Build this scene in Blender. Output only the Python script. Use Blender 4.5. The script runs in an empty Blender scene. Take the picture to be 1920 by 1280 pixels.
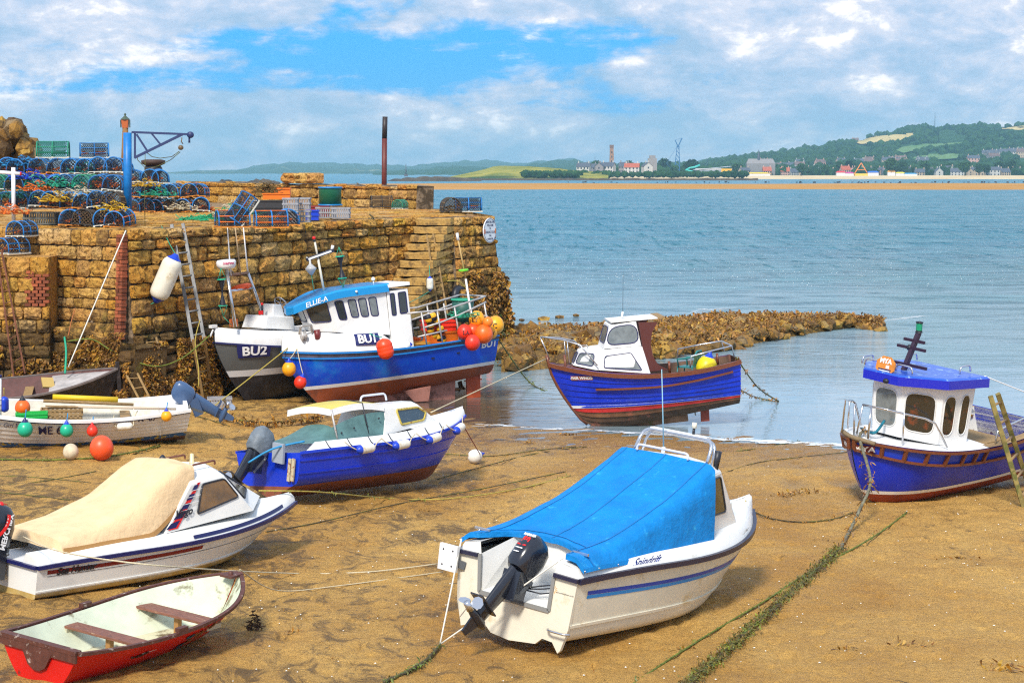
import bpy, math, random, numpy as np
from mathutils import Vector, Matrix, Euler
from mathutils import noise as mnoise
R = math.radians
random.seed(7); rng = np.random.RandomState(7)
SC = bpy.context.scene
COL = SC.collection

# ------------------------------------------------------------------ camera, sky, sun, exposure
CAMH, FPX, HOR = 6.4, 3600.0, 322.0
cam_data = bpy.data.cameras.new('camera'); cam = bpy.data.objects.new('camera', cam_data); COL.objects.link(cam)
cam.location = (0, 0, CAMH); PITCH = math.atan((640 - HOR) / FPX)
cam.rotation_euler = (math.pi / 2 - PITCH, 0, 0)
cam_data.sensor_width = 36; cam_data.lens = FPX / 1920 * 36; cam_data.clip_start = 0.5; cam_data.clip_end = 60000
SC.camera = cam
SC.view_settings.view_transform = 'Standard'; SC.view_settings.look = 'None'
SC.view_settings.exposure = 0.52; SC.view_settings.gamma = 1; SC.view_settings.use_curve_mapping = False
SC.cycles.use_denoising = False; SC.cycles.filter_width = 1.2; SC.cycles.sample_clamp_indirect = 4; SC.cycles.max_bounces = 7; SC.cycles.diffuse_bounces = 3
SC.cycles.glossy_bounces = 3; SC.cycles.transparent_max_bounces = 12; SC.cycles.volume_bounces = 0
SUN_EL, SUN_AZ = 44, 196          # compass azimuth from +Y towards +X: behind the camera, to the left
sd = Vector((math.sin(R(SUN_AZ)) * math.cos(R(SUN_EL)), math.cos(R(SUN_AZ)) * math.cos(R(SUN_EL)), math.sin(R(SUN_EL))))
sun_d = bpy.data.lights.new('sun', 'SUN'); sun_d.energy = 3.2; sun_d.angle = R(10); sun_d.color = (1, .94, .84)
sun = bpy.data.objects.new('sun', sun_d); COL.objects.link(sun); sun.location = (-20, -30, 40)
sun.rotation_euler = sd.to_track_quat('Z', 'Y').to_euler()

W = bpy.data.worlds.new('World'); SC.world = W; W.use_nodes = True
nt = W.node_tree; N = nt.nodes; N.clear()
def nd(t, **k):
    n = N.new(t)
    for a, b in k.items(): setattr(n, a, b)
    return n
def ln(a, b): nt.links.new(a, b)
def mth(op, a, b=None, c=None, clamp=False):
    n = nd('ShaderNodeMath', operation=op); n.use_clamp = clamp
    for i, q in enumerate((a, b, c)):
        if q is None: continue
        if isinstance(q, (int, float)): n.inputs[i].default_value = q
        else: ln(q, n.inputs[i])
    return n.outputs[0]
def comb(x, y, z=0.0):
    n = nd('ShaderNodeCombineXYZ')
    for i, q in enumerate((x, y, z)):
        if isinstance(q, (int, float)): n.inputs[i].default_value = q
        else: ln(q, n.inputs[i])
    return n.outputs[0]
def wmix(f, a, b):
    n = nd('ShaderNodeMix', data_type='RGBA')
    if isinstance(f, (int, float)): n.inputs[0].default_value = f
    else: ln(f, n.inputs[0])
    for i, q in ((6, a), (7, b)):
        if isinstance(q, tuple): n.inputs[i].default_value = (*q, 1)
        else: ln(q, n.inputs[i])
    return n.outputs[2]
def noise_w(v, scale, detail=6, rough=.55, dist=0.0):
    n = nd('ShaderNodeTexNoise'); ln(v, n.inputs['Vector']); n.inputs['Scale'].default_value = scale
    n.inputs['Detail'].default_value = detail; n.inputs['Roughness'].default_value = rough; n.inputs['Distortion'].default_value = dist
    return n.outputs['Fac']
sky = nd('ShaderNodeTexSky', sky_type='NISHITA'); sky.sun_disc = False
sky.sun_elevation = R(SUN_EL); sky.sun_rotation = R(SUN_AZ); sky.air_density = 1.0; sky.dust_density = .6; sky.ozone_density = 3
hs = nd('ShaderNodeHueSaturation'); hs.inputs['Saturation'].default_value = 1.35; hs.inputs['Value'].default_value = .8; ln(sky.outputs[0], hs.inputs['Color'])
tc = nd('ShaderNodeTexCoord'); sx = nd('ShaderNodeSeparateXYZ'); ln(tc.outputs['Generated'], sx.inputs[0])
az = mth('ARCTAN2', sx.outputs[0], sx.outputs[1]); el = mth('ARCSINE', sx.outputs[2])
U_, V_ = mth('MULTIPLY', az, 36.0), mth('MULTIPLY', el, 36.0)   # a hundredth of the photograph's width per unit
def blob(cu, cv, ru, rv, gain):      # one soft bank of cloud (or clear gap) in the sky, by bearing and height
    du = mth('DIVIDE', mth('SUBTRACT', U_, (cu - 960) / 100), ru / 100); dv = mth('DIVIDE', mth('SUBTRACT', V_, (322 - cv) / 100), rv / 100)
    d = mth('SQRT', mth('ADD', mth('MULTIPLY', du, du), mth('MULTIPLY', dv, dv)))
    m = nd('ShaderNodeMapRange', interpolation_type='SMOOTHSTEP'); ln(d, m.inputs[0])
    m.inputs[1].default_value = 0; m.inputs[2].default_value = 1; m.inputs[3].default_value = gain; m.inputs[4].default_value = 0
    return m.outputs[0]
v1 = comb(mth('MULTIPLY', U_, .20), mth('MULTIPLY', V_, 1.25), 3.7)
v2 = comb(mth('MULTIPLY', U_, .6), mth('MULTIPLY', V_, 1.25), 1.3)
nA = noise_w(v1, .62, 9, .60, .35); nB = noise_w(v2, 1.25, 10, .62, .25)
den = mth('ADD', mth('MULTIPLY', nA, .85), mth('MULTIPLY', nB, .45))
for b in ((740, 125, 620, 80, -.17), (250, 165, 420, 40, -.09), (930, 60, 380, 60, -.07), (600, 95, 380, 60, -.10), (420, 70, 300, 50, -.08), (1060, 60, 330, 90, -.07), (1760, 60, 480, 190, .2), (200, 20, 600, 70, .12), (1400, 160, 400, 90, .08), (480, 215, 480, 60, .10), (1150, 250, 900, 60, .05), (1280, 20, 500, 45, .14)):
    den = mth('ADD', den, blob(*b))
lowf = nd('ShaderNodeMapRange'); ln(V_, lowf.inputs[0]); lowf.inputs[1].default_value = 1.3; lowf.inputs[2].default_value = 0; lowf.inputs[3].default_value = 0; lowf.inputs[4].default_value = .16
den = mth('ADD', den, lowf.outputs[0])
cm = nd('ShaderNodeMapRange', interpolation_type='SMOOTHSTEP'); ln(den, cm.inputs[0]); cm.inputs[1].default_value = .48; cm.inputs[2].default_value = .63
v3 = comb(mth('ADD', mth('MULTIPLY', U_, .62), .22), mth('ADD', mth('MULTIPLY', V_, 1.25), .30), 5.3)
nC = noise_w(v3, 1.0, 10, .64, .3)
cl = nd('ShaderNodeValToRGB'); ln(mth('ADD', mth('MULTIPLY', nC, .62), mth('MULTIPLY', nB, .45)), cl.inputs[0])
cr = cl.color_ramp; cr.elements[0].position = .45; cr.elements[0].color = (3.0, 4.3, 6.0, 1); cr.elements[1].position = .68; cr.elements[1].color = (11.2, 10.2, 9.8, 1)
e = cr.elements.new(.53); e.color = (4.3, 5.1, 6.6, 1); e = cr.elements.new(.60); e.color = (6.1, 6.2, 7.1, 1)
skyc = wmix(.9, hs.outputs[0], (.0, 3.5, 8.3))
fin = wmix(cm.outputs[0], skyc, cl.outputs[0])
bg = nd('ShaderNodeBackground'); bg.inputs['Strength'].default_value = .1; ln(fin, bg.inputs['Color'])
wo = nd('ShaderNodeOutputWorld'); ln(bg.outputs[0], wo.inputs[0])

# ------------------------------------------------------------------ helpers: placing, meshes, materials
def ray(px, py):
    a, b = (px - 960) / FPX, -(py - 640) / FPX
    return Vector((a, math.cos(PITCH) + b * math.sin(PITCH), -math.sin(PITCH) + b * math.cos(PITCH)))
def at_z(px, py, z=0.0):
    d = ray(px, py); k = (z - CAMH) / d.z; return Vector((d.x * k, d.y * k, z))
def at_y(px, py, Y):
    d = ray(px, py); k = Y / d.y; return Vector((d.x * k, Y, CAMH + d.z * k))
def srgb(h):
    h = h.lstrip('#'); return tuple(((int(h[i:i + 2], 16) / 255 + .055) / 1.055) ** 2.4 if int(h[i:i + 2], 16) > 10 else int(h[i:i + 2], 16) / 255 / 12.92 for i in (0, 2, 4))
class MB:
    def __init__(s): s.v = []; s.f = []; s.m = []; s.s = []
    def add(s, vs, fs, mi=0, sm=False):
        o = len(s.v); s.v += [tuple(v) for v in vs]
        for f in fs: s.f.append(tuple(i + o for i in f)); s.m.append(mi); s.s.append(sm)
        return s
    def box(s, c, d, rot=None, mi=0, taper=1.0):
        hx, hy, hz = d[0] / 2, d[1] / 2, d[2] / 2; vs = []
        for z, k in ((-hz, 1), (hz, taper)):
            for x, y in ((-hx, -hy), (hx, -hy), (hx, hy), (-hx, hy)):
                p = Vector((x * k, y * k, z))
                if rot is not None: p = rot @ p
                vs.append(p + Vector(c))
        return s.add(vs, [(3, 2, 1, 0), (4, 5, 6, 7), (0, 1, 5, 4), (1, 2, 6, 5), (2, 3, 7, 6), (3, 0, 4, 7)], mi)
    def bar(s, a, b, w, h=None, mi=0, up=(0, 0, 1)):
        a, b = Vector(a), Vector(b); d = b - a; L = d.length; d.normalize(); u = Vector(up)
        if abs(d.dot(u)) > .98: u = Vector((1, 0, 0))
        sd_ = d.cross(u).normalized(); u = sd_.cross(d)
        return s.box((a + b) / 2, (L, w, h or w), Matrix((d, sd_, u)).transposed(), mi)
    def tube(s, pts, r, n=6, mi=0, closed=False, caps=True):
        P = [Vector(p) for p in pts]; k = len(P)
        rs = r if isinstance(r, (list, tuple)) else [r] * k
        T = []
        for i in range(k):
            a, b = (P[(i - 1) % k], P[(i + 1) % k]) if closed else (P[max(i - 1, 0)], P[min(i + 1, k - 1)])
            t = (b - a); T.append(t.normalized() if t.length > 1e-9 else Vector((0, 0, 1)))
        u = T[0].orthogonal().normalized(); vs = []
        for i in range(k):
            u = (u - T[i] * u.dot(T[i])); u = u.normalized() if u.length > 1e-6 else T[i].orthogonal().normalized()
            w = T[i].cross(u)
            for j in range(n):
                a = 2 * math.pi * j / n; vs.append(P[i] + (u * math.cos(a) + w * math.sin(a)) * rs[i])
        fs = []
        for i in range(k if closed else k - 1):
            i2 = (i + 1) % k
            for j in range(n): j2 = (j + 1) % n; fs.append((i * n + j, i * n + j2, i2 * n + j2, i2 * n + j))
        if caps and not closed: fs += [tuple(range(n))[::-1], tuple(range((k - 1) * n, k * n))]
        return s.add(vs, fs, mi, True)
    def lathe(s, prof, n=16, M=None, mi=0, sm=True):
        vs = []
        for r, z in prof:
            for j in range(n):
                a = 2 * math.pi * j / n; p = Vector((r * math.cos(a), r * math.sin(a), z)); vs.append(M @ p if M is not None else p)
        fs = []
        for i in range(len(prof) - 1):
            for j in range(n): j2 = (j + 1) % n; fs.append((i * n + j, i * n + j2, (i + 1) * n + j2, (i + 1) * n + j))
        return s.add(vs, fs, mi, sm)
    def ball(s, c, r, mi=0, n=14, sq=1.0):
        return s.lathe([(max(r * math.sin(math.pi * i / 10), 1e-4), -r * sq * math.cos(math.pi * i / 10)) for i in range(11)], n, Matrix.Translation(Vector(c)), mi)
    def grid(s, rows, mi=0, sm=True, flip=False):
        k = len(rows[0]); vs = [p for r in rows for p in r]; fs = []
        for i in range(len(rows) - 1):
            for j in range(k - 1):
                q = (i * k + j, i * k + j + 1, (i + 1) * k + j + 1, (i + 1) * k + j); fs.append(q[::-1] if flip else q)
        return s.add(vs, fs, mi, sm)
    def prism(s, poly, M, depth, mi=0):   # poly 2-D, extruded along local z by depth
        n = len(poly); vs = [M @ Vector((x, y, 0)) for x, y in poly] + [M @ Vector((x, y, depth)) for x, y in poly]
        return s.add(vs, [tuple(range(n))[::-1], tuple(range(n, 2 * n))] + [(i, (i + 1) % n, n + (i + 1) % n, n + i) for i in range(n)], mi)
    def mesh(s, name, mats):
        me = bpy.data.meshes.new(name); me.from_pydata(s.v, [], s.f)
        for m in (mats if isinstance(mats, (list, tuple)) else [mats]): me.materials.append(m)
        if s.f:
            me.polygons.foreach_set('material_index', s.m); me.polygons.foreach_set('use_smooth', s.s)
        me.update(); return me
    def build(s, name, mats, parent=None, bevel=0, **tags):
        return mo(name, s.mesh(name, mats), parent, bevel, **tags)
def mo(name, me, parent=None, bevel=0, loc=None, **tags):
    o = bpy.data.objects.new(name, me); COL.objects.link(o)
    if parent is not None: o.parent = parent
    if loc is not None: o.location = loc
    if bevel:
        b = o.modifiers.new('bevel', 'BEVEL'); b.width = bevel; b.segments = 2; b.limit_method = 'ANGLE'; b.angle_limit = R(35)
    for k, v in tags.items(): o[k] = v
    return o
def thing(name, label, cat, loc=(0, 0, 0), rot=(0, 0, 0), group=None, scale=None):
    o = bpy.data.objects.new(name, None); COL.objects.link(o); o.location = loc; o.rotation_euler = rot
    if scale: o.scale = (scale,) * 3 if isinstance(scale, (int, float)) else scale
    o['label'] = label; o['category'] = cat
    if group: o['group'] = group
    return o
def copy_tree(o, parent=None):
    c = o.copy(); COL.objects.link(c); c.parent = parent
    for ch in list(o.children): copy_tree(ch, c)
    return c
def dup(o, label, loc, rot=(0, 0, 0), group=None, scale=None):
    c = copy_tree(o); c.location = loc; c.rotation_euler = rot; c['label'] = label
    if group: c['group'] = group
    if scale: c.scale = (scale,) * 3 if isinstance(scale, (int, float)) else scale
    return c

MATS = {}
def mat(name, col, rough=.6, metal=0.0, spec=.5, var=0.0, vscale=6.0, col2=None, thr=(.5, .62), s2=5.0, bump=0.0, bscale=20.0, coat=0.0, alpha=1.0, emit=None, rnd=0.0, rndisl=False, coords='Object', trans=0.0, stretch=None):
    if name in MATS: return MATS[name]
    if isinstance(col, str): col = srgb(col)
    if isinstance(col2, str): col2 = srgb(col2)
    m = bpy.data.materials.new(name); m.use_nodes = True; t = m.node_tree; b = t.nodes['Principled BSDF']
    b.inputs['Base Color'].default_value = (*col, 1); b.inputs['Roughness'].default_value = rough; b.inputs['Metallic'].default_value = metal
    b.inputs['Specular IOR Level'].default_value = spec; b.inputs['Coat Weight'].default_value = coat; b.inputs['Coat Roughness'].default_value = .08
    b.inputs['Alpha'].default_value = alpha; b.inputs['Transmission Weight'].default_value = trans
    m.diffuse_color = (*col, 1)
    if var or col2 or bump or rnd:
        tcn = t.nodes.new('ShaderNodeTexCoord'); src = tcn.outputs[coords]
        if stretch:
            mp = t.nodes.new('ShaderNodeMapping'); mp.inputs['Scale'].default_value = stretch; t.links.new(src, mp.inputs[0]); src = mp.outputs[0]
        def nz(sc, det=5, rg=.6):
            n = t.nodes.new('ShaderNodeTexNoise'); n.inputs['Scale'].default_value = sc; n.inputs['Detail'].default_value = det; n.inputs['Roughness'].default_value = rg
            t.links.new(src, n.inputs['Vector']); return n
        cur = None
        def mix(f, a, bb, bt='MIX'):
            n = t.nodes.new('ShaderNodeMix'); n.data_type = 'RGBA'; n.blend_type = bt
            if isinstance(f, (int, float)): n.inputs[0].default_value = f
            else: t.links.new(f, n.inputs[0])
            for i, q in ((6, a), (7, bb)):
                if isinstance(q, tuple): n.inputs[i].default_value = (*q[:3], 1)
                else: t.links.new(q, n.inputs[i])
            return n.outputs[2]
        cur = tuple(col)
        if var:
            n1 = nz(vscale); mr = t.nodes.new('ShaderNodeMapRange'); t.links.new(n1.outputs[0], mr.inputs[0])
            mr.inputs[1].default_value = .3; mr.inputs[2].default_value = .7; mr.inputs[3].default_value = 0; mr.inputs[4].default_value = 1
            cur = mix(mr.outputs[0], tuple(c * (1 - var) for c in col), tuple(min(c * (1 + var), 1) for c in col))
        if rnd:
            if rndisl: g = t.nodes.new('ShaderNodeNewGeometry'); rv = g.outputs['Random Per Island']
            else: g = t.nodes.new('ShaderNodeObjectInfo'); rv = g.outputs['Random']
            mr = t.nodes.new('ShaderNodeMapRange'); t.links.new(rv, mr.inputs[0]); mr.inputs[3].default_value = 1 - rnd; mr.inputs[4].default_value = 1 + rnd
            hsn = t.nodes.new('ShaderNodeHueSaturation'); t.links.new(mr.outputs[0], hsn.inputs['Value'])
            if isinstance(cur, tuple): hsn.inputs['Color'].default_value = (*cur, 1)
            else: t.links.new(cur, hsn.inputs['Color'])
            cur = hsn.outputs[0]
        if col2:
            n2 = nz(s2, 7, .65); mr = t.nodes.new('ShaderNodeMapRange'); t.links.new(n2.outputs[0], mr.inputs[0])
            mr.inputs[1].default_value = thr[0]; mr.inputs[2].default_value = thr[1]
            cur = mix(mr.outputs[0], cur, tuple(col2))
        if not isinstance(cur, tuple): t.links.new(cur, b.inputs['Base Color'])
        if bump:
            n3 = nz(bscale, 6, .6); bp = t.nodes.new('ShaderNodeBump'); bp.inputs['Strength'].default_value = 1; bp.inputs['Distance'].default_value = bump
            t.links.new(n3.outputs[0], bp.inputs['Height']); t.links.new(bp.outputs[0], b.inputs['Normal'])
    if emit:
        b.inputs['Emission Color'].default_value = (*emit[0], 1); b.inputs['Emission Strength'].default_value = emit[1]
    MATS[name] = m; return m
# ------------------------------------------------------------------ sand and sea
def ys(x): return np.interp(x, [-30, -7, -5, -4, -2.46, -1.2, 0, 1.7, 4.4, 6.6, 7.6, 12, 30], [70, 60, 57, 55.1, 52, 49.2, 47.9, 47.2, 46.7, 45.8, 44.6, 44, 44])
def gz(x, y):
    d = float(ys(x)) - y; return .016 * d if d > 0 else .03 * d
def fast_mesh(name, V, F, mats):
    me = bpy.data.meshes.new(name); k = F.shape[1]
    me.vertices.add(len(V)); me.vertices.foreach_set('co', V.astype(np.float32).ravel())
    me.loops.add(F.size); me.loops.foreach_set('vertex_index', F.astype(np.int32).ravel())
    me.polygons.add(len(F)); me.polygons.foreach_set('loop_start', np.arange(0, F.size, k, dtype=np.int32))
    for m in mats: me.materials.append(m)
    me.update(calc_edges=True); return me
def vnoise(x, y, seed, f):
    r = np.random.RandomState(seed); T = r.rand(64, 64); X = x * f; Y = y * f
    xi = np.floor(X).astype(int); yi = np.floor(Y).astype(int); fx = X - xi; fy = Y - yi; fx = fx * fx * (3 - 2 * fx); fy = fy * fy * (3 - 2 * fy)
    a = T[xi % 64, yi % 64]; b = T[(xi + 1) % 64, yi % 64]; c = T[xi % 64, (yi + 1) % 64]; d = T[(xi + 1) % 64, (yi + 1) % 64]
    return (a * (1 - fx) + b * fx) * (1 - fy) + (c * (1 - fx) + d * fx) * fy - .5
PITS = [(at_z(1487, 905, .12), .42, .06), (at_z(1590, 905, .12), .45, .07), (at_z(1300, 1100, .2), .5, .05)]
def make_sand():
    xs = np.arange(-20, 20.01, .075); yy = np.arange(17, 62, .085); X, Y = np.meshgrid(xs, yy)
    D = ys(X) - Y; Z = np.where(D > 0, .016 * D, .03 * D)
    Xw = X + .8 * vnoise(X, Y, 3, .4)
    Z += .09 * vnoise(X, Y, 1, .22) * np.clip(D / 4, .25, 1) + .06 * vnoise(Xw, Y * 1.4, 2, .8) * np.clip(D / 3, .3, 1) + .026 * vnoise(Xw, Y * 1.8, 5, 2.3) + .014 * vnoise(X, Y * 1.5, 6, 5)
    ang = R(28); q = (X * math.cos(ang) + Y * math.sin(ang)); p_ = (-X * math.sin(ang) + Y * math.cos(ang))
    Z += .016 * np.sin(p_ * 9 + 5 * vnoise(X, Y, 8, .5)) * np.clip(vnoise(X, Y, 9, .25) * 4, 0, 1)
    for c, r, d in PITS:
        g = ((X - c.x) / (r * 1.0)) ** 2 + ((Y - c.y) / (r * 1.9)) ** 2; Z += -d * np.exp(-g * 2.2) + d * .7 * np.exp(-(np.sqrt(g) - 1.35) ** 2 * 9)
    for _ in range(3200):      # footprints and worm holes
        fx, fy = rng.uniform(-9, 10), rng.uniform(22, 46); r = rng.uniform(.05, .13); i0 = int((fx + 20) / .075); j0 = int((fy - 17) / .085); sl = (slice(max(j0 - 4, 0), j0 + 5), slice(max(i0 - 4, 0), i0 + 5))
        Z[sl] -= rng.uniform(.015, .05) * np.exp(-(((X[sl] - fx) / r) ** 2 + ((Y[sl] - fy) / (r * 1.4)) ** 2))
    ny, nx = X.shape; V = np.stack([X.ravel(), Y.ravel(), Z.ravel()], 1); I = np.arange(ny * nx).reshape(ny, nx)
    F = np.stack([I[:-1, :-1].ravel(), I[:-1, 1:].ravel(), I[1:, 1:].ravel(), I[1:, :-1].ravel()], 1)
    return fast_mesh('beach_sand', V, F, [m_sand()])
def pos_mat(name):
    m = bpy.data.materials.new(name); m.use_nodes = True; t = m.node_tree; b = t.nodes['Principled BSDF']
    g = t.nodes.new('ShaderNodeNewGeometry')
    class H: pass
    h = H(); h.t = t; h.b = b; h.P = g.outputs['Position']; h.isl = g.outputs['Random Per Island']; h.m = m
    def node(ty, **k):
        n = t.nodes.new(ty)
        for a, q in k.items(): setattr(n, a, q)
        return n
    def put(sock, q):
        if isinstance(q, (int, float)): sock.default_value = q
        elif isinstance(q, tuple): sock.default_value = (*q[:3], 1) if len(sock.default_value) == 4 else q
        else: t.links.new(q, sock)
    def mp(scale, loc=(0, 0, 0), rot=(0, 0, 0)):
        n = node('ShaderNodeMapping'); n.inputs['Scale'].default_value = scale; n.inputs['Location'].default_value = loc; n.inputs['Rotation'].default_value = rot; t.links.new(h.P, n.inputs[0]); return n.outputs[0]
    def noise(vec, sc=1.0, det=6, rg=.6, dist=0.0):
        n = node('ShaderNodeTexNoise'); put(n.inputs['Vector'], vec); n.inputs['Scale'].default_value = sc; n.inputs['Detail'].default_value = det; n.inputs['Roughness'].default_value = rg; n.inputs['Distortion'].default_value = dist; return n.outputs[0]
    def rng_(v, a, b_, c=0.0, d=1.0, smooth=False):
        n = node('ShaderNodeMapRange'); n.interpolation_type = 'SMOOTHSTEP' if smooth else 'LINEAR'; put(n.inputs[0], v)
        for i, q in enumerate((a, b_, c, d)): n.inputs[i + 1].default_value = q
        return n.outputs[0]
    def mix(f, a, c, bt='MIX'):
        n = node('ShaderNodeMix', data_type='RGBA', blend_type=bt); put(n.inputs[0], f); put(n.inputs[6], a); put(n.inputs[7], c); return n.outputs[2]
    def math_(op, a, c=0.0, clamp=False):
        n = node('ShaderNodeMath', operation=op); n.use_clamp = clamp; put(n.inputs[0], a); put(n.inputs[1], c); return n.outputs[0]
    def ramp(f, stops):
        n = node('ShaderNodeValToRGB'); put(n.inputs[0], f); cr = n.color_ramp; cr.elements[0].position = stops[0][0]; cr.elements[0].color = (*stops[0][1], 1); cr.elements[1].position = stops[-1][0]; cr.elements[1].color = (*stops[-1][1], 1)
        for p, c in stops[1:-1]: e = cr.elements.new(p); e.color = (*c, 1)
        return n.outputs[0]
    def bump(hgt, dist, prev=None, strength=1.0):
        n = node('ShaderNodeBump'); n.inputs['Distance'].default_value = dist; put(n.inputs['Strength'], strength); put(n.inputs['Height'], hgt)
        if prev is not None: t.links.new(prev, n.inputs['Normal'])
        return n.outputs[0]
    def sep(v):
        n = node('ShaderNodeSeparateXYZ'); put(n.inputs[0], v); return n.outputs
    def comb_(x, y, z):
        n = node('ShaderNodeCombineXYZ'); put(n.inputs[0], x); put(n.inputs[1], y); put(n.inputs[2], z); return n.outputs[0]
    h.node, h.put, h.mp, h.noise, h.rng, h.mix, h.math, h.ramp, h.bump, h.sep, h.comb = node, put, mp, noise, rng_, mix, math_, ramp, bump, sep, comb_
    return h
def m_sand():
    h = pos_mat('wet_sand'); P = h.P
    n1 = h.noise(h.mp((.35, .22, 0)), 1, 6, .62, .4); n2 = h.noise(h.mp((2.3, 1.5, 0), rot=(0, 0, .35)), 1, 10, .74, .9); n3 = h.noise(P, 14, 5, .7); n4 = h.noise(P, 60, 3, .7)
    c = h.mix(h.rng(n1, .35, .65), (.64, .315, .050), (.94, .56, .145))
    c = h.mix(h.rng(n3, .35, .7, 0, .55), c, (.26, .125, .035)); c = h.mix(h.rng(n4, .4, .75, 0, .3), c, (.80, .50, .17))
    sx_, sy_, sz_ = h.sep(P)
    left = h.rng(sx_, 3.0, -1.5, -.085, .05); lowm = h.noise(h.mp((.16, .10, 0)), 1, 4, .6, .6); left = h.math('ADD', left, h.rng(lowm, .35, .65, -.07, .07))
    dark = h.math('ADD', n2, left); dm = h.rng(dark, .535, .64, 0, .75)
    c = h.mix(dm, c, (.105, .062, .026))
    n5 = h.noise(h.mp((2.2, 1.1, 0), rot=(0, 0, .3)), 1, 9, .75, .8); c = h.mix(h.rng(n5, .64, .70, 0, .9), c, (.04, .032, .022))
    wet = h.rng(sz_, .17, .0, 0, 1, True); wet = h.math('MULTIPLY', wet, h.rng(n1, .3, .6, .7, 1.0))
    c = h.mix(h.math('MULTIPLY', wet, .55), c, (.16, .085, .035))
    h.put(h.b.inputs['Base Color'], c)
    h.put(h.b.inputs['Roughness'], h.math('SUBTRACT', h.rng(n2, .3, .7, .8, .5), h.math('MULTIPLY', wet, .42)))
    h.b.inputs['Specular IOR Level'].default_value = .35
    b1 = h.bump(h.noise(h.mp((3, 6, 1), rot=(0, 0, .4)), 1, 7, .75), .16); b2 = h.bump(h.noise(P, 30, 5, .75), .03, b1); h.put(h.b.inputs['Normal'], b2)
    return h.m
o = mo('beach_sand', make_sand()); o['kind'] = 'structure'
for p in o.data.polygons: pass
o.data.polygons.foreach_set('use_smooth', [True] * len(o.data.polygons))

def m_water():
    h = pos_mat('sea_water'); x, y, z = h.sep(h.P)
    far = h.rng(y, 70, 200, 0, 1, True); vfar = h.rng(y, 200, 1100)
    ly = h.math('LOGARITHM', y, 2.718)
    # wave trains: fine ripples close in, longer swells further out
    w1 = h.noise(h.mp((.9, 2.2, 0), rot=(0, 0, .12)), 1.0, 3, .5, .5); w2 = h.noise(h.mp((.22, .50, 0), rot=(0, 0, -.08)), 1, 7, .68, .6); w3 = h.noise(h.mp((.03, .12, 0)), 1, 8, .7, .3)
    c = h.mix(far, (.27, .38, .44), (.01, .20, .30))  # near tone paled in the colour for silvery sky reflection
    c = h.mix(h.math('MULTIPLY', h.rng(w3, .45, .62), h.rng(y, 70, 140, .2, .8)), c, (.14, .34, .40)); c = h.mix(h.math('MULTIPLY', h.rng(w2, .48, .62), h.rng(y, 60, 90, .15, .75)), c, (.010, .085, .13))  # light and dark wave streaks: sky reflection put into the base colour
    # brown by the shoreline: sand under shallows plus painted reflection of hull and wall
    sh = h.node('ShaderNodeFloatCurve') if False else None
    sline = h.math('SUBTRACT', 52.3, h.math('MULTIPLY', h.math('ADD', x, 2.5), 1.0)); d = h.math('SUBTRACT', y, h.math('MAXIMUM', sline, 46.6))
    shallow = h.rng(d, 1.0, 9.5, 1, 0, True); shallow = h.math('MULTIPLY', shallow, h.rng(x, 3.2, -.2, .12, 1, True))
    c = h.mix(h.math('MULTIPLY', shallow, .9), c, (.085, .045, .018))
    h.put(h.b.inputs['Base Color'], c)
    h.put(h.b.inputs['Roughness'], h.rng(y, 60, 160, .06, .17)); h.b.inputs['IOR'].default_value = 1.333
    wa = h.noise(h.mp((.80, .07, 0), rot=(0, 0, .01)), 1, 6, .7, .3); wb = h.noise(h.mp((2.2, .8, 0), rot=(0, 0, -.05)), 1, 5, .7, .5)
    wm = h.math('ADD', h.math('MULTIPLY', wa, .5), h.math('MULTIPLY', wb, .5)); sp = h.rng(wm, .43, .56, .0, .75, True); fm = h.rng(y, 62, 130, 0, 1, True)
    h.put(h.b.inputs['Specular IOR Level'], h.math('ADD', h.math('MULTIPLY', sp, fm), h.math('MULTIPLY', h.math('SUBTRACT', 1.0, fm), h.rng(wb, .42, .56, .30, 1.0))))  # specular streaks stand in for sky mirrored on unresolved ripples
    s1 = h.rng(y, 46, 80, .05, .12); s2 = h.rng(y, 55, 120, .01, 1.0)
    b1 = h.bump(w1, .5, None, s1); b2 = h.bump(w2, 1.8, b1, s2); h.put(h.b.inputs['Normal'], b2)
    return h.m
mb = MB(); yl = [38, 60, 90, 150, 300, 700, 1500, 3500, 14000]
for a, b in zip(yl, yl[1:]): mb.add([(-a * .6 - 20, a, 0), (a * .6 + 20, a, 0), (b * .6 + 20, b, 0), (-b * .6 - 20, b, 0)], [(0, 1, 2, 3)])
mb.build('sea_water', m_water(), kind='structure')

# foam where ripples reach the sand and at the tip of the breakwater
m_foam = mat('foam', (.8, .85, .88), rough=.5)
fm = MB()
def foam_line(pts, wd, n, thin=1.0):
    for i in range(n):
        t = rng.rand() * (len(pts) - 1); k = int(t); a, b = Vector(pts[k]), Vector(pts[min(k + 1, len(pts) - 1)]); p = a.lerp(b, t - k) + Vector((rng.normal() * wd * 2, rng.normal() * wd, 0))
        w_, d_ = rng.uniform(.05, .3) * thin, rng.uniform(.02, .07) * thin; an = [rng.uniform(.5, 1) for _ in range(7)]
        z = max(gz(p.x, p.y) + .012, .006) + rng.rand() * .004
        fm.add([(p.x + math.cos(j * .9) * w_ * an[j], p.y + math.sin(j * .9) * d_ * an[j], z) for j in range(7)], [tuple(range(7))])
foam_line([(at_z(x, y)) for x, y in ((900, 796), (960, 800), (1090, 806), (1200, 812), (1330, 822))], .09, 90)
foam_line([(at_z(x, y)) for x, y in ((1340, 824), (1440, 829), (1530, 833), (1585, 836))], .13, 260)
foam_line([(at_z(x, y)) for x, y in ((1655, 602), (1700, 596), (1745, 591))], .06, 40, 1.2)
foam_line([(at_z(x, y)) for x, y in ((1290, 588), (1335, 580), (1365, 578))], .16, 60, 1.2)
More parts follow.
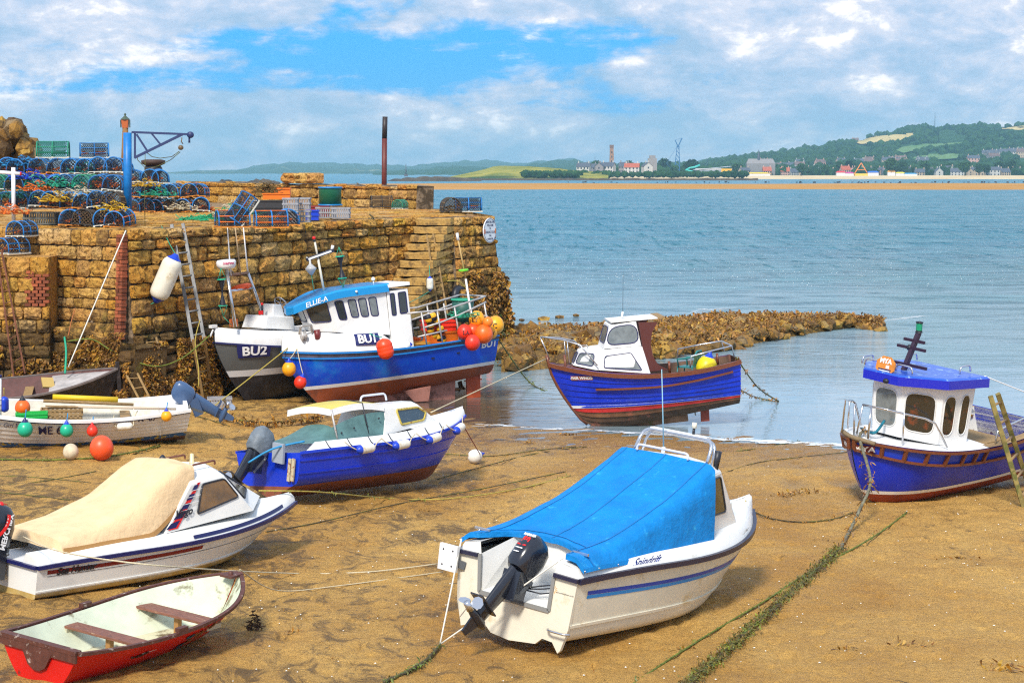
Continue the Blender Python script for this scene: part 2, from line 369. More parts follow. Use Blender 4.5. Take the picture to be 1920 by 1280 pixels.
fm.build('foam', m_foam, kind='stuff', label='white foam along the waterline', category='foam')

# ------------------------------------------------------------------ stone walls
def m_stone(name, island, lo=2.55, wet=1.0):
    h = pos_mat(name); rv = h.isl if island else h.node('ShaderNodeObjectInfo').outputs['Random']
    c = h.ramp(rv, [(0, (.60, .29, .04)), (.14, (.74, .44, .13)), (.3, (.55, .19, .018)), (.42, (.80, .52, .22)), (.55, (.42, .22, .05)), (.68, (.72, .32, .03)), (.8, (.68, .36, .11)), (.9, (.28, .15, .05)), (1, (.78, .44, .05))])
    n1 = h.noise(h.P, 3.2, 8, .68, .4); n2 = h.noise(h.P, 11, 8, .7, .2); n3 = h.noise(h.mp((4, 4, 22)), 1, 6, .6)
    c = h.mix(h.rng(n1, .42, .68, 0, .6), c, (.82, .48, .10)); c = h.mix(h.rng(n2, .50, .63, 0, .9), c, (.10, .042, .008)); c = h.mix(h.rng(n3, .55, .75, 0, .45), c, (.16, .09, .04))
    x, y, z = h.sep(h.P); zz = h.math('ADD', z, h.rng(n1, .3, .7, -.7, .7)); w = h.rng(zz, lo + .25, lo - .5, 0, wet, True)
    c = h.mix(h.math('MULTIPLY', w, .84), c, (.07, .042, .016)); gn = h.noise(h.P, 1.7, 6, .7)
    c = h.mix(h.math('MULTIPLY', h.rng(gn, .55, .66), h.rng(z, lo + .8, lo - .3, .12, .6)), c, (.16, .14, .02))
    h.put(h.b.inputs['Base Color'], c); h.put(h.b.inputs['Roughness'], h.rng(w, 0, 1, .88, .5)); h.b.inputs['Specular IOR Level'].default_value = .25
    b1 = h.bump(n1, .16); b2 = h.bump(n2, .08, b1); h.put(h.b.inputs['Normal'], b2); return h.m
M_STONE, M_STONE_I = m_stone('weathered_sandstone', False), m_stone('weathered_sandstone_joined', True)
M_STEP = mat('worn_step_stone', (.50, .30, .08), rough=.8, var=.3, vscale=4, col2=(.20, .12, .04), thr=(.46, .60), s2=4, bump=.06, bscale=7)
M_MORTAR = mat('dark_mortar', (.07, .045, .022), rough=.95, col2=(.26, .18, .11), s2=3, thr=(.48, .6), bump=.03, bscale=12)
M_BRICK = mat('red_brick', (.36, .085, .03), rough=.9, rnd=.5, col2=(.10, .06, .04), s2=9, bump=.01, bscale=30, coords='Generated')
M_PAVE = m_stone('quay_paving', False, lo=-5)
def stone_mesh(i):
    r = random.Random(100 + i); N_ = 4; rows = []
    for a in range(N_ + 1):
        row = []
        for b in range(N_ + 1):
            x, z = b / N_ - .5, a / N_ - .5; ex = min(.5 - abs(x), .5 - abs(z)); e = 0 if ex < .01 else 1
            cx, cz = x, z
            if abs(abs(x) - .5) < .01 and abs(abs(z) - .5) < .01: cx, cz = x * .93, z * .90
            cx += r.uniform(-.025, .025); cz += r.uniform(-.03, .03)
            row.append(Vector((cx * .97, (.70 if not e else 1.0) + r.uniform(-.24, .16), cz * .95)))
        rows.append(row)
    mb = MB(); mb.grid(rows, 0, False)
    per = [rows[0][b] for b in range(N_)] + [rows[a][N_] for a in range(N_)] + [rows[N_][N_ - b] for b in range(N_)] + [rows[N_ - a][0] for a in range(N_)]
    n = len(per); k = len(mb.v); mb.v += [tuple(Vector((p.x, -.2, p.z))) for p in per]
    idx = [b for b in range(N_)] + [a * (N_ + 1) + N_ for a in range(N_)] + [N_ * (N_ + 1) + N_ - b for b in range(N_)] + [(N_ - a) * (N_ + 1) for a in range(N_)]
    for j in range(n): j2 = (j + 1) % n; mb.f.append((idx[j], k + j, k + j2, idx[j2])[::1]); mb.m.append(0); mb.s.append(False)
    return mb
STONES = [stone_mesh(i) for i in range(14)]
STONE_ME = [s.mesh('stone', [M_STONE]) for s in STONES]; BRICK_ME = None
def stone_wall(root, P0, u, n, length, z0, z1, batter=0.0, hmin=.26, hmax=.44, wmin=.3, wmax=.75, depth=.14, maxn=300, core=None, inside=None, back=.6, seed=1, ztop=None, end_batter=0.0, flare=0.0):
    """Courses of separate rough blocks on a recessed mortar core; P0 = base line at z0 as seen at the TOP edge position."""
    r = random.Random(seed); P0 = Vector(P0); u = Vector(u).normalized(); n = Vector(n).normalized(); up = Vector((0, 0, 1))
    def at(s, z, off=0.0):
        k = max((z1 - z) / (z1 - z0), 0); return Vector((P0.x, P0.y, 0)) + u * s + n * (off + batter * k ** 1.6) + up * z
    tops = ztop or (lambda s: z1); z = z0; L = []
    while z < z1 - .08:
        h = r.uniform(hmin, hmax)
        if z1 - z - h < .15: h = z1 - z
        kk = (z1 - z) / (z1 - z0); s = -r.uniform(0, .3); send = length + end_batter * kk
        while s < send:
            w = r.uniform(wmin, wmax) * (h / .35) ** .5
            if send - s - w < .15: w = send - s
            if s + w > 0:
                a, b = max(s, 0), s + w; h2 = h
                if r.random() < .14 and w < .55 and h > .3: parts = [(a, b, z, z + h * .5), (a, b, z + h * .5, z + h)]
                else: parts = [(a, b, z, z + h)]
                for (a, b, c, d) in parts:
                    d = min(d, tops((a + b) / 2))
                    if d - c > .07 and b - a > .07 and (inside is None or inside((a + b) / 2, (c + d) / 2)): L.append((a, b, c, d))
            s += w
        z += h
    def key(q):
        c = at((q[0] + q[1]) / 2, (q[2] + q[3]) / 2); return -(q[1] - q[0]) * (q[3] - q[2]) / c.y ** 2
    L.sort(key=key); rest = MB()
    for i, (a, b, c, d) in enumerate(L):
        p0, p1 = at((a + b) / 2, c), at((a + b) / 2, d); v = (p1 - p0); ce = (p0 + p1) / 2; ang = r.uniform(-.03, .03)
        uu = (u * math.cos(ang) + up * math.sin(ang)); vv = v.normalized()
        dp = depth * r.uniform(.75, 1.35); k = r.randrange(14)
        X, Y, Z = uu * (b - a) * .975, n * dp, vv * (d - c) * .965
        if r.random() < .5: X = -X; fl = True
        M = Matrix(((X.x, Y.x, Z.x, ce.x), (X.y, Y.y, Z.y, ce.y), (X.z, Y.z, Z.z, ce.z), (0, 0, 0, 1)))
        if i < maxn:
            ob = mo('stone', STONE_ME[k], root); ob.matrix_local = M
        else: rest.add([M @ Vector(q) for q in STONES[k].v], STONES[k].f)
    if rest.f: rest.build('stone_courses', M_STONE_I, root, kind='stuff')
    rows = []
    for k in range(9):
        z = z0 + (z1 - z0) * k / 8; kk = (z1 - z) / (z1 - z0)
        rows.append([at(s, min(z, tops(s) - .02), .02) for s in np.linspace(0, length + end_batter * kk, 24)])
    mb = MB(); mb.grid(rows); mb.grid([[p - n * back for p in rr] for rr in rows]); mb.grid([rows[-1], [p - n * back for p in rows[-1]]])
    mb.grid([[r_[0] for r_ in rows], [r_[0] - n * back for r_ in rows]]); mb.grid([[r_[-1] for r_ in rows], [r_[-1] - n * back for r_ in rows]])
    mb.build('mortar', core or M_MORTAR, root); return at
PZ = 4.9
U_M, N_M = Vector((.431, .902, 0)).normalized(), Vector((.902, -.431, 0)).normalized()
CA = Vector((-10.04, 50, 0))
U_L, N_L = Vector((.85, -.53, 0)).normalized(), Vector((-.53, -.85, 0)).normalized()
LA = CA - U_L * 4.9
w_main = thing('harbour_wall', 'long receding sandstone harbour wall behind the two fishing boats, running to the stone steps', 'harbour wall')
at_main = stone_wall(w_main, (CA.x, CA.y, 0), U_M, N_M, 17.2, -.1, PZ, .35, seed=3, hmin=.26, hmax=.54, wmin=.36, wmax=1.05, depth=.24)
w_left = thing('harbour_wall', 'pale sandstone harbour wall with a brick strip under the blue crane', 'harbour wall')
at_left = stone_wall(w_left, (LA.x, LA.y, 0), U_L, N_L, 4.9, 1.6, PZ, .2, hmin=.26, hmax=.5, seed=5, wmin=.3, wmax=.7)
# brick strip at the corner
mbk = MB().box((0, 0, 0), (.165, .16, .072)); BRICK_ME = mbk.mesh('brick', [M_BRICK])
for i in range(29):
    z = 2.1 + i * .094; q = at_left(4.9, z, .12) + N_M * .06
    for j in range(2 if i % 2 else 1):
        ob = mo('brick', BRICK_ME, w_left); ob.location = q + U_L * ((j - .5) * .13 if i % 2 else 0) - U_L * .1; ob.rotation_euler = (0, 0, math.atan2(U_L.y, U_L.x)); ob.scale = (.62 if i % 2 else 1.2, 1.2, 1.1)
w_foot = thing('wall_footing', 'seaweed covered stone footing jutting out below the brick strip wall', 'wall footing')
FA = LA + N_L * .55 - U_L * 1.2
at_foot = stone_wall(w_foot, (FA.x, FA.y, 0), U_L, N_L, 6.9, -.1, 2.35, .25, hmin=.3, hmax=.55, wmin=.5, wmax=1.3, seed=8, depth=.2, back=1.2, core=M_STONE_I, ztop=lambda s: 2.2 + .25 * math.sin(s * 1.7) - .1 * s / 5, maxn=120)
w_ft2 = thing('wall_footing', 'wrack hung stone footing along the foot of the wall by the tall ladders', 'wall footing')
at_ft2 = stone_wall(w_ft2, tuple(CA + N_M * .5 - U_M * .4), U_M, N_M, 3.4, -.1, 2.1, .2, hmin=.3, hmax=.5, wmin=.4, wmax=.9, seed=9, depth=.2, core=M_STONE_I, ztop=lambda s: 2.0 - .15 * s, maxn=60)
# low block wall with the rusty ladder, at the frame's edge
w_low = thing('harbour_wall', 'lower yellow stone quay block with a red brick repair beside the rusty ladder', 'harbour wall')
def in_low(s, z): return not (3.72 < s and 2.95 < z < 3.85)
at_low = stone_wall(w_low, (-16.4, 50.2, 0), (1, 0, 0), (0, -1, 0), 4.3, -.1, 4.2, .25, seed=11, inside=in_low, back=3.2, core=M_STONE_I, maxn=130)
for i in range(11):
    for j in range(3):
        ob = mo('brick', BRICK_ME, w_low); ob.location = at_low(3.80 + j * .19 + (.1 if i % 2 else 0) - .05, 2.94 + i * .085, .04); ob.scale = (.92, 1.2, 1.0)
# pier head, stair flight
HS, HL, HN = 15.75, 2.65, 1.45
w_head = thing('pier_head', 'rounded stone pier head at the seaward end with the white oval sign', 'pier head')
def in_head(s, z): return z > 0
at_head = stone_wall(w_head, tuple(CA + U_M * HS + N_M * HN), U_M, N_M, HL, -.3, PZ, .35, seed=21, end_batter=.95, hmin=.24, hmax=.42, wmin=.35, wmax=.7, depth=.2, back=1.1)
# near side face of the pier head under the landing (closes the recess)
stp = thing('stone_stairs', 'worn yellow sandstone steps climbing the pier inside the harbour wall', 'stairs')
NST = 12
for k in range(NST):
    zt = PZ - .02 - k * .27; s1 = HS + .05 - k * .25; r = random.Random(k)
    rows = []; wd = 1.46; dp = 1.2; hh = .245
    M = Matrix(((N_M.x, U_M.x, 0, 0), (N_M.y, U_M.y, 0, 0), (0, 0, 1, 0), (0, 0, 0, 1)))
    base = CA + U_M * s1
    vs = []; nx = 7
    prof = [(-.30, -hh), (-.30, -.03), (-.27, 0), (dp, 0)]
    for i in range(nx):
        xx = .02 + wd * i / (nx - 1); wear = -.05 * math.exp(-((xx - .55) / .3) ** 2) + r.uniform(-.012, .012)
        vs.append([base + N_M * xx + U_M * (a + r.uniform(-.015, .015)) + Vector((0, 0, zt + b + (wear if b > -.1 else 0))) for a, b in prof])
    mb = MB(); mb.grid(vs, 0, False); mb.add(vs[-1], [(0, 1, 2, 3)]); mb.add(vs[0], [(3, 2, 1, 0)]); mb.build('step', M_STEP, stp)
mb = MB()   # solid fill under the flight
a0 = CA + U_M * (HS + .4) + N_M * .02; a1 = CA + U_M * (HS + .1 - NST * .25) + N_M * .02
pp = [a0 + Vector((0, 0, PZ - .4)), a0, a1, a1 + Vector((0, 0, PZ - .4 - NST * .27))]
q = N_M * 1.3; mb.add(pp + [p + q for p in pp], [(0, 1, 2, 3), (7, 6, 5, 4), (0, 3, 7, 4), (3, 2, 6, 7), (0, 1, 5, 4)]); mb.build('stair_core', M_MORTAR, stp)
at_stair = stone_wall(stp, tuple(CA + U_M * (HS - 3.6) + N_M * 1.32), U_M, N_M, 3.7, -.2, PZ - .35, .05, seed=25, ztop=lambda s: PZ - .36 - max(0, (3.7 - s)) / .25 * .27, back=.05, depth=.12, wmin=.35, wmax=.6, maxn=60)
# deck of the pier: a core and rough paving laid on it
deck = MB(); e1 = CA + U_M * (HS + HL) + N_M * (HN - .1)
poly = [(-17, 49.5), (LA.x, LA.y), (CA.x, CA.y)] + [tuple((CA + U_M * HS)[:2]), tuple((CA + U_M * HS + N_M * 1.3)[:2]), (e1.x, e1.y), (-2.9, 80.5), (-17.5, 102), (-34, 96), (-34, 60)]
Mi = Matrix.Translation((0, 0, PZ - .55)); deck.prism(poly, Mi, .50); ob = deck.build('pier_deck', mat('deck_earth', (.25, .16, .075), rough=.95, var=.35, vscale=1.5, col2=(.12, .09, .05), s2=2.4, bump=.04, bscale=5, coords='Object'), kind='structure')
def in_poly(x, y):
    c = False; n = len(poly); j = n - 1
    for i in range(n):
        xi, yi = poly[i][:2]; xj, yj = poly[j][:2]
        if ((yi > y) != (yj > y)) and x < (xj - xi) * (y - yi) / (yj - yi) + xi: c = not c
        j = i
    return c
r = random.Random(4); cand = []
for i in range(-3, 30):
    for j in range(-26, 3):
        s_, n_ = i * .92 + (j % 2) * .4, j * .72 - .3; p = CA + U_M * s_ + N_M * n_
        if in_poly(p.x, p.y) and in_poly(*(p + N_M * .3 + U_M * .3)[:2]) and in_poly(*(p + N_M * .3 - U_M * .3)[:2]) and -22 < p.x: cand.append((s_, n_, p))
cand.sort(key=lambda c: c[2].y); rest = MB()
for i, (s_, n_, p) in enumerate(cand):
    k = r.randrange(14); w_, l_ = r.uniform(.6, .7), r.uniform(.76, .88)
    X, Y, Z = U_M * l_, Vector((0, 0, r.uniform(.05, .085))), N_M * w_
    M = Matrix(((X.x, Y.x, Z.x, p.x), (X.y, Y.y, Z.y, p.y), (X.z, Y.z, Z.z, PZ - .055), (0, 0, 0, 1)))
    if i < 260: x_ = mo('paving_stone', STONE_ME[k], ob); x_.matrix_local = M
    else: rest.add([M @ Vector(q) for q in STONES[k].v], STONES[k].f)
if rest.f: rest.build('paving_stones', M_STONE_I, ob, kind='stuff')
# parapet on the far side
A_, B_ = Vector((-17.5, 101, 0)), Vector((-3.9, 79.5, 0)); UP_ = (B_ - A_).normalized(); NP_ = Vector((UP_.y, -UP_.x, 0)); NP_ = NP_ if NP_.y < 0 else -NP_
w_par = thing('parapet_wall', 'chest high sandstone parapet wall along the far edge of the pier', 'parapet wall')
Lp = (B_ - A_).length
at_par = stone_wall(w_par, tuple(A_), UP_, NP_, Lp, PZ - .1, PZ + 1.05, .03, hmin=.42, hmax=.6, wmin=.7, wmax=1.6, depth=.16, seed=31, back=.8, ztop=lambda s: PZ + .92 + .06 * math.sin(s * 2.1) + (0.06 if s < 9 else 0))
for s_, w_ in ((13.6, 1.15), (15.0, 1.3), (16.1, .8)):
    ob = mo('coping_stone', STONE_ME[int(s_) % 14], w_par); c = at_par(s_, PZ + 1.2, -.1); X, Y, Z = UP_ * w_, NP_ * .5, Vector((0, 0, .5))
    ob.matrix_local = Matrix(((X.x, Y.x, Z.x, c.x), (X.y, Y.y, Z.y, c.y), (X.z, Y.z, Z.z, c.z), (0, 0, 0, 1)))

# ------------------------------------------------------------------ seaweed on stone
def weed_mat(name, cols, rough=.5):
    h = pos_mat(name); c = h.ramp(h.isl, [(i / (len(cols) - 1), q) for i, q in enumerate(cols)]); n = h.noise(h.P, 2.2, 4, .6)
    c = h.mix(h.rng(n, .42, .62, 0, .75), c, (.07, .032, .007)); h.put(h.b.inputs['Base Color'], c); h.b.inputs['Roughness'].default_value = rough; return h.m
M_WEED = weed_mat('bladder_wrack', [(.36, .14, .012), (.52, .24, .02), (.16, .06, .012), (.50, .30, .03), (.26, .09, .008)])
M_GREENWEED = weed_mat('green_weed', [(.07, .14, .012), (.18, .24, .02), (.05, .09, .02), (.24, .24, .03)])
def fronds(mb, pts, size, drop, out, rnd=rng, wk=.26):
    for p, n in pts:
        s = size * rnd.uniform(.6, 1.5); a = Vector((rnd.normal(), rnd.normal(), 0)).normalized(); d = (Vector((0, 0, -drop)) + Vector(n) * out * rnd.rand() + Vector((rnd.normal(), rnd.normal(), rnd.normal())) * .5).normalized()
        w = a * s * wk; q = Vector(p); m_ = q + d * s * .5 + Vector(n) * s * .35
        mb.add([q - w * .4, q + w * .4, m_ + w, m_ - w, q + d * s + w * .3, q + d * s - w * .3], [(0, 1, 2, 3), (3, 2, 4, 5)])
r = rng
def wall_weed(atf, L, zlo, zhi, cnt, name, m, lab, size=.12, sbias=0, smin=0):
    mb = MB(); pts = []
    while len(pts) < cnt:
        s, z = r.uniform(smin, L), zlo + (zhi - zlo) * r.rand() ** 1.3
        if mnoise.noise(Vector((s * 1.3, z * 1.3, cnt))) > -.42 + (z - zlo) / (zhi - zlo) * .45: pts.append((atf(s, z, .15 + .1 * r.rand()), (atf(s, z, 1) - atf(s, z, 0))))
    fronds(mb, pts, size, 1.0, .8); mb.build(name, m, kind='stuff', label=lab, category='seaweed')
wall_weed(at_foot, 6.9, .1, 2.3, 20000, 'seaweed', M_WEED, 'orange brown bladder wrack hanging on the footing below the brick strip', size=.085)
wall_weed(at_ft2, 3.4, 0, 2.0, 12000, 'seaweed', M_WEED, 'brown wrack curtain on the footing by the tall ladders', size=.085)
wall_weed(at_low, 4.4, .2, 1.9, 5000, 'seaweed', M_WEED, 'brown wrack on the foot of the low quay block')
wall_weed(at_main, 16, 0, 1.7, 9000, 'seaweed', M_WEED, 'dark wrack along the foot of the long harbour wall')
wall_weed(at_head, HL + .5, -.2, 3.0, 15000, 'seaweed', M_WEED, 'rusty brown wrack covering the foot of the pier head', size=.12)
wall_weed(at_head, HL + .8, -.2, 1.6, 1500, 'green_seaweed', M_GREENWEED, 'bright green weed low on the pier head', size=.12, smin=1.0)
# far end of the pier head: battered end face
mb = MB(); rows = []
for k in range(9):
    z = -.3 + (PZ + .3) * k / 8; kk = 1 - k / 8; e_ = at_head(HL + .95 * kk, z, .15)
    rows.append([e_, e_ + Vector((-2.0, 13.5, 0))])
mb.grid(rows); mb.build('end_face', M_STONE_I, w_head)
pts = []; mbw = MB()
for _ in range(2200):
    z = r.uniform(-.2, 2.9); kk = (PZ - z) / (PZ + .3); pts.append((at_head(HL + .95 * kk + r.uniform(-.1, .15), z, r.uniform(-.2, .3)), (.6, -.5, 0)))
fronds(mbw, pts, .2, 1, .9); mbw.build('seaweed', M_WEED, kind='stuff', label='wrack hanging from the seaward corner of the pier head', category='seaweed')

# ------------------------------------------------------------------ breakwater of weedy boulders
def rock_mesh(i, sub=2):
    import bmesh
    bm = bmesh.new(); bmesh.ops.create_icosphere(bm, subdivisions=sub, radius=.5); off = Vector((i * 7.3, 2, 1))
    for v in bm.verts:
        q = v.co * 2.4 + off; v.co *= 1 + .45 * mnoise.noise(q) + .12 * mnoise.noise(q * 3); v.co.z *= .75
    vs = [tuple(v.co) for v in bm.verts]; fs = [tuple(v.index for v in f.verts) for f in bm.faces]; bm.free(); mb = MB(); mb.add(vs, fs, 0, False); return mb
def m_rock(nm):
    h = pos_mat(nm); rv = h.node('ShaderNodeObjectInfo').outputs['Random'] if nm != 'rubble_rock' else h.isl
    c = h.ramp(rv, [(0, (.20, .09, .012)), (.3, (.40, .20, .02)), (.5, (.11, .055, .012)), (.7, (.52, .30, .04)), (.85, (.24, .18, .09)), (1, (.36, .16, .012))])
    n = h.noise(h.P, 4, 7, .7, .3); c = h.mix(h.rng(n, .45, .62, 0, .8), c, (.07, .035, .01)); n2 = h.noise(h.P, 12, 6, .7)
    c = h.mix(h.rng(n2, .55, .7, 0, .5), c, (.50, .32, .06)); h.put(h.b.inputs['Base Color'], c); h.b.inputs['Roughness'].default_value = .65
    h.put(h.b.inputs['Normal'], h.bump(n2, .05, h.bump(n, .08))); return h.m
M_ROCK, M_RUB = m_rock('weedy_rock'), m_rock('rubble_rock')
ROCKS = [rock_mesh(i, 1) for i in range(10)]; ROCK_ME = [q.mesh('rock', [M_ROCK]) for q in ROCKS]
bw = thing('breakwater', 'low breakwater of brown seaweed covered boulders running out from the pier', 'breakwater')
top = [(940, 606), (1000, 606), (1100, 604), (1200, 596), (1240, 591), (1290, 587), (1340, 580), (1400, 582), (1450, 582), (1520, 588), (1600, 594), (1655, 600)]
bot = [(940, 702), (1000, 698), (1100, 686), (1200, 678), (1240, 674), (1290, 667), (1340, 660), (1400, 650), (1450, 640), (1520, 626), (1600, 613), (1655, 606)]
cr_ = []
for (x0, y0), (_, y1) in zip(top, bot):
    a = at_z(x0, y0, .45); b = at_z(x0, y1, 0); cr_.append((a, b))
def bw_pt(t, k):
    t *= len(cr_) - 1; i = min(int(t), len(cr_) - 2); f = t - i; a = cr_[i][0].lerp(cr_[i + 1][0], f); b = cr_[i][1].lerp(cr_[i + 1][1], f); p = b.lerp(a, k); t_ = t / (len(cr_) - 1)
    p.z = .62 * math.sin(math.pi * min(max(k, 0), 1) ** .7) ** .6 * (1 - .35 * t_) * (1.0 if t_ < .85 else .35 + .65 * (1 - t_) / .15) + .02 - (.25 if k < 0 or k > 1 else 0); return p
core = MB(); core.grid([[bw_pt(t, k) - Vector((0, 0, .16)) for k in (-.02, .1, .3, .5, .75, 1, 1.15)] for t in np.linspace(0, 1, 50)]); core.build('rubble_core', M_RUB, bw)
rr = random.Random(12); big = []
for i in range(1100):
    t, k = rr.random() ** .85, rr.random(); p = bw_pt(t, k); s = rr.choice((rr.uniform(.22, .55), rr.uniform(.4, 1.0))) * (1.25 if t < .3 else .85) * (1 - .25 * t); big.append((s / p.y, s, p))
big.sort(key=lambda q: -q[0]); rest = MB()
for i, (_, s, p) in enumerate(big):
    M = Matrix.Translation(p + Vector((0, 0, -.05 * s))) @ Euler((rr.uniform(-.5, .5), rr.uniform(-.5, .5), rr.uniform(0, 6))).to_matrix().to_4x4() @ Matrix.Diagonal((s * rr.uniform(.8, 1.3), s * rr.uniform(.8, 1.3), s * rr.uniform(.7, 1.05), 1)); k = rr.randrange(10)
    if i < 290: ob = mo('boulder', ROCK_ME[k], bw); ob.matrix_local = M
    else: rest.add([M @ Vector(q) for q in ROCKS[k].v], ROCKS[k].f)
rest.build('rubble', M_RUB, bw, kind='stuff')
mbw = MB(); pts = []
for _ in range(9500):
    p = bw_pt(r.rand() ** .9, r.rand()); p.z += r.uniform(0, .2); pts.append((p, (r.normal() * .5, r.normal() * .5, .7)))
fronds(mbw, pts, .13, .2, 1.0); mbw.build('seaweed', M_WEED, kind='stuff', label='golden brown wrack draped over the breakwater boulders', category='seaweed')
for i, (px, py, s) in enumerate(((1019, 598, .55), (1049, 594, .4), (1080, 591, .3), (978, 600, .25))):
    p = at_z(px, py, .05); ob = mo('boulder', ROCK_ME[i], None, loc=p); ob.scale = (s * 1.1, s, s * .7)
    ob['label'] = ['square brown boulder in shallow water off the breakwater', 'smaller dark boulder standing in water beyond the square one', 'low flat rock just awash beyond the breakwater', 'little rock awash beside the pier foot'][i]; ob['category'] = 'boulder'; ob['group'] = 'rocks awash off the breakwater'
# crag behind the pots
cg = MB(); rr = random.Random(3); crag = thing('rock_crag', 'rugged brown rock crag rising behind the stacked lobster pots', 'rock crag')
for i in range(75):
    t, k = rr.random(), rr.random(); wpx = -30 + 100 * t; hpx = 300 - (65 - .0 * t) * k * (1 if t < .55 else (1 - (t - .55) / .5))
    p = at_y(wpx, hpx, 88 + rr.uniform(-1, 3)); s = rr.uniform(.6, 1.3)
    ob = mo('rock', ROCK_ME[rr.randrange(10)], crag); ob.location = p; ob.scale = (s, s, s * 1.2); ob.rotation_euler = (rr.random() * 3, rr.random() * 3, rr.random() * 3)
core = MB(); pts = [at_y(x, y, 90) for x, y in ((-60, 240), (0, 238), (30, 238), (48, 262), (62, 300))]
core.grid([[p, Vector((p.x, 90 - 1, PZ))] for p in pts]); core.grid([[p, p + Vector((0, 6, -2))] for p in pts]); core.build('rock_core', M_RUB, crag)
# ------------------------------------------------------------------ boats: shared builders
def frame_pose(A, Wp, yaw, p, r):
    e = Euler((R(r), R(p), R(yaw)), 'XYZ'); M = e.to_matrix(); loc = Vector(Wp) - M @ Vector(A); return loc, e
class Hull:
    def __init__(s, L, hb, tw, zs, rake=.5, zk=None, es=.35, eb=.9, tm=.42, bp=2.2, chine=None, trake=0.0, rq=1.3, bmin=.02, xp=4, foot=.16):
        s.L, s.hb, s.tw, s.zs_, s.rake, s.es, s.eb, s.tm, s.bp, s.chine, s.trake, s.rq, s.bmin, s.xp = L, hb, tw, zs, rake, es, eb, tm, bp, chine, trake, rq, bmin, xp
        s.foot = foot; s.zk = zk or (lambda t: 0.0)
    def b(s, t):
        if t < s.tm: return s.hb * (s.tw + (1 - s.tw) * math.sin(math.pi / 2 * t / s.tm))
        return max(s.hb * (1 - ((t - s.tm) / (1 - s.tm)) ** s.bp), s.bmin)
    def zs(s, t):
        a, m, c = s.zs_; tm = .35
        return m + (a - m) * ((tm - t) / tm) ** 2 if t < tm else m + (c - m) * ((t - tm) / (1 - tm)) ** 2
    def prof(s, w, t):
        w = min(max(w, 0), 1); e = s.es + (s.eb - s.es) * t ** 1.6
        if s.chine:
            wc, yc = s.chine; yc = yc * (1 - .25 * t ** 3); c = (w / wc) * yc if w < wc else yc + (1 - yc) * ((w - wc) / (1 - wc)) ** (.75 + .5 * t)
            k = t ** 3; return c * (1 - k) + (w ** e) * k
        return w ** e
    def pt(s, t, w, side=1, off=0.0):
        b = s.b(t); y = b * s.prof(w, t); zk, zz = s.kz(t), s.zs(t); z = zk + (zz - zk) * w
        x = s.L * t - s.rake * (max(1 - w, 0)) ** s.rq * t ** s.xp - s.trake * w * (1 - t) ** 8
        y2 = b * s.prof(min(w + .03, 1), t) - b * s.prof(max(w - .03, 0), t); ny = 1.0; nz_ = -y2 / max(.06 * (zz - zk), 1e-3); ln_ = math.hypot(ny, nz_)
        dt = .02; nx = -(s.b(min(t + dt, 1)) - s.b(max(t - dt, 0))) / (2 * dt * s.L); l2 = math.hypot(1, nx)
        return Vector((x + off * nx / l2, (y + off * ny / ln_ / l2 + (0 if y > .001 else 0)) * side, z + off * nz_ / ln_))
    def kz(s, t): return s.zk(t) + s.foot * max(0, (t - .72) / .28) ** 2.6
    def wz(s, t, z): zk, zz = s.kz(t), s.zs(t); return min(max((z - zk) / (zz - zk), 0), 1)
    def strip(s, mb, w0, w1, nt=36, nw=4, mi=0, off=0.0, t0=0.0, t1=1.0, sides=(1, -1), sq=1.0, sm=True, thick=0.0):
        f0 = w0 if callable(w0) else (lambda t: w0); f1 = w1 if callable(w1) else (lambda t: w1)
        for sd_ in sides:
            rows = []
            for i in range(nt + 1):
                t = t0 + (t1 - t0) * (1 - (1 - i / nt) ** 1.35); a, b = f0(t), f1(t)
                rows.append([s.pt(t, a + (b - a) * (j / nw) ** sq, sd_, off) for j in range(nw + 1)])
            mb.grid(rows, mi, sm, flip=(sd_ > 0))
            if thick:
                for e_ in (0, -1):
                    o_ = [Vector((p.x, p.y - sd_ * thick, p.z)) for p in [r_[e_] for r_ in rows]]; mb.grid([[r_[e_] for r_ in rows], o_], mi, False)
    def transom(s, mb, w0=0.0, w1=1.0, n=10, mi=0, inset=0.0):
        A = [s.pt(0, w0 + (w1 - w0) * j / n, 1) for j in range(n + 1)]; B = [s.pt(0, w0 + (w1 - w0) * j / n, -1) for j in range(n + 1)]
        mb.grid([A, B], mi, False, flip=True)
    def rail(s, mb, w, off, wd, ht, t0=0.0, t1=1.0, sides=(1, -1), nt=40, mi=0):
        f = w if callable(w) else (lambda t: w)
        for sd_ in sides:
            P = [s.pt(t0 + (t1 - t0) * (1 - (1 - i / nt) ** 1.35), f(t0 + (t1 - t0) * (1 - (1 - i / nt) ** 1.35)), sd_, off) for i in range(nt + 1)]
            sec = [(-wd / 2, -ht / 2), (wd / 2, -ht / 2), (wd / 2, ht / 2), (-wd / 2, ht / 2)]; rows = []
            for i, p in enumerate(P):
                a, b = P[max(i - 1, 0)], P[min(i + 1, nt)]; d = (b - a).normalized(); o_ = d.cross(Vector((0, 0, 1))).normalized()
                rows.append([p + o_ * q + Vector((0, 0, z)) for q, z in sec + [sec[0]]])
            mb.grid(rows, mi, False); mb.add(rows[0][:4], [(0, 1, 2, 3)], mi); mb.add(rows[-1][:4], [(3, 2, 1, 0)], mi)
    def deck(s, mb, t0, t1, w=1.0, camber=.06, inset=.02, n=24, mi=0, z=None, m=7):
        rows = []
        for i in range(n + 1):
            t = t0 + (t1 - t0) * i / n; ww = s.wz(t, z) if z is not None else w; a = s.pt(t, ww, 1); yy = max(a.y - inset, .005)
            rows.append([Vector((a.x, yy * (1 - 2 * j / m), a.z + camber * (1 - (1 - 2 * j / m) ** 2) * min(1, yy * 2))) for j in range(m + 1)])
        mb.grid(rows, mi, True)
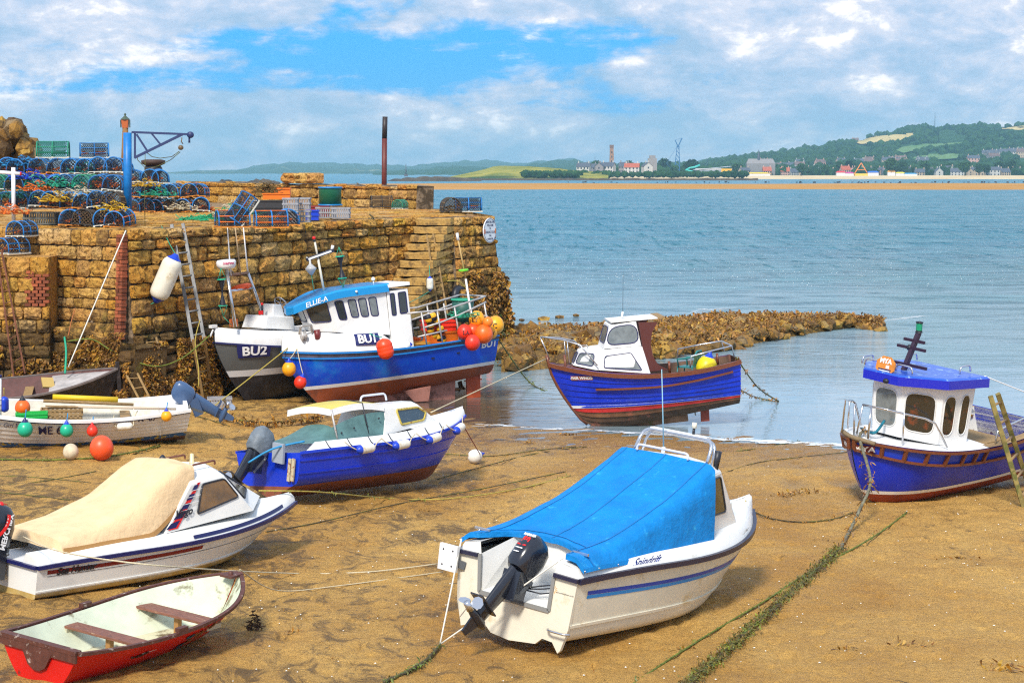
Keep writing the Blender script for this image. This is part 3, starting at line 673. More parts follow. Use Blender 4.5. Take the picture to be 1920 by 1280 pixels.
WHITE = mat('white_gelcoat', (.80, .79, .75), rough=.28, coat=.25, var=.07, vscale=2.0, col2=(.55, .50, .40), thr=(.62, .78), s2=3)
WHITE2 = mat('painted_white', (.78, .78, .77), rough=.42, var=.08, vscale=3, col2=(.42, .38, .33), thr=(.66, .76), s2=9)
CREAM = mat('cream_gelcoat', (.74, .69, .56), rough=.35, var=.08, vscale=2.5, col2=(.5, .36, .14), thr=(.58, .75), s2=2.4)
BLACK = mat('black_rubber', (.018, .02, .03), rough=.45, var=.2)
NAVY = mat('navy_trim', (.012, .014, .10), rough=.35)
GLASS = mat('dark_glass', (.03, .035, .035), rough=.06, spec=.8)
GLASS2 = mat('pale_glass', (.17, .19, .19), rough=.10, spec=.9, var=.35, vscale=5)
AMBER = mat('amber_glass', (.20, .095, .014), rough=.08, spec=.8, var=.5, vscale=3)
STEEL = mat('stainless', (.62, .63, .66), rough=.22, metal=.9)
GALV = mat('dull_pipe', (.50, .48, .46), rough=.45, metal=.3, var=.25, vscale=9, col2=(.28, .12, .05), thr=(.6, .7), s2=12)
VARN = mat('varnished_wood', (.16, .045, .018), rough=.4, coat=.2, var=.35, vscale=10, stretch=(1, 6, 6))
WOOD = mat('weathered_wood', (.30, .19, .08), rough=.8, var=.4, vscale=14, stretch=(1, 5, 5), bump=.003)
OUTB = mat('outboard_black', (.014, .016, .025), rough=.22, coat=.4)
OUTG = mat('outboard_grey', (.12, .13, .14), rough=.4, metal=.3)
RED = mat('signal_red', (.72, .012, .01), rough=.4); WPAINT = mat('lettering_white', (.85, .85, .85), rough=.5); BPAINT = mat('lettering_black', (.012, .012, .02), rough=.5)
def text_me(name, s, size, m, fn, bold=.0, align='CENTER', shear=0.0, sub=True):
    cu = bpy.data.curves.new('t', 'FONT'); cu.body = s; cu.size = size; cu.align_x = align; cu.align_y = 'CENTER'; cu.offset = bold; cu.shear = shear; cu.resolution_u = 3
    o = bpy.data.objects.new('t', cu); COL.objects.link(o); bpy.context.view_layer.update(); me = bpy.data.meshes.new_from_object(o.evaluated_get(bpy.context.evaluated_depsgraph_get()))
    bpy.data.objects.remove(o); bpy.data.curves.remove(cu); me.name = name
    for v in me.vertices: v.co = fn(v.co.x, v.co.y)
    me.materials.clear(); me.materials.append(m); me.update(); return me
def text(name, s, size, m, fn, parent, **k): return mo(name, text_me(name, s, size, m, fn, **k), parent)
def plane_fn(o, u, v, off=.004):
    o, u, v = Vector(o), Vector(u).normalized(), Vector(v).normalized(); n = u.cross(v).normalized()
    return lambda x, y: o + u * x + v * y + n * off
def hull_fn(h, t0, z0, side, off=.012):
    # writing on a topside, reading correctly from outside: starboard (side -1) runs with x growing towards the bow
    return lambda x, y: h.pt(t0 - side * x / h.L, h.wz(t0 - side * x / h.L, z0 + y), side, off)
def plate(name, fn, w, h, m, parent, n=6):
    mb = MB(); mb.grid([[fn(-w / 2 + w * i / n, -h / 2 + h * j / 3) for i in range(n + 1)] for j in range(4)], 0, False); return mb.build(name, m, parent)
def rounded(c, r, seg=4):
    c = [Vector(p) for p in c]; n = len(c); out = []
    for i in range(n):
        a, p, b = c[i - 1], c[i], c[(i + 1) % n]; la, lb = (a - p).length, (b - p).length; ra, rb = min(r, la * .49), min(r, lb * .49); A, B = p + (a - p).normalized() * ra, p + (b - p).normalized() * rb
        for j in range(seg + 1): k = j / seg; out.append(A * (1 - k) ** 2 + p * 2 * k * (1 - k) + B * k * k)
    return out
def window(parent, corners, r=.06, glass=None, frame=None, fr=.014, off=.006, label=None, hint=None, name='window'):
    P = rounded(corners, r); c = sum(P, Vector()) / len(P); n = Vector((0, 0, 0))
    for i in range(len(P)): n += (P[i] - c).cross(P[(i + 1) % len(P)] - c)
    n.normalize()
    if hint is not None and n.dot(Vector(hint)) < 0: n = -n; P = P[::-1]
    P = [p + n * off for p in P]; mb = MB(); mb.add(P, [tuple(range(len(P)))]); w = mb.build(name, glass or GLASS, parent)
    if label: w['label'] = label
    f = MB(); f.tube(P, fr, 5, closed=True); f.build('window_frame', frame or BLACK, w); return w
def shell(parent, name, rings, m, cap=True, bevel=0, sm=False, bottom=False):
    n = len(rings[0]); mb = MB(); vs = [Vector(p) for r_ in rings for p in r_]; fs = []
    for k in range(len(rings) - 1):
        for i in range(n): j = (i + 1) % n; fs.append((k * n + i, k * n + j, (k + 1) * n + j, (k + 1) * n + i))
    if cap: fs.append(tuple(range((len(rings) - 1) * n, len(rings) * n)))
    if bottom: fs.append(tuple(range(n))[::-1])
    mb.add(vs, fs, 0, sm); return mb.build(name, m, parent, bevel)
def lerp3(a, b, k): return Vector(a).lerp(Vector(b), k)
def on_quad(q, u, v):   # q = bottom-left, bottom-right, top-right, top-left
    q = [Vector(p) for p in q]; return q[0].lerp(q[1], u).lerp(q[3].lerp(q[2], u), v)
def quad_window(parent, q, u0, u1, v0, v1, r=.06, **k):
    return window(parent, [on_quad(q, u0, v0), on_quad(q, u1, v0), on_quad(q, u1, v1), on_quad(q, u0, v1)], r, **k)
def outboard(parent, loc, tilt, scale=1.0, m=OUTB, cover=None, yaw=0.0, text_=None, brand=None):
    """Motor hung on the transom: x points aft-to-fore like the boat, tilt swings the leg up and back."""
    Mx = Matrix.Translation(Vector(loc)) @ Euler((0, R(tilt), R(yaw))).to_matrix().to_4x4() @ Matrix.Scale(scale, 4)
    g = MB(); g.box(Mx @ Vector((-.02, 0, -.12)), (.20 * scale, .24 * scale, .34 * scale), Euler((0, R(tilt * .35), 0)).to_matrix()); leg = [(0, .06, .10), (-.25, .055, .09), (-.5, .045, .075), (-.72, .03, .07)]
    rows = []
    for z, hy, hx in leg: rows.append([Mx @ Vector((-.12 + hx * 1.3 * math.cos(a), hy * math.sin(a), z + .0)) for a in np.linspace(0, 2 * math.pi, 11)])
    g.grid(rows, 0, True)
    g.box(Mx @ Vector((-.20, 0, -.56)), (.34 * scale, .20 * scale, .016 * scale), Mx.to_3x3().normalized())     # cavitation plate
    g.lathe([(.001, -.2), (.04, -.17), (.055, -.05), (.055, .1), (.03, .16), (.001, .17)], 10, Mx @ Matrix.Translation((-.14, 0, -.72)) @ Euler((0, R(90), 0)).to_matrix().to_4x4())
    g.prism([(-.10, 0), (.06, 0), (.0, -.2), (-.08, -.2)], Mx @ Matrix.Translation((-.12, .012, -.76)) @ Euler((R(90), 0, 0)).to_matrix().to_4x4(), .024)
    leg_o = g.build('outboard_motor', m, parent)
    c = MB(); prof = [(.0, .15, .12), (.06, .20, .145), (.25, .215, .15), (.38, .19, .135), (.45, .13, .09), (.47, .04, .03)]; rows = []
    for z, hx, hy in prof:
        rows.append([Mx @ Vector((-.10 - .05 * z + hx * (abs(math.cos(a)) ** .7) * (1 if math.cos(a) > 0 else -1), hy * (abs(math.sin(a)) ** .7) * (1 if math.sin(a) > 0 else -1), z + .02)) for a in np.linspace(0, 2 * math.pi, 25)])
    c.grid(rows, 0, True); c.add(rows[0][:-1], [tuple(range(24))[::-1]]); cw = c.build('cowling', cover or m, leg_o)
    b = MB()
    for sy in (-.11, .11): b.bar(Mx @ Vector((.06, sy, .05)), Mx @ Vector((.0, sy, -.3)), .025, .05)
    b.tube([Mx @ Vector((.06, -.14, .0)), Mx @ Vector((.06, .14, .0))], .02, 8); b.build('clamp_bracket', OUTG, leg_o)
    p = MB(); hub = Mx @ Vector((-.36, 0, -.72)); ax = (Mx.to_3x3() @ Vector((1, 0, 0))).normalized(); sd_ = (Mx.to_3x3() @ Vector((0, 1, 0))).normalized(); up = ax.cross(sd_)
    p.tube([hub - ax * .06, hub + ax * .07], [.035 * scale, .05 * scale], 10)
    for k in range(3):
        a = R(120 * k + 25); d = sd_ * math.cos(a) + up * math.sin(a); e = ax.cross(d); pts = []
        for rr_, ww in ((.04, .03), (.09, .085), (.14, .085), (.18, .04)):
            pts.append([hub + (d * rr_ + (e * .8 + ax * .6) * (ww * q)) * scale for q in (-.8, 0, .8)])
        p.grid(pts, 0, True)
    p.build('propeller', STEEL, leg_o)
    leg_o['frame'] = 0; del leg_o['frame']
    return leg_o, cw, Mx
def ropes_on(mb, a, b, sag=.1, r=.012, n=10, mi=0):
    a, b = Vector(a), Vector(b); mb.tube([a.lerp(b, i / n) + Vector((0, 0, -sag * 4 * (i / n) * (1 - i / n))) for i in range(n + 1)], r, 5, mi)
ROPE = mat('pale_rope', (.56, .48, .32), rough=.85, var=.25, vscale=30); ROPE_Y = mat('yellow_rope', (.42, .33, .06), rough=.8, var=.3, vscale=25)
ROPE_G = mat('green_rope', (.02, .34, .20), rough=.7, var=.25, vscale=30); ROPE_B = mat('blue_rope', (.02, .25, .52), rough=.7, var=.2)
ROPE_D = mat('dark_weedy_rope', (.07, .055, .025), rough=.8, var=.4, vscale=12, col2=(.12, .13, .02), thr=(.45, .6), s2=3)
ORANGE = mat('orange_buoy', (.90, .13, .008), rough=.4, var=.15, col2=(.42, .09, .02), thr=(.58, .72), s2=9); ORED = mat('red_buoy', (.80, .035, .012), rough=.4, var=.15, col2=(.34, .03, .02), thr=(.58, .72), s2=9)
YELB = mat('yellow_buoy', (.88, .38, .01), rough=.4, var=.15, col2=(.45, .20, .03), thr=(.60, .72), s2=9); BLUEB = mat('blue_plastic', (.01, .05, .50), rough=.35)
FWHITE = mat('fender_white', (.76, .73, .64), rough=.4, var=.12, col2=(.45, .33, .15), thr=(.56, .75), s2=4)
TEAL = mat('teal_buoy', (.01, .42, .24), rough=.35, coat=.1)

# ------------------------------------------------------------------ white cruiser under a blue tarpaulin
def boat_spin():
    l0, r0 = frame_pose((0, 0, 0), (0, 24.04, .40), 51.8, 4.1, -.6); A0 = Vector((0, -.95, .5)); loc, rot = frame_pose(A0, l0 + r0.to_matrix() @ A0, 51.8, 4.1, 4.5)
    b = thing('cabin_cruiser', 'white cabin cruiser under a bright blue canvas cover with a tilted black outboard', 'motor boat', loc, rot)
    h = Hull(5.65, 1.08, .9, (.93, 1.0, 1.26), rake=1.1, chine=(.15, .88), es=.4, eb=.95, tm=.4, bp=2.5, rq=1.2)
    h.zk = lambda t: .0 + .03 * t
    m = MB(); h.strip(m, 0, .36, nw=5); h.strip(m, .36, .44, nw=1, off=.0); h.strip(m, .44, 1, nw=6)
    m.build('hull', CREAM, b)
    m = MB(); h.strip(m, .345, .385, nw=1, off=.018, thick=.03, t1=.97); m.build('spray_rail', CREAM, b)
    for z0, z1, c, nm in ((.74, .79, mat('stripe_blue', (.02, .06, .42), rough=.3), 'dark_stripe'), (.69, .735, mat('stripe_cyan', (.02, .24, .62), rough=.3), 'light_stripe')):
        m = MB(); f = lambda zz: (lambda t: h.wz(t, zz + .26 * max(0, (t - .3)) ** 1.6)); h.strip(m, f(z0), f(z1), nw=1, off=.004, t0=.04, t1=.9); m.build(nm, c, b)
    # transom, with notched lower edge and the motor well
    y1 = h.b(0); T = MB(); thick = .05
    out = [(-y1 * .84, .02), (-y1 * .93, .3), (-y1, .93), (-.60, .95), (-.57, .5), (.52, .5), (.60, .97), (y1, .93), (y1 * .93, .3), (y1 * .84, .04), (.80, -.02), (.66, .03), (.55, .13), (.44, .11), (.30, .0), (0, -.03), (-.42, .02), (-.52, .11), (-.68, .1), (-.78, -.02)]
    Mx = Matrix(((0, 0, 1, -.02), (1, 0, 0, 0), (0, 1, 0, 0), (0, 0, 0, 1))); T.prism(out, Mx, thick); T.build('transom', CREAM, b)
    # well walls
    m = MB(); q = [(0, -.57, .5), (0, .52, .5), (.75, .52, .62), (.75, -.57, .62)]
    A = [Vector(p) for p in q]; Bt = [Vector((0, -.60, .95)), Vector((0, .60, .97)), Vector((.75, .50, 1.22)), Vector((.75, -.50, 1.18))]
    m.add(A + Bt, [(0, 1, 2, 3), (1, 5, 6, 2), (2, 6, 7, 3), (3, 7, 4, 0)]); m.build('motor_well', WHITE, b)
    m = MB(); ed = [(-.012, .60, .97), (-.012, .545, .48), (-.012, -.585, .48), (-.012, -.61, .93)]
    for p, q_ in zip(ed, ed[1:]): m.bar(Vector(p) + Vector((-.015, 0, 0)), Vector(q_) + Vector((-.015, 0, 0)), .05, .03, up=(1, 0, 0))
    m.build('well_trim', mat('grey_trim', (.24, .24, .23), rough=.5), b)
    # rubbing strake
    m = MB(); h.rail(m, 1.0, .02, .05, .07, 0.0, 1.0); m.bar((-.045, y1 + .02, .94), (-.045, .62, .95), .05, .05); m.bar((-.045, -y1 - .02, .94), (-.045, -.62, .95), .05, .05); m.build('rubbing_strake', mat('dark_strake', (.02, .018, .045), rough=.35), b)
    # deck moulding: side decks leaning inwards, foredeck
    m = MB()
    for sd_ in (1, -1):
        rows = []
        for i in range(26):
            t = i / 25; a = h.pt(t, 1, sd_); k = min(1, abs(a.y) / .3); rise = .17 + .06 * t
            rows.append([a, Vector((a.x + .02 - .05 * t, a.y - sd_ * .07 * k, a.z + rise * .8)), Vector((a.x - .05 * t, a.y - sd_ * .20 * k, a.z + rise)), Vector((a.x - .1 * t, a.y - sd_ * .34 * k, a.z + rise + .02))])
        m.grid(rows, 0, True, flip=sd_ > 0)
        m.add([rows[0][0], rows[0][1], rows[0][2], rows[0][3], Vector((0, sd_ * .6, .97))], [(0, 1, 2, 3, 4)])
    rows = []
    for i in range(10):
        t = .72 + .28 * i / 9; a = h.pt(t, 1, 1); yy = max(a.y - .34 * min(1, a.y / .3), .01); rows.append([Vector((a.x - .1 * t, yy * (1 - 2 * j / 6), a.z + .22 + .04 * (1 - (1 - j / 3) ** 2))) for j in range(7)])
    m.grid(rows, 0, True); m.build('deck', WHITE, b)
    # cabin
    base = [(3.0, -.84, 1.18), (4.25, -.62, 1.28), (4.7, 0, 1.34), (4.25, .62, 1.28), (3.0, .84, 1.18)]
    topp = [(3.08, -.80, 2.06), (3.62, -.64, 2.08), (3.80, 0, 2.10), (3.62, .64, 2.08), (3.08, .80, 2.06)]
    top2 = [(3.08, -.72, 2.17), (3.52, -.56, 2.17), (3.68, 0, 2.19), (3.52, .56, 2.17), (3.08, .72, 2.17)]
    shell(b, 'cabin', [base, topp, top2], WHITE, bevel=.03)
    for sd_ in (-1, 1):
        q = [base[0 if sd_ < 0 else 4], base[1 if sd_ < 0 else 3], topp[1 if sd_ < 0 else 3], topp[0 if sd_ < 0 else 4]]
        window(b, [on_quad(q, .16, .34), on_quad(q, .74, .30), on_quad(q, .80, .92), on_quad(q, .14, .92)], .07, glass=mat('smoked_glass', (.05, .045, .022), rough=.08, spec=.8), hint=(0, sd_, 0))
        q = [base[1 if sd_ < 0 else 3], base[2], topp[2], topp[1 if sd_ < 0 else 3]]; quad_window(b, q, .1, .92, .3, .9, .06, hint=(1, 0, .3))
    # canvas cover: rises from the motor well to the cabin top, sagging along the middle
    m = MB(); NU, NV = 30, 26; rows = []
    for i in range(NU + 1):
        u = i / NU; row = []
        xr = .05 + 3.1 * u
        for j in range(NV + 1):
            v = j / NV * 2 - 1; s_ = -1 if v > 0 else 1; av = abs(v)
            ridge = 1.20 + (2.20 - 1.20) * (u ** 1.15) ; ridge -= .13 * math.sin(math.pi * u)
            ytop = .84 - .04 * u; low = 1.10 + .04 * u if u < .85 else 1.10 + .04 * u
            ylow = (1.00 - .06 * u)
            if av < .74: y = ytop * av / .74; z = ridge + .035 * (1 - (av / .74) ** 2) * (1 - u * .3)
            else: k = (av - .74) / .26; y = ytop + (ylow - ytop) * k ** .8; z = ridge + (low - ridge) * k ** (1.0 + .3 * u)
            x = xr + (.62 * (1 - av ** 2) * (1 - u) ** 3 if av < .6 else .02 * (1 - u)) - (.0 if av > .6 else 0)
            if u < .15 and av >= .6: x = xr
            wr = .022 * mnoise.noise(Vector((x * 1.6, y * 2.2, 3))) + .011 * math.sin(13 * (u + abs(v) * .6) + 3 * v) * (1 - u) + .012 * abs(mnoise.noise(Vector((x * 2.2 + y * 2, y * 5 - x, 9)))) + .006 * mnoise.noise(Vector((x * 9, y * 9, 2)))
            row.append(Vector((x, y * s_, z + wr * (1 if av < .95 else .3))))
        rows.append(row)
    m.grid(rows, 0, True); m.grid([[p + Vector((0, 0, -.07)) for p in rows[0]], rows[0]], 0, True); m.grid([[Vector((p.x, p.y * 1.02, p.z - .05)) for p in [r_[0] for r_ in rows]], [r_[0] for r_ in rows]]); m.grid([[r_[-1] for r_ in rows], [Vector((p.x, p.y * 1.02, p.z - .05)) for p in [r_[-1] for r_ in rows]]])
    m.grid([rows[-1], [Vector((p.x + .02, p.y * .98, min(p.z, 2.1) - .03)) for p in rows[-1]]])
    cov = m.build('canvas_cover', mat('blue_canvas', (.002, .205, .57), rough=.62, spec=.25, var=.16, vscale=3.5, col2=(.05, .44, .74), thr=(.60, .78), s2=5, bump=.03, bscale=6), b)
    m = MB()
    for jj in (5, 13, 21): m.grid([[r_[jj] + Vector((0, -.010, .006)) for r_ in rows], [r_[jj] + Vector((0, .010, .006)) for r_ in rows]], 0, True)
    m.grid([[p + Vector((-.004, 0, .008)) for p in rows[2]], [p + Vector((.02, 0, .008)) for p in rows[2]]]); m.build('cover_seam', mat('seam_blue', (.002, .15, .44), rough=.7), b)
    m = MB()
    for i in range(9):
        u = i / 8; 
        for rw in (rows[int(u * NU)][0], rows[int(u * NU)][-1]): m.ball(rw + Vector((0, .012 * (1 if rw.y > 0 else -1), -.03)), .012, n=6)
    m.build('press_studs', STEEL, b, kind='stuff')
    for y_ in (.80, -.80):
        m = MB(); m.bar((.22, y_ - .12, 1.235), (.22, y_ + .12, 1.235), .03); m.tube([(.22, y_ - .05, 1.15), (.22, y_ - .05, 1.235)], .014); m.tube([(.22, y_ + .05, 1.15), (.22, y_ + .05, 1.235)], .014); m.build('cleat', STEEL, b)
    # hoop over the cabin, rails, aerial, lamp
    m = MB(); arch = rounded([(3.22, .62, 2.12), (3.42, .58, 2.50), (3.42, -.58, 2.50), (3.22, -.62, 2.12)], .14); m.tube([(3.22, .62, 2.10)] + arch[5:15] + [(3.22, -.62, 2.10)], .028, 8)
    arch2 = rounded([(3.42, .60, 2.14), (3.52, .56, 2.47), (3.52, -.56, 2.47), (3.42, -.60, 2.14)], .14); m.tube([(3.42, .60, 2.12)] + arch2[5:15] + [(3.42, -.60, 2.12)], .022, 8); m.build('hoop', STEEL, b)
    m = MB(); m.box((3.45, 0, 2.52), (.10, .95, .03)); m.build('hoop_board', WHITE2, b)
    m = MB(); m.tube(rounded([(3.10, .46, 2.18), (3.10, .46, 2.30), (3.10, -.40, 2.30), (3.10, -.40, 2.18)], .06)[3:17], .018, 6); m.build('grab_rail', mat('pale_rail', (.62, .64, .70), rough=.3), b)
    m = MB(); m.tube([(3.45, -.22, 2.52), (3.45, -.22, 2.62)], .02, 6); m.tube([(3.45, -.22, 2.62), (3.45, -.22, 2.70)], .035, 8, 1); m.build('mast_light', [BLACK, mat('lamp_glass', (.75, .7, .55), rough=.2)], b)
    m = MB(); m.tube([(3.3, .15, 2.14), (3.3, .15, 2.30)], .028, 8, 1); m.tube([(3.3, .15, 2.3), (3.06, .17, 3.4)], [.012, .006], 5); m.build('aerial', [mat('aerial_blue', (.30, .55, .65), rough=.4), WHITE2], b)
    m = MB(); m.tube([(3.5, -.60, 2.10), (3.5, -.63, 2.36)], .05, 8); m.build('winch_post', BLACK, b)
    # motor, bracket plate, handle, fittings
    leg, cw, Mx_ = outboard(b, (-.04, -.10, .78), 46, 1.12, yaw=-8)
    f = lambda x, y: Mx_ @ Vector((-.315 + .004 * 0 - (.012 if abs(y - .2) < 9 else 0), x, y))
    red = MB(); 
    text('lettering', '50', .11, RED, lambda x, y: Mx_ @ Vector((-.318, -x, .33 + y)), cw, bold=.006)
    text('lettering', 'MARINER', .045, WPAINT, lambda x, y: Mx_ @ Vector((-.312, -x, .41 + y)), cw, bold=.002)
    m = MB(); m.box(Mx_ @ Vector((-.322, 0, .255)), (.004, .15, .02), Mx_.to_3x3().normalized()); m.build('red_flash', RED, cw)
    for y_, w_ in ((.205, .12), (.15, .09)): m = MB(); m.box(Mx_ @ Vector((-.325, 0, y_)), (.004, w_, .014), Mx_.to_3x3().normalized()); m.build('white_flash', WPAINT, cw)
    m = MB(); m.box((-.13, 1.03, .84), (.05, .30, .34), None, 0); m.bar((-.12, 1.0, .80), (-.03, .82, .76), .04, .10, 1)
    for dy in (-.08, .08):
        for dz in (-.1, .1): m.tube([(-.157, 1.03 + dy, .84 + dz), (-.150, 1.03 + dy, .84 + dz)], .014, 8, 2)
    m.build('bracket_plate', [WHITE2, OUTG, BLACK], b, bevel=0)
    m = MB(); m.tube(rounded([(-.03, -.60, .26), (-.12, -.66, .26), (-.12, -.92, .26), (-.03, -.98, .26)], .05)[3:17], .016, 6); m.build('step_handle', STEEL, b)
    m = MB(); m.tube([(.45, .42, .82), (.44, .42, .83)], .06, 10); m.tube([(.44, .42, .82), (.25, .34, .66), (.05, .15, .62)], .025, 6)
    for dz in (0, .04, .1): m.tube([(.3, -.54, .78 - dz), (.15, -.3, .72 - dz), (-.02, -.1, .66)], .010, 5)
    m.build('control_cables', BLACK, leg)
    text('name_lettering', 'Spindrift', .17, mat('script_blue', (.01, .06, .45), rough=.4), lambda x, y: h.pt(.245 + x / h.L, 1, -1) + Vector((0, .035 - .28 * y - .004, .09 + y)) + Vector((0, -.012, 0)), b, shear=.25, bold=.003)
    text('lettering', 'Orkney', .11, BPAINT, lambda x, y: h.pt(.76 + x / h.L, 1, -1) + Vector((0, .03 - .3 * y - .012, .11 + y)), b, shear=.4)
    text('lettering', 'www.orkneyboats.co.uk', .028, BPAINT, plane_fn((-.022, -.80, .74), (0, -1, 0), (0, 0, 1)), b)
    m = MB()
    for k in range(10): a = math.pi * 2 * k / 10; m.bar((-.024, -.63 - .02 * math.cos(a), .76 + .02 * math.sin(a)), (-.024, -.63 - .05 * math.cos(a), .76 + .05 * math.sin(a)), .006, .003)
    m.build('sun_emblem', mat('emblem_gold', (.7, .35, .05), rough=.4), b)
    return b, h
spin, h_spin = boat_spin()

# ------------------------------------------------------------------ white speedboat with cream cover
def boat_hunter():
    l0, r0 = frame_pose((0, 0, 0), (-7.15, 26.68, .28), 45.5, .9, -5.3); A0 = Vector((0, -.88, .4)); loc, rot = frame_pose(A0, l0 + r0.to_matrix() @ A0, 45.5, .9, .5)
    b = thing('cabin_cruiser', 'white fast cruiser with a cream canvas cover, navy and red stripes and amber side window', 'motor boat', loc, rot)
    h = Hull(5.25, .95, .93, (.60, .64, .84), rake=1.3, chine=(.24, .9), es=.4, eb=.95, tm=.35, bp=2.6, rq=1.1)
    m = MB(); h.strip(m, .36, 1, nw=7); h.transom(m, .36, 1); m.build('hull', WHITE, b)
    m = MB(); wl = lambda t: .36; h.strip(m, 0, wl, nw=5); h.transom(m, 0, .36); m.build('stained_bottom', mat('stained_gelcoat', (.48, .33, .10), rough=.5, var=.3, vscale=2, col2=(.62, .52, .30), thr=(.5, .7), s2=3), b)
    m = MB(); h.strip(m, .395, .43, nw=1, off=.015, thick=.02, t1=.97); m.build('spray_rail', WHITE, b)
    m = MB(); h.rail(m, 1.0, .02, .045, .055); y1 = h.b(0); m.bar((-.02, y1, .60), (-.02, -y1, .60), .05, .05); m.build('rubbing_strake', NAVY, b)
    m = MB(); f = lambda zz: (lambda t: h.wz(t, zz + .22 * max(0, t - .2) ** 1.7)); h.strip(m, f(.49), f(.545), nw=1, off=.005, t0=.03, t1=.535); m.build('red_stripe', mat('stripe_maroon', (.22, .01, .012), rough=.35), b)
    m = MB(); h.strip(m, f(.455), f(.462), nw=1, off=.005, t0=.03, t1=.95); m.build('pin_stripe', BPAINT, b)
    text('name_lettering', 'Sea Hunter', .135, BPAINT, lambda x, y: h.pt(.115 + x / h.L, h.wz(.1, .515 + y), -1, .012), b, shear=.35, bold=.004)
    # deck moulding
    m = MB()
    for sd_ in (1, -1):
        rows = []
        for i in range(30):
            t = i / 29; a = h.pt(t, 1, sd_); k = min(1, abs(a.y) / .35); rows.append([a, Vector((a.x - .03 * t, a.y - sd_ * .05 * k, a.z + .10)), Vector((a.x - .08 * t, a.y - sd_ * .16 * k, a.z + .15)), Vector((a.x - .12 * t, a.y - sd_ * .30 * k, a.z + .17))])
        m.grid(rows, 0, True, flip=sd_ > 0); m.add([rows[0][0], rows[0][1], rows[0][2], rows[0][3], (0, sd_ * .5, .62)], [(0, 1, 2, 3, 4)])
    rows = []
    for i in range(12):
        t = .66 + .34 * i / 11; a = h.pt(t, 1, 1); yy = max(a.y - .30 * min(1, a.y / .35), .01); rows.append([Vector((a.x - .12 * t, yy * (1 - 2 * j / 6), a.z + .17 + .12 * (1 - (1 - j / 3) ** 2) * min(1, yy * 3))) for j in range(7)])
    m.grid(rows, 0, True); m.build('deck', WHITE, b)
    m = MB(); m.add([(0, -.5, .6), (0, .5, .6), (.7, .5, .62), (.7, -.5, .62), (.7, -.5, .85), (.7, .5, .85)], [(0, 1, 2, 3), (3, 2, 5, 4)]); m.build('motor_well', WHITE2, b)
    # cabin with raked ends
    base = [(2.2, -.76, .80), (3.9, -.66, .94), (4.55, 0, 1.02), (3.9, .66, .94), (2.2, .76, .80)]
    mid = [(2.72, -.66, 1.46), (3.42, -.56, 1.52), (3.62, 0, 1.56), (3.42, .56, 1.52), (2.72, .66, 1.46)]
    top_ = [(2.80, -.50, 1.60), (3.30, -.44, 1.63), (3.42, 0, 1.66), (3.30, .44, 1.63), (2.80, .50, 1.60)]
    shell(b, 'cabin', [base, mid, top_], WHITE, bevel=.025)
    for sd_, a, c in ((-1, 0, 1), (1, 4, 3)):
        q = [base[a], base[c], mid[c], mid[a]]; window(b, [on_quad(q, .34, .26), on_quad(q, .96, .42), on_quad(q, .94, .92), on_quad(q, .36, .93)], .05, glass=AMBER, hint=(0, sd_, 0))
        q = [base[c], base[2], mid[2], mid[c]]; quad_window(b, q, .1, .9, .3, .9, .05, hint=(1, 0, .3))
        m = MB(); o_ = [on_quad([base[a], base[c], mid[c], mid[a]], u, v) + Vector((0, sd_ * .008, 0)) for u, v in ((.30, 1.0), (.22, 1.0), (.02, .05), (.13, .05))]; m.add(o_, [(0, 1, 2, 3)] if sd_ < 0 else [(3, 2, 1, 0)]); 
        m.build('red_flash', RED, b)
        m = MB(); q4 = [base[a], base[c], mid[c], mid[a]]
        for k in range(5):
            v0 = .08 + .19 * k; o_ = [on_quad(q4, u, v) + Vector((0, sd_ * .010, 0)) for u, v in ((.10 + .20 * v0 * .9 - .13, v0), (.085 + .20 * v0 * .9, v0), (.105 + .20 * v0 * .9, v0 + .12 + (.03 if k == 0 else 0)), (.125 + .20 * v0 * .9 - .13, v0 + .12))]
            m.add(o_, [(0, 1, 2, 3)])
        m.build('navy_flash', NAVY, b)
    m = MB(); qd = [base[0], base[1], mid[1], mid[0]]
    for k in range(4): v0 = .42 + .14 * k; m.add([on_quad(qd, .05 + u + .2 * v0, v) + Vector((0, -.014, 0)) for u, v in ((-.10, v0), (.16, v0), (.16, v0 + .012), (-.10, v0 + .012))], [(0, 1, 2, 3)])
    m.build('flash_bars', WPAINT, b)
    text('lettering', 'Virgo', .15, BPAINT, plane_fn(on_quad(qd, .12, .38), Vector(base[1]) - Vector(base[0]), Vector((.15, .18, 1)), .02), b, bold=.006, shear=.3)
    for sd_ in (-1, 1):
        for z0, z1 in ((.945, .995),):
            m = MB(); rows = [[], []]
            for i in range(16):
                t = .50 + .42 * i / 15; a = h.pt(t, 1, sd_)
                rows[0].append(Vector((a.x - .02 * t, a.y - sd_ * .02, a.z + .045)) + Vector((0, sd_ * .008, 0))); rows[1].append(Vector((a.x - .03 * t, a.y - sd_ * .045, a.z + .095)) + Vector((0, sd_ * .010, 0)))
            m.grid(rows, 0, False); m.build('side_stripe', NAVY, b)
    m = MB()
    for sd_ in (-1, 1):
        m.tube(rounded([(2.95, sd_ * .40, 1.64), (2.95, sd_ * .40, 1.70), (3.38, sd_ * .38, 1.73), (3.38, sd_ * .38, 1.66)], .03)[2:18], .016, 6)
    m.build('grab_rail', VARN, b)
    m = MB(); m.lathe([(.06, 0), (.07, .05), (.06, .14), (.02, .19), (.001, .2)], 10, Matrix.Translation((2.78, .12, 1.62))); m.build('compass', BLACK, b)
    m = MB(); m.lathe([(.05, 0), (.035, .02), (.03, .14), (.001, .15)], 8, Matrix.Translation((3.32, .12, 1.64))); m.build('navigation_light', mat('beacon_cream', (.75, .62, .35), rough=.3), b)
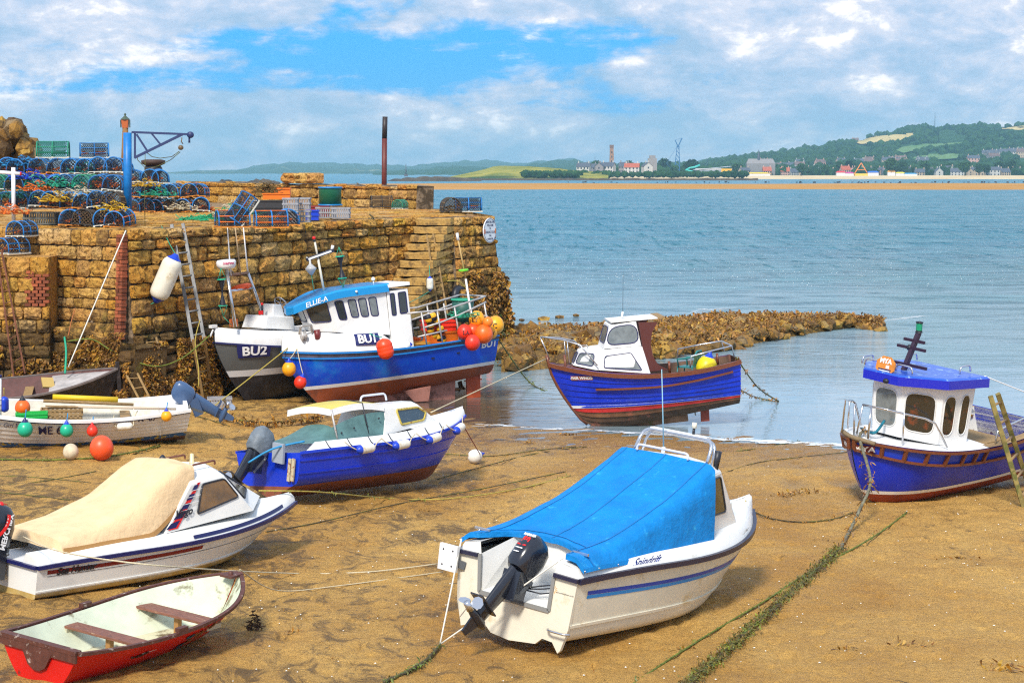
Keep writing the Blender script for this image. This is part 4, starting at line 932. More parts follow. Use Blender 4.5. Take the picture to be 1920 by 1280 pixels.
    m = MB(); m.tube(rounded([(2.80, .42, 1.60), (2.80, .42, 1.69), (2.80, .15, 1.69), (2.80, .15, 1.60)], .04)[3:17], .012, 6); m.build('handrail', STEEL, b)
    # cream cover
    m = MB(); rows = []; NU = 28
    for i in range(NU + 1):
        u = i / NU; x0 = .45 + 2.40 * u; row = []
        ridge = float(np.interp(u, [0, .25, .55, .78, .90, 1], [.90, 1.0, 1.24, 1.60, 1.74, 1.72])); yt = .68 - .10 * u; yl_ = .82 - .04 * u; low = .74 + .05 * u + (.56 * max(0, (u - .62) / .38) ** 1.2)
        if u > .62: yl_ = .80 - .20 * (u - .62) / .38
        for j in range(21):
            v = j / 20 * 2 - 1; av = abs(v); sg = -1 if v > 0 else 1
            if av < .74: y = yt * av / .74; z = ridge + .03 * (1 - (av / .74) ** 2)
            else: k = (av - .74) / .26; y = yt + (yl_ - yt) * k ** .8; z = ridge + (low - ridge) * k ** 1.2
            wr = .014 * mnoise.noise(Vector((x0 * 2, y * 3, 1))) + .010 * abs(mnoise.noise(Vector((x0 * 1.5 + y * 2, y * 6 - x0 * 1, 4)))) + .003 * mnoise.noise(Vector((x0 * 11, y * 11, 4)))
            row.append(Vector((x0, y * sg, z + wr)))
        rows.append(row)
    m.grid(rows, 0, True); m.grid([[p + Vector((-.03, 0, -.16)) for p in rows[0]], rows[0]], 0, True)
    m.build('canvas_cover', mat('cream_canvas', (.76, .55, .32), rough=.8, spec=.15, var=.10, vscale=4, bump=.025, bscale=6), b)
    m = MB()
    for e_ in (0, -1):
        L_ = [r_[e_] for r_ in rows]; sg = 1 if e_ == 0 else -1; m.grid([[p + Vector((0, sg * .006, -.01)) for p in L_], [p + Vector((0, sg * -.012 + 0, .075)) + Vector((0, sg * .012, 0)) for p in L_]], 0, False)
    m.build('cover_hem', mat('tan_hem', (.50, .27, .09), rough=.8), b)
    m = MB()
    for i in range(8): m.ball((.8 + .26 * i, -.815 + .004 * i, .70 + .01 * i), .012, n=6)
    m.build('press_studs', BLACK, b, kind='stuff')
    leg, cw, Mx_ = outboard(b, (-.12, 0, .72), 18, 1.35)
    for s_ in (-1, 1):
        text('lettering', 'MERCURY', .085, WPAINT, (lambda x, y: Mx_ @ Vector((-.06 + y * 1.0 + .02, -.156, .22 + x))) if s_ < 0 else (lambda x, y: Mx_ @ Vector((-.06 - y, .156, .22 + x))), cw, bold=.003)
    m = MB(); m.grid([[Mx_ @ Vector((-.20 + .16 * math.sin(k / 8 * 2) - .03, -.157 + .002, .06 + .34 * k / 8)) for k in range(9)], [Mx_ @ Vector((-.16 + .16 * math.sin(k / 8 * 2) - .03, -.158, .06 + .34 * k / 8)) for k in range(9)]]); m.build('red_flash', RED, cw)
    m = MB(); m.box(Mx_ @ Vector((-.1, 0, .495)), (.18, .05, .008), Mx_.to_3x3().normalized()); m.ball(Mx_ @ Vector((-.12, -.04, .475)), .05, n=8); m.build('red_emblem', RED, cw)
    return b, h
hunter, h_hunt = boat_hunter()

# ------------------------------------------------------------------ red dinghy
def boat_dinghy():
    loc, rot = frame_pose((0, 0, 0), (-5.49, 21.81, .42), 57.3, -1.1, 3.7)
    b = thing('rowing_dinghy', 'red rowing dinghy with chipped paint, pale inside and brown thwarts', 'dinghy', loc, rot)
    h = Hull(3.5, .80, .78, (.56, .50, .70), rake=.35, es=.38, eb=.75, tm=.45, bp=3.0, rq=1.1)
    m = MB(); h.strip(m, 0, 1, nw=9); h.transom(m); m.build('hull', mat('dinghy_red', (.60, .008, .004), rough=.45, var=.12, vscale=2, col2=(.20, .02, .01), thr=(.64, .68), s2=5), b)
    hi = Hull(3.45, .765, .77, (.56, .50, .70), rake=.33, es=.38, eb=.75, tm=.45, bp=3.0, rq=1.1); hi.zk = lambda t: .05
    m = MB(); hi.strip(m, 0, .99, nw=9); hi.transom(m); m2 = MB(); m2.v = [(v[0] + .035, v[1], v[2]) for v in m.v]; m2.f, m2.m, m2.s = m.f, m.m, m.s
    m2.build('lining', mat('dinghy_lining', (.62, .66, .50), rough=.6, var=.12, vscale=3, col2=(.20, .17, .09), thr=(.57, .66), s2=2.6), b)
    m = MB(); hi.deck(m, .02, .9, z=.14, camber=0, inset=.0); m.build('floor', mat('dinghy_floor', (.62, .58, .38), rough=.7, col2=(.16, .11, .05), thr=(.5, .6), s2=4), b)
    GW = mat('gunwale_brown', (.10, .032, .020), rough=.6, var=.3, vscale=12, col2=(.45, .36, .30), thr=(.6, .68), s2=10)
    m = MB(); h.rail(m, 1.0, .012, .05, .04); m.build('gunwale', GW, b)
    m = MB(); y1 = h.b(0); m.bar((.01, y1, .565), (.01, -y1, .565), .10, .05); m.box((-.02, 0, .50), (.03, 2 * y1, .10)); m.prism([(-.24, .48), (.24, .48), (.14, .30), (.05, .25), (-.05, .25), (-.14, .30)], Matrix(((0, 0, 1, -.04), (1, 0, 0, 0), (0, 1, 0, 0), (0, 0, 0, 1))), .03); m.build('transom_board', GW, b)
    m = MB(); m.box((3.36, 0, .70), (.24, .20, .03)); m.lathe([(.03, 0), (.03, .05), (.001, .06)], 8, Matrix.Translation((3.34, 0, .70))); m.build('breasthook', GW, b)
    TH = mat('thwart_brown', (.20, .075, .045), rough=.55, var=.35, vscale=9, stretch=(4, 1, 4), col2=(.45, .30, .18), thr=(.62, .70), s2=7)
    for x_, w_ in ((1.15, .22), (2.35, .24)):
        yy = hi.pt(x_ / 3.55, .74, 1).y; m = MB(); m.box((x_, 0, .395), (w_, 2 * yy, .035)); o_ = m.build('thwart', TH, b, bevel=.006)
        m = MB(); m.box((x_, 0, .25), (.07, .07, .26)); m.build('support_post', mat('raw_post', (.34, .17, .05), rough=.7), o_)
        m = MB(); m.box((x_, yy - .03, .35), (w_ + .02, .05, .06)); m.box((x_, -yy + .03, .35), (w_ + .02, .05, .06)); m.build('thwart_knee', mat('knee_pale', (.45, .42, .30), rough=.7), o_)
    for s_ in (1, -1):
        m = MB(); p = h.pt(.44, 1, s_); m.box(p + Vector((0, 0, .04)), (.16, .07, .05)); m.build('oarlock_pad', GW, b)
    r_ = random.Random(5)   # chipped patches on the visible side
    for nm, mm, L_ in (('chipped_patch', mat('chip_brown', (.26, .10, .02), rough=.7, var=.5, vscale=30), [(.60, .60, .13, .25), (.55, .5, .06, .10), (.66, .72, .05, .1)]), ('blue_chip', mat('chip_teal', (.01, .10, .14), rough=.6), [(.52, .46, .03, .07), (.53, .68, .04, .04), (.515, .36, .03, .04)]), ('dark_chip', mat('chip_dark', (.08, .02, .01), rough=.6), [(.28, .62, .05, .02), (.31, .66, .02, .015), (.38, .3, .02, .02), (.8, .7, .04, .05)])):
        m = MB()
        for t, w, a, c in L_:
            for k in range(int(10 + a * 420)):
                tt, ww = t + r_.gauss(0, .35) * a * .5, w + r_.gauss(0, .4) * c; s1 = r_.uniform(.3, 1) * .012
                if not .02 < ww < .95: continue
                m.add([h.pt(tt + s1 * math.cos(q) * r_.uniform(.5, 1.1), min(ww + s1 * 3.2 * math.sin(q) * r_.uniform(.6, 1.3), .97), -1, .010 + .001 * (k % 5)) for q in [i * 1.047 for i in range(6)]], [(0, 1, 2, 3, 4, 5)])
        m.build(nm, mm, b, kind='stuff')
    return b, h
dinghy, h_din = boat_dinghy()
def wp(b, p): return b.matrix_basis @ Vector(p)
# ------------------------------------------------------------------ floats and fenders: things of their own
def buoy(p, r, m, label, group=None, neck=None, rope=None, rope_to=None, name='buoy', cat='buoy', tilt=(0, 0, 0), squash=1.12, mark=None, cap=True):
    t = thing(name, label, cat, p, tilt, group)
    mb = MB(); k = 12; prof = [(max(r * math.sin(math.pi * i / k), 1e-4), -r * math.cos(math.pi * i / k) * (squash if i > k / 2 else 1)) for i in range(k + 1)]; mb.lathe(prof, 18); mb.build('float_body', m, t)
    if cap: mb = MB(); mb.lathe([(r * .55, r * .80 * squash), (r * .28, r * 1.10 * squash), (r * .15, r * 1.28 * squash), (r * .13, r * 1.42 * squash), (.001, r * 1.42 * squash)], 12); mb.build('neck', neck or BLUEB, t)
    if rope_to is not None:
        t_inv = (Matrix.Translation(Vector(p)) @ Euler(tilt).to_matrix().to_4x4()).inverted(); mb = MB(); ropes_on(mb, (0, 0, r * 1.35), t_inv @ Vector(rope_to), .02, .012, 6); mb.build('lanyard', rope or ROPE, t)
    if mark: text('lettering', mark, r * .75, BPAINT, lambda x, y: Vector((x, -math.sqrt(max((r * 1.02) ** 2 - x * x - y * y, 1e-5)), y)), t, bold=.004)
    return t
def fender(p, r, L, m, label, group=None, ends=None, rot=(0, 0, 0), rope=None, ropes=(), ribs=False):
    t = thing('fender', label, 'fender', p, rot, group); mb = MB(); pr = []
    for i in range(17):
        z = -L / 2 + L * i / 16; e = min(1, (L / 2 - abs(z)) / (r * .9)); pr.append((max(r * math.sqrt(max(1 - (1 - e) ** 2, 0)), .012) * (1 + (.035 * math.cos(z * 60) if ribs else 0)), z))
    mb.lathe(pr, 18); mb.build('float_body', m, t)
    for s_ in (-1, 1):
        if ends: mb = MB(); mb.lathe([(r * .72, s_ * (L / 2 - r * .24)), (r * .42, s_ * (L / 2 + .0)), (r * .22, s_ * (L / 2 + r * .28)), (.001, s_ * (L / 2 + r * .30))], 12); mb.build('end_cap', ends, t)
    ti = (Matrix.Translation(Vector(p)) @ Euler(rot).to_matrix().to_4x4()).inverted()
    for a, q in ropes: mb = MB(); ropes_on(mb, (0, 0, a * (L / 2 + r * .2)), ti @ Vector(q), .03, .011, 6); mb.build('lanyard', rope or ROPE, t)
    return t
def clinker(h, b, m, n=8, w0=.12, ov=.018, top=1.0, t1=.995):
    ws = [w0 + (top - w0) * ((i / n) ** .85) for i in range(n + 1)]
    for i in range(n):
        for sd_ in (1, -1):
            mb = MB(); rows = []; nt = 26
            for k in range(nt + 1):
                t = t1 * (1 - (1 - k / nt) ** 1.3); e = ov * min(1, (1 - t) * 6 + .15)
                a, c = h.pt(t, ws[i], sd_, e), h.pt(t, ws[i + 1], sd_, .002); low = h.pt(t, ws[i] + .004, sd_, -.004); mid = h.pt(t, (ws[i] + ws[i + 1]) / 2, sd_, e * .55)
                rows.append([low, a, mid, c])
            mb.grid(rows, 0, False, flip=sd_ > 0); mb.build('plank', m[i] if isinstance(m, list) else m, b)

# ------------------------------------------------------------------ small blue boat with a row of fenders
def boat_romi():
    loc, rot = frame_pose((0, 0, 0), (-4.45, 34.94, .40), 47.1, 1.8, -5.5)
    b = thing('cuddy_boat', 'blue cuddy boat with yellow roofed canopy and a line of small white fenders', 'motor boat', loc, rot)
    h = Hull(5.2, .95, .96, (.86, .88, 1.22), rake=.95, chine=(.36, .86), es=.4, eb=.9, tm=.4, bp=2.6, rq=1.2)
    BL = mat('hull_blue', (.002, .036, .56), rough=.35, coat=.15, var=.15, vscale=2, col2=(.02, .06, .55), thr=(.6, .75), s2=4)
    m = MB(); f = lambda t: h.wz(t, .24 + .08 * t); h.strip(m, f, 1, nw=7); h.transom(m, .28, 1); m.build('hull', BL, b)
    m = MB(); h.strip(m, 0, f, nw=5); h.transom(m, 0, .28); m.build('red_bottom', mat('antifoul_brown', (.25, .075, .04), rough=.7, var=.3, vscale=3, col2=(.12, .05, .02), thr=(.5, .65), s2=3), b)
    for zz in (.47, .70): m = MB(); g = lambda t: h.wz(t, zz + .12 * t * t); h.strip(m, g, lambda t: g(t) + .03, nw=1, off=.016, thick=.02, t1=.93); m.build('hull_moulding', BL, b)
    m = MB(); h.rail(m, 1, .01, .04, .05); m.build('rubbing_strake', BL, b)
    m = MB()
    for sd_ in (1, -1):
        rows = []
        for i in range(26):
            t = .1 + .9 * i / 25; a = h.pt(t, 1, sd_); k = min(1, abs(a.y) / .3); rows.append([a + Vector((0, 0, .02)), Vector((a.x - .02 * t, a.y - sd_ * .05 * k, a.z + .12)), Vector((a.x - .04 * t, a.y - sd_ * .20 * k, a.z + .15))])
        m.grid(rows, 0, True, flip=sd_ > 0); m.add([rows[0][0], rows[0][1], rows[0][2], h.pt(.02, 1, sd_)], [(0, 1, 2, 3)])
    rows = []
    for i in range(10):
        t = .6 + .4 * i / 9; a = h.pt(t, 1, 1); yy = max(a.y - .2 * min(1, a.y / .3), .01); rows.append([Vector((a.x - .04 * t, yy * (1 - 2 * j / 6), a.z + .15 + .05 * (1 - (1 - j / 3) ** 2))) for j in range(7)])
    m.grid(rows, 0, True); m.build('side_deck', WHITE2, b)
    m = MB(); m.add([(.02, -.93, .84), (.02, .93, .84), (.02, .45, .60), (.02, -.45, .60), (.5, .6, .7), (.5, -.6, .7), (.5, .8, 1.0), (.5, -.8, 1.0)], [(2, 4, 5, 3), (5, 4, 6, 7)]); m.build('motor_well', WHITE2, b)
    # cabin
    base = [(2.25, -.74, 1.02), (4.0, -.42, 1.18), (4.3, 0, 1.22), (4.0, .42, 1.18), (2.25, .74, 1.02)]
    topp = [(2.42, -.60, 1.52), (3.48, -.44, 1.54), (3.6, 0, 1.55), (3.48, .44, 1.54), (2.42, .60, 1.52)]
    top2 = [(2.45, -.50, 1.60), (3.38, -.36, 1.61), (3.45, 0, 1.62), (3.38, .36, 1.61), (2.45, .50, 1.60)]
    shell(b, 'cabin', [base, topp, top2], WHITE, bevel=.02)
    q = [base[0], base[1], topp[1], topp[0]]; YF = mat('rusted_yellow_frame', (.50, .40, .07), rough=.6, col2=(.25, .09, .02), thr=(.52, .6), s2=16)
    SL = mat('slate_glass', (.03, .06, .09), rough=.25, spec=.8, col2=(.45, .5, .45), thr=(.62, .7), s2=30)
    for sd_, q in ((-1, q), (1, [base[4], base[3], topp[3], topp[4]])): window(b, [on_quad(q, .34, .24), on_quad(q, .80, .22), on_quad(q, .97, .55), on_quad(q, .90, .86), on_quad(q, .32, .88)], .05, glass=SL, frame=YF, fr=.024, hint=(0, sd_, 0))
    m = MB(); m.tube(rounded([(2.62, .30, 1.58), (2.66, .30, 1.76), (3.30, .30, 1.78), (3.34, .30, 1.6)], .07)[3:17], .022, 6); m.build('grab_rail', mat('cream_rail', (.62, .64, .72), rough=.35), b)
    # canopy: yellow roof panels, white front, grey screen and a sloping grey-green cover
    YR = mat('yellow_vinyl', (.66, .52, .07), rough=.4, var=.12, vscale=3); CV = mat('grey_green_canvas', (.09, .19, .19), rough=.6, var=.3, vscale=3, bump=.01, bscale=8)
    prof = lambda u, v: Vector((1.05 + 1.33 * u, .62 - 1.24 * v, 1.50 + .16 * math.sin(math.pi * min(u * .62 + .18, 1)) + .06 * math.sin(math.pi * v)))
    for u0, u1 in ((0, .58), (.60, 1)):
        m = MB(); m.grid([[prof(u0 + (u1 - u0) * i / 6, j / 8) for j in range(9)] for i in range(7)], 0, True); m.grid([[prof(u0 + (u1 - u0) * i / 6, j / 8) + Vector((0, 0, -.03)) for j in range(9)] for i in range(7)], 0, True, flip=True); m.build('canopy_panel', YR, b)
    m = MB(); m.grid([[prof(i / 8, 1) + Vector((0, -.003, 0)) for i in range(9)], [prof(i / 8, 1) + Vector((0, -.02, -.12)) for i in range(9)]]); m.grid([[prof(0, j / 8) + Vector((-.003, 0, 0)) for j in range(9)], [prof(0, j / 8) + Vector((-.02, 0, -.12)) for j in range(9)]]); m.build('canopy_valance', WHITE2, b)
    m = MB(); m.tube([prof(.59, j / 8) + Vector((0, 0, .004)) for j in range(9)], .014, 5); m.tube([prof(.59, 1), Vector((1.9, -.70, 1.02))], .014, 5); m.tube([prof(0, 1), Vector((1.1, -.70, 1.0))], .02, 5, 1); m.build('canopy_frame', [BLACK, GALV], b)
    m = MB(); A = [Vector((1.1 + 1.25 * i / 8, -.72, 1.0)) for i in range(9)]; Bq = [prof(i / 8, 1) + Vector((0, .0, -.13 - .20 * (1 - i / 8))) for i in range(9)]; m.grid([A, Bq], 0, True); m.build('side_screen', CV, b)
    rows = []
    for i in range(15):
        u = i / 14; x_ = .28 + .95 * u; zr = 1.00 + .30 * u ** 1.6
        rows.append([Vector((x_, .74 * (1 - 2 * j / 10), 1.0 + (zr - 1.0) * (1 - abs(1 - j / 5) ** 3) + .012 * mnoise.noise(Vector((x_ * 3, j * .7, 1))))) for j in range(11)])
    m = MB(); m.grid(rows, 0, True); m.build('cockpit_cover', CV, b)
    m = MB(); 
    for i in range(4): c = Vector((1.2 + .32 * i, -.71, 1.14 + .07 * i)); m.ball(c, .02, n=6)
    for i in range(7): a = h.pt(.12 + .1 * i, 1, -1); m.tube([a + Vector((0, .03, .17)), a + Vector((.05, .0, .06)), a + Vector((.08, -.02, .02))], .009, 4)
    m.build('shock_cord', BLACK, b, kind='stuff')
    text('name_lettering', 'Romi', .12, mat('script_blue', (.01, .06, .45)), plane_fn((4.72, -.06, 1.395), (1, .12, .03), (-.1, 1, 0), .02), b, bold=.004)
    leg, cw, Mx_ = outboard(b, (-.16, .10, .78), 42, 1.12, cover=mat('grey_hood', (.15, .18, .21), rough=.55, var=.35, vscale=5, bump=.03, bscale=5))
    m = MB(); m.box((-.10, -.42, .86), (.05, .30, .36), Euler((.15, 0, 0)).to_matrix()); m.build('motor_pad', mat('grey_board', (.32, .36, .42), rough=.6), b)
    m = MB()
    for y_ in (-.64, -.74): m.box((-.05, y_, .55), (.03, .07, .42), Euler((.2, 0, 0)).to_matrix())
    m.build('trim_plate', mat('rusty_cream', (.55, .48, .32), rough=.7, col2=(.30, .10, .02), thr=(.52, .6), s2=14), b)
    return b, h
romi, h_romi = boat_romi()
for i, t in enumerate((.245, .42, .60, .795)):   # fender string along the side, ends touching the hull
    a = wp(romi, h_romi.pt(t, 1, -1, .11) + Vector((0, -.02, -.05))); c = wp(romi, h_romi.pt(t + .075, 1, -1, .11) + Vector((0, -.02, -.03))); d = (c - a).normalized()
    e = d.to_track_quat('Z', 'Y').to_euler(); L_ = [wp(romi, h_romi.pt(t - .05, 1, -1, .05) + Vector((0, 0, .12))), wp(romi, h_romi.pt(t + .125, 1, -1, .05) + Vector((0, 0, .10)))]
    fender((a + c) / 2, .085, .40, FWHITE, ['small white fender nearest the outboard on the blue cuddy boat', 'small white fender second from the stern of the blue cuddy boat', 'small white fender below the cuddy cabin rear corner', 'small white fender nearest the bow of the blue cuddy boat'][i], 'small fenders strung along the blue cuddy boat', rot=tuple(e), ropes=((-1, L_[0]), (1, L_[1])))
    q = a - d * .03; mb = MB(); mb.lathe([(.086, 0), (.07, -.05), (.03, -.09), (.001, -.1)], 12, Matrix.Translation(a + d * .05) @ d.to_track_quat('Z', 'Y').to_matrix().to_4x4()); o_ = bpy.data.objects[-1] if False else None
    f_ = [o for o in SC.objects if o.name.startswith('fender') and o.parent is None][-1]; me_ = mb.build('end_cap', BLUEB, f_); me_.matrix_parent_inverse = f_.matrix_basis.inverted()

# ------------------------------------------------------------------ blue fishing boat BU1
def boat_bu1():
    loc, rot = frame_pose((5.1, 0, 0), (-5.33, 52.35, -.02), 205, 5.5, 2)
    b = thing('fishing_boat', 'bright blue fishing boat numbered BU1 with white wheelhouse and red buoys at the stern', 'fishing boat', loc, rot)
    h = Hull(5.95, 1.15, .80, (1.33, 1.36, 1.64), rake=.85, es=.33, eb=.80, tm=.45, bp=3.0, rq=1.5, trake=.12, foot=.08)
    h.zk = lambda t: .22 * max(0, .5 - t) ** 1.2 * 2 + .02
    BL = mat('fishing_blue', (.001, .07, .66), rough=.22, coat=.4, var=.12, vscale=1.5, col2=(.005, .20, .74), thr=(.52, .66), s2=1.0)
    w1 = lambda t: h.wz(t, .50); w2 = lambda t: h.wz(t, .60)
    m = MB(); h.strip(m, w2, .90, nw=7); m2 = h.wz(0, .60); h.transom(m, m2, .90); m.build('hull', BL, b)
    m = MB(); h.strip(m, w1, w2, nw=1); h.transom(m, h.wz(0, .50), m2, n=1); m.build('white_waterline', WPAINT if False else mat('boot_white', (.78, .78, .78), rough=.4, col2=(.6, .45, .1), thr=(.68, .72), s2=2), b)
    m = MB(); h.strip(m, 0, w1, nw=7, sq=1.6); h.transom(m, 0, h.wz(0, .50)); m.build('red_bottom', mat('antifoul_red', (.32, .075, .025), rough=.62, var=.2, vscale=1.6, col2=(.14, .05, .03), thr=(.52, .68), s2=2.2), b)
    m = MB(); h.strip(m, .905, .985, nw=1, off=.012, thick=.03); h.transom(m, .9, 1, n=2); m.build('rubbing_band', mat('grey_fender_band', (.10, .09, .13), rough=.55, var=.35, vscale=5), b)
    m = MB(); h.rail(m, .895, .02, .04, .035); h.rail(m, .995, .01, .07, .04); m.build('gunwale', mat('rail_blue', (.01, .20, .60), rough=.3), b)
    m = MB(); h.deck(m, .02, .6, z=.95, camber=.02, inset=.04); hh = Hull(5.9, 1.11, .80, (1.33, 1.36, 1.64), rake=.8, es=.33, eb=.8, tm=.45, bp=3, rq=1.5); hh.strip(m, .62, 1, nw=3, t1=.6); hh.transom(m, .62, 1); m.build('deck', mat('working_deck', (.16, .15, .14), rough=.7, var=.4), b)
    # skeg, fin, rudder, screw
    SK = mat('skeg_pink', (.46, .20, .15), rough=.65, var=.2, vscale=3, col2=(.22, .09, .06), thr=(.5, .62), s2=3); Ms = lambda y, z=0: Matrix(((1, 0, 0, 0), (0, 0, -1, y), (0, 1, 0, 0), (0, 0, 0, 1)))
    m = MB(); m.prism([(.95, .32), (4.6, .08), (4.4, .0), (3.0, -.14), (1.05, -.42)][::-1], Ms(.05), .10); m.build('skeg', SK, b)
    m = MB(); Mf = Matrix.Translation((0, .52, 0)) @ Euler((R(-12), 0, 0)).to_matrix().to_4x4() @ Ms(.02); m.prism([(1.95, .16), (2.75, .13), (2.45, -.22), (2.02, -.26)][::-1], Mf, .04); m.build('bilge_keel', SK, b)
    m = MB(); m.prism([(.18, .24), (.62, .26), (.66, -.42), (.25, -.44)][::-1], Ms(.025), .05); m.bar((.15, 0, .06), (.68, 0, .08), .07, .03); m.build('rudder', mat('rudder_orange', (.45, .07, .015), rough=.55, var=.25), b)
    m = MB(); c = Vector((.80, 0, -.12)); m.tube([(1.0, 0, -.12), (.70, 0, -.12)], [.05, .03], 8)
    for k in range(4):
        a = R(90 * k + 20); m.grid([[c + Vector((q * .04, math.cos(a) * rr_ - math.sin(a) * q * .07, math.sin(a) * rr_ + math.cos(a) * q * .07)) for q in (-1, 1)] for rr_ in (.05, .12, .19, .22)])
    m.build('propeller', mat('bronze', (.16, .09, .04), rough=.4, metal=.7), b)
    # white foredeck moulding sweeping down aft on both sides
    m = MB()
    for sd_ in (1, -1):
        rows = []
        for i in range(25):
            t = .46 + .54 * i / 24; a = h.pt(t, 1, sd_); k = min(1, abs(a.y) / .4); g = min(1, max(0, (t - .46) / .17)); top = .06 + .52 * (g * g * (3 - 2 * g)) * (1 - .0 * t) - .10 * max(0, t - .7) / .3
            rows.append([a + Vector((0, 0, .02)), Vector((a.x - .03, a.y - sd_ * .05 * k, a.z + top * .55)), Vector((a.x - .1 * t, a.y - sd_ * .30 * k, a.z + top)), Vector((a.x - .15 * t, a.y * .35, a.z + top + .03))])
        m.grid(rows, 0, True, flip=sd_ > 0)
    rows_c = [[Vector((h.pt(t, 1, 1).x - .15 * t, h.pt(t, 1, 1).y * .35 * s_, h.pt(t, 1, 1).z + .58 - .10 * max(0, t - .7) / .3)) for s_ in (1, -1)] for t in [.63 + .37 * i / 8 for i in range(9)]]
    m.grid(rows_c); m.build('foredeck', WHITE2, b)
    # wheelhouse: overhanging blue roof, forward-raked windows
    base = [(3.05, -.78, 1.75), (4.55, -.72, 2.02), (5.12, -.30, 2.10), (5.12, .30, 2.10), (4.55, .72, 2.02), (3.05, .78, 1.75)]
    topr = [(3.05, -.80, 2.98), (4.72, -.76, 2.98), (5.36, -.34, 2.86), (5.36, .34, 2.86), (4.72, .76, 2.98), (3.05, .80, 2.98)]
    shell(b, 'wheelhouse', [base, topr], WHITE2, bevel=.02)
    q = [base[4], base[5], topr[5], topr[4]]   # port side, seen; left to right = fore to aft
    for u0, u1, v0, v1 in ((.10, .24, .36, .88), (.33, .46, .42, .88), (.51, .64, .43, .88), (.69, .82, .44, .88)):
        window(b, [on_quad(q, u0, v0), on_quad(q, u1, v0), on_quad(q, u1 - .01, v1), on_quad(q, u0 - .015, v1)], .07, glass=GLASS if u0 < .3 else GLASS2, frame=NAVY, hint=(0, 1, 0))
    q = [base[1], base[0], topr[0], topr[1]]
    for u0 in (.1, .33, .51, .69): quad_window(b, q, u0, u0 + .13, .4, .88, .07, glass=GLASS2, frame=NAVY, hint=(0, -1, 0))
    q = [base[3], base[4], topr[4], topr[3]]; quad_window(b, q, .12, .9, .32, .9, .08, frame=NAVY, hint=(1, .8, 0))
    q = [base[2], base[3], topr[3], topr[2]]; quad_window(b, q, .1, .9, .35, .9, .08, glass=GLASS2, frame=NAVY, hint=(1, 0, 0))
    q = [base[1], base[2], topr[2], topr[1]]; quad_window(b, q, .1, .9, .35, .9, .08, frame=NAVY, hint=(1, -.8, 0))
    m = MB(); m.add([Vector(p) + Vector((0, 0, .0)) for p in ((3.05, .80, 2.2), (2.62, .80, 2.2), (2.62, .80, 1.2), (3.05, .80, 1.2))], [(0, 1, 2, 3)])
    shell(b, 'shelter', [[(2.42, -.80, 1.05), (3.04, -.80, 1.05), (3.04, .84, 1.05), (2.42, .84, 1.05)], [(2.42, -.80, 2.95), (3.04, -.80, 2.95), (3.04, .82, 2.95), (2.42, .82, 2.95)]], WHITE2, bevel=.015)
    window(b, [(2.96, .835, 2.28), (2.84, .835, 2.28), (2.84, .83, 2.88), (2.96, .83, 2.88)], .04, glass=GLASS, frame=NAVY, hint=(0, 1, 0)); window(b, [(2.72, .835, 2.30), (2.50, .835, 2.30), (2.50, .83, 2.88), (2.72, .83, 2.88)], .04, glass=GLASS, frame=NAVY, hint=(0, 1, 0))
    RB = mat('roof_sky_blue', (.004, .26, .62), rough=.3, coat=.2)
    ro = [(3.0, -.90), (4.80, -.88), (5.62, -.42), (5.70, 0), (5.62, .42), (4.80, .88), (3.0, .90)]
    zf = lambda x: 3.14 - .34 * max(0, (x - 4.3) / 1.4) ** 1.7
    ring0 = [(x, y, zf(x) - .19) for x, y in ro]; ring1 = [(x - .01, y * .995, zf(x) - .02) for x, y in ro]; ring2 = [(x - .06 if x > 4 else x, y * .9, zf(x) + .03) for x, y in ro]
    # more points round the brow for a smooth curve
    def dense(rg):
        out = []
        for a, c in zip(rg, rg[1:]):
            for j in range(6): out.append(tuple(Vector(a).lerp(Vector(c), j / 6)))
        out.append(rg[-1]); return [(x, y, zf(x) + (z - zf_) if False else z) for (x, y, z) in out for zf_ in (0,)]
    def ring(off, k): return [(x - (.05 if off > 0 else 0), y * k, zf(x) + off) for x, y, _ in dense([(x, y, 0) for x, y in ro])]
    shell(b, 'roof', [ring(-.20, 1), ring(-.02, 1), ring(.03, .92)], RB, bottom=True)
    m = MB(); m.box((2.70, 0, 3.09), (.66, 1.80, .09)); m.build('shelter_roof', WHITE2, b, bevel=.01)
    fr_ = lambda x, y: (Vector((5.05 - x * .88, .90 - .0, zf(5.05 - x * .88) - .11 + y)) + Vector((0, -.24 * max(0, (5.05 - x * .88) - 4.80) / .82 * 2 + .008 if 5.05 - x * .88 > 4.8 else .005, 0)))
    text('name_lettering', 'ELLIE-A', .19, WPAINT, fr_, b, bold=.002)
    m = MB(); m.ball((3.95, .92, 3.06), .035); m.tube([(3.2, .3, 3.15), (3.2, .3, 3.27)], .02, 6); m.lathe([(.05, 3.27), (.06, 3.31), (.03, 3.35), (.001, 3.36)], 8, Matrix.Translation((3.2, .3, 0))); m.build('roof_lights', WHITE2, b)
    # mast with radar scanner, lamp and day shapes
    m = MB(); m.tube([(4.55, .0, 3.10), (4.62, 0, 4.02)], .035, 8); m.tube([(4.62, 0, 4.02), (4.66, 0, 4.50)], .03, 8); m.build('mast', mat('mast_cream', (.66, .62, .52), rough=.4), b)
    m = MB(); m.ball((4.67, 0, 4.60), .05); m.build('mast_light', RED, b); m = MB(); m.tube([(4.665, 0, 4.5), (4.67, 0, 4.56)], .04, 8); m.build('light_base', BPAINT, b)
    m = MB(); d = Euler((0, R(12), 0)).to_matrix(); m.box((4.56, .02, 4.12), (.82, .10, .09), d); m.tube([(4.2, .02, 4.22), (4.16, .02, 4.34)], .045, 8, 1); m.box((4.58, .075, 4.12), (.7, .006, .05), d, 1); m.build('radar_scanner', [mat('scanner_navy', (.02, .025, .05), rough=.3), WHITE2], b)
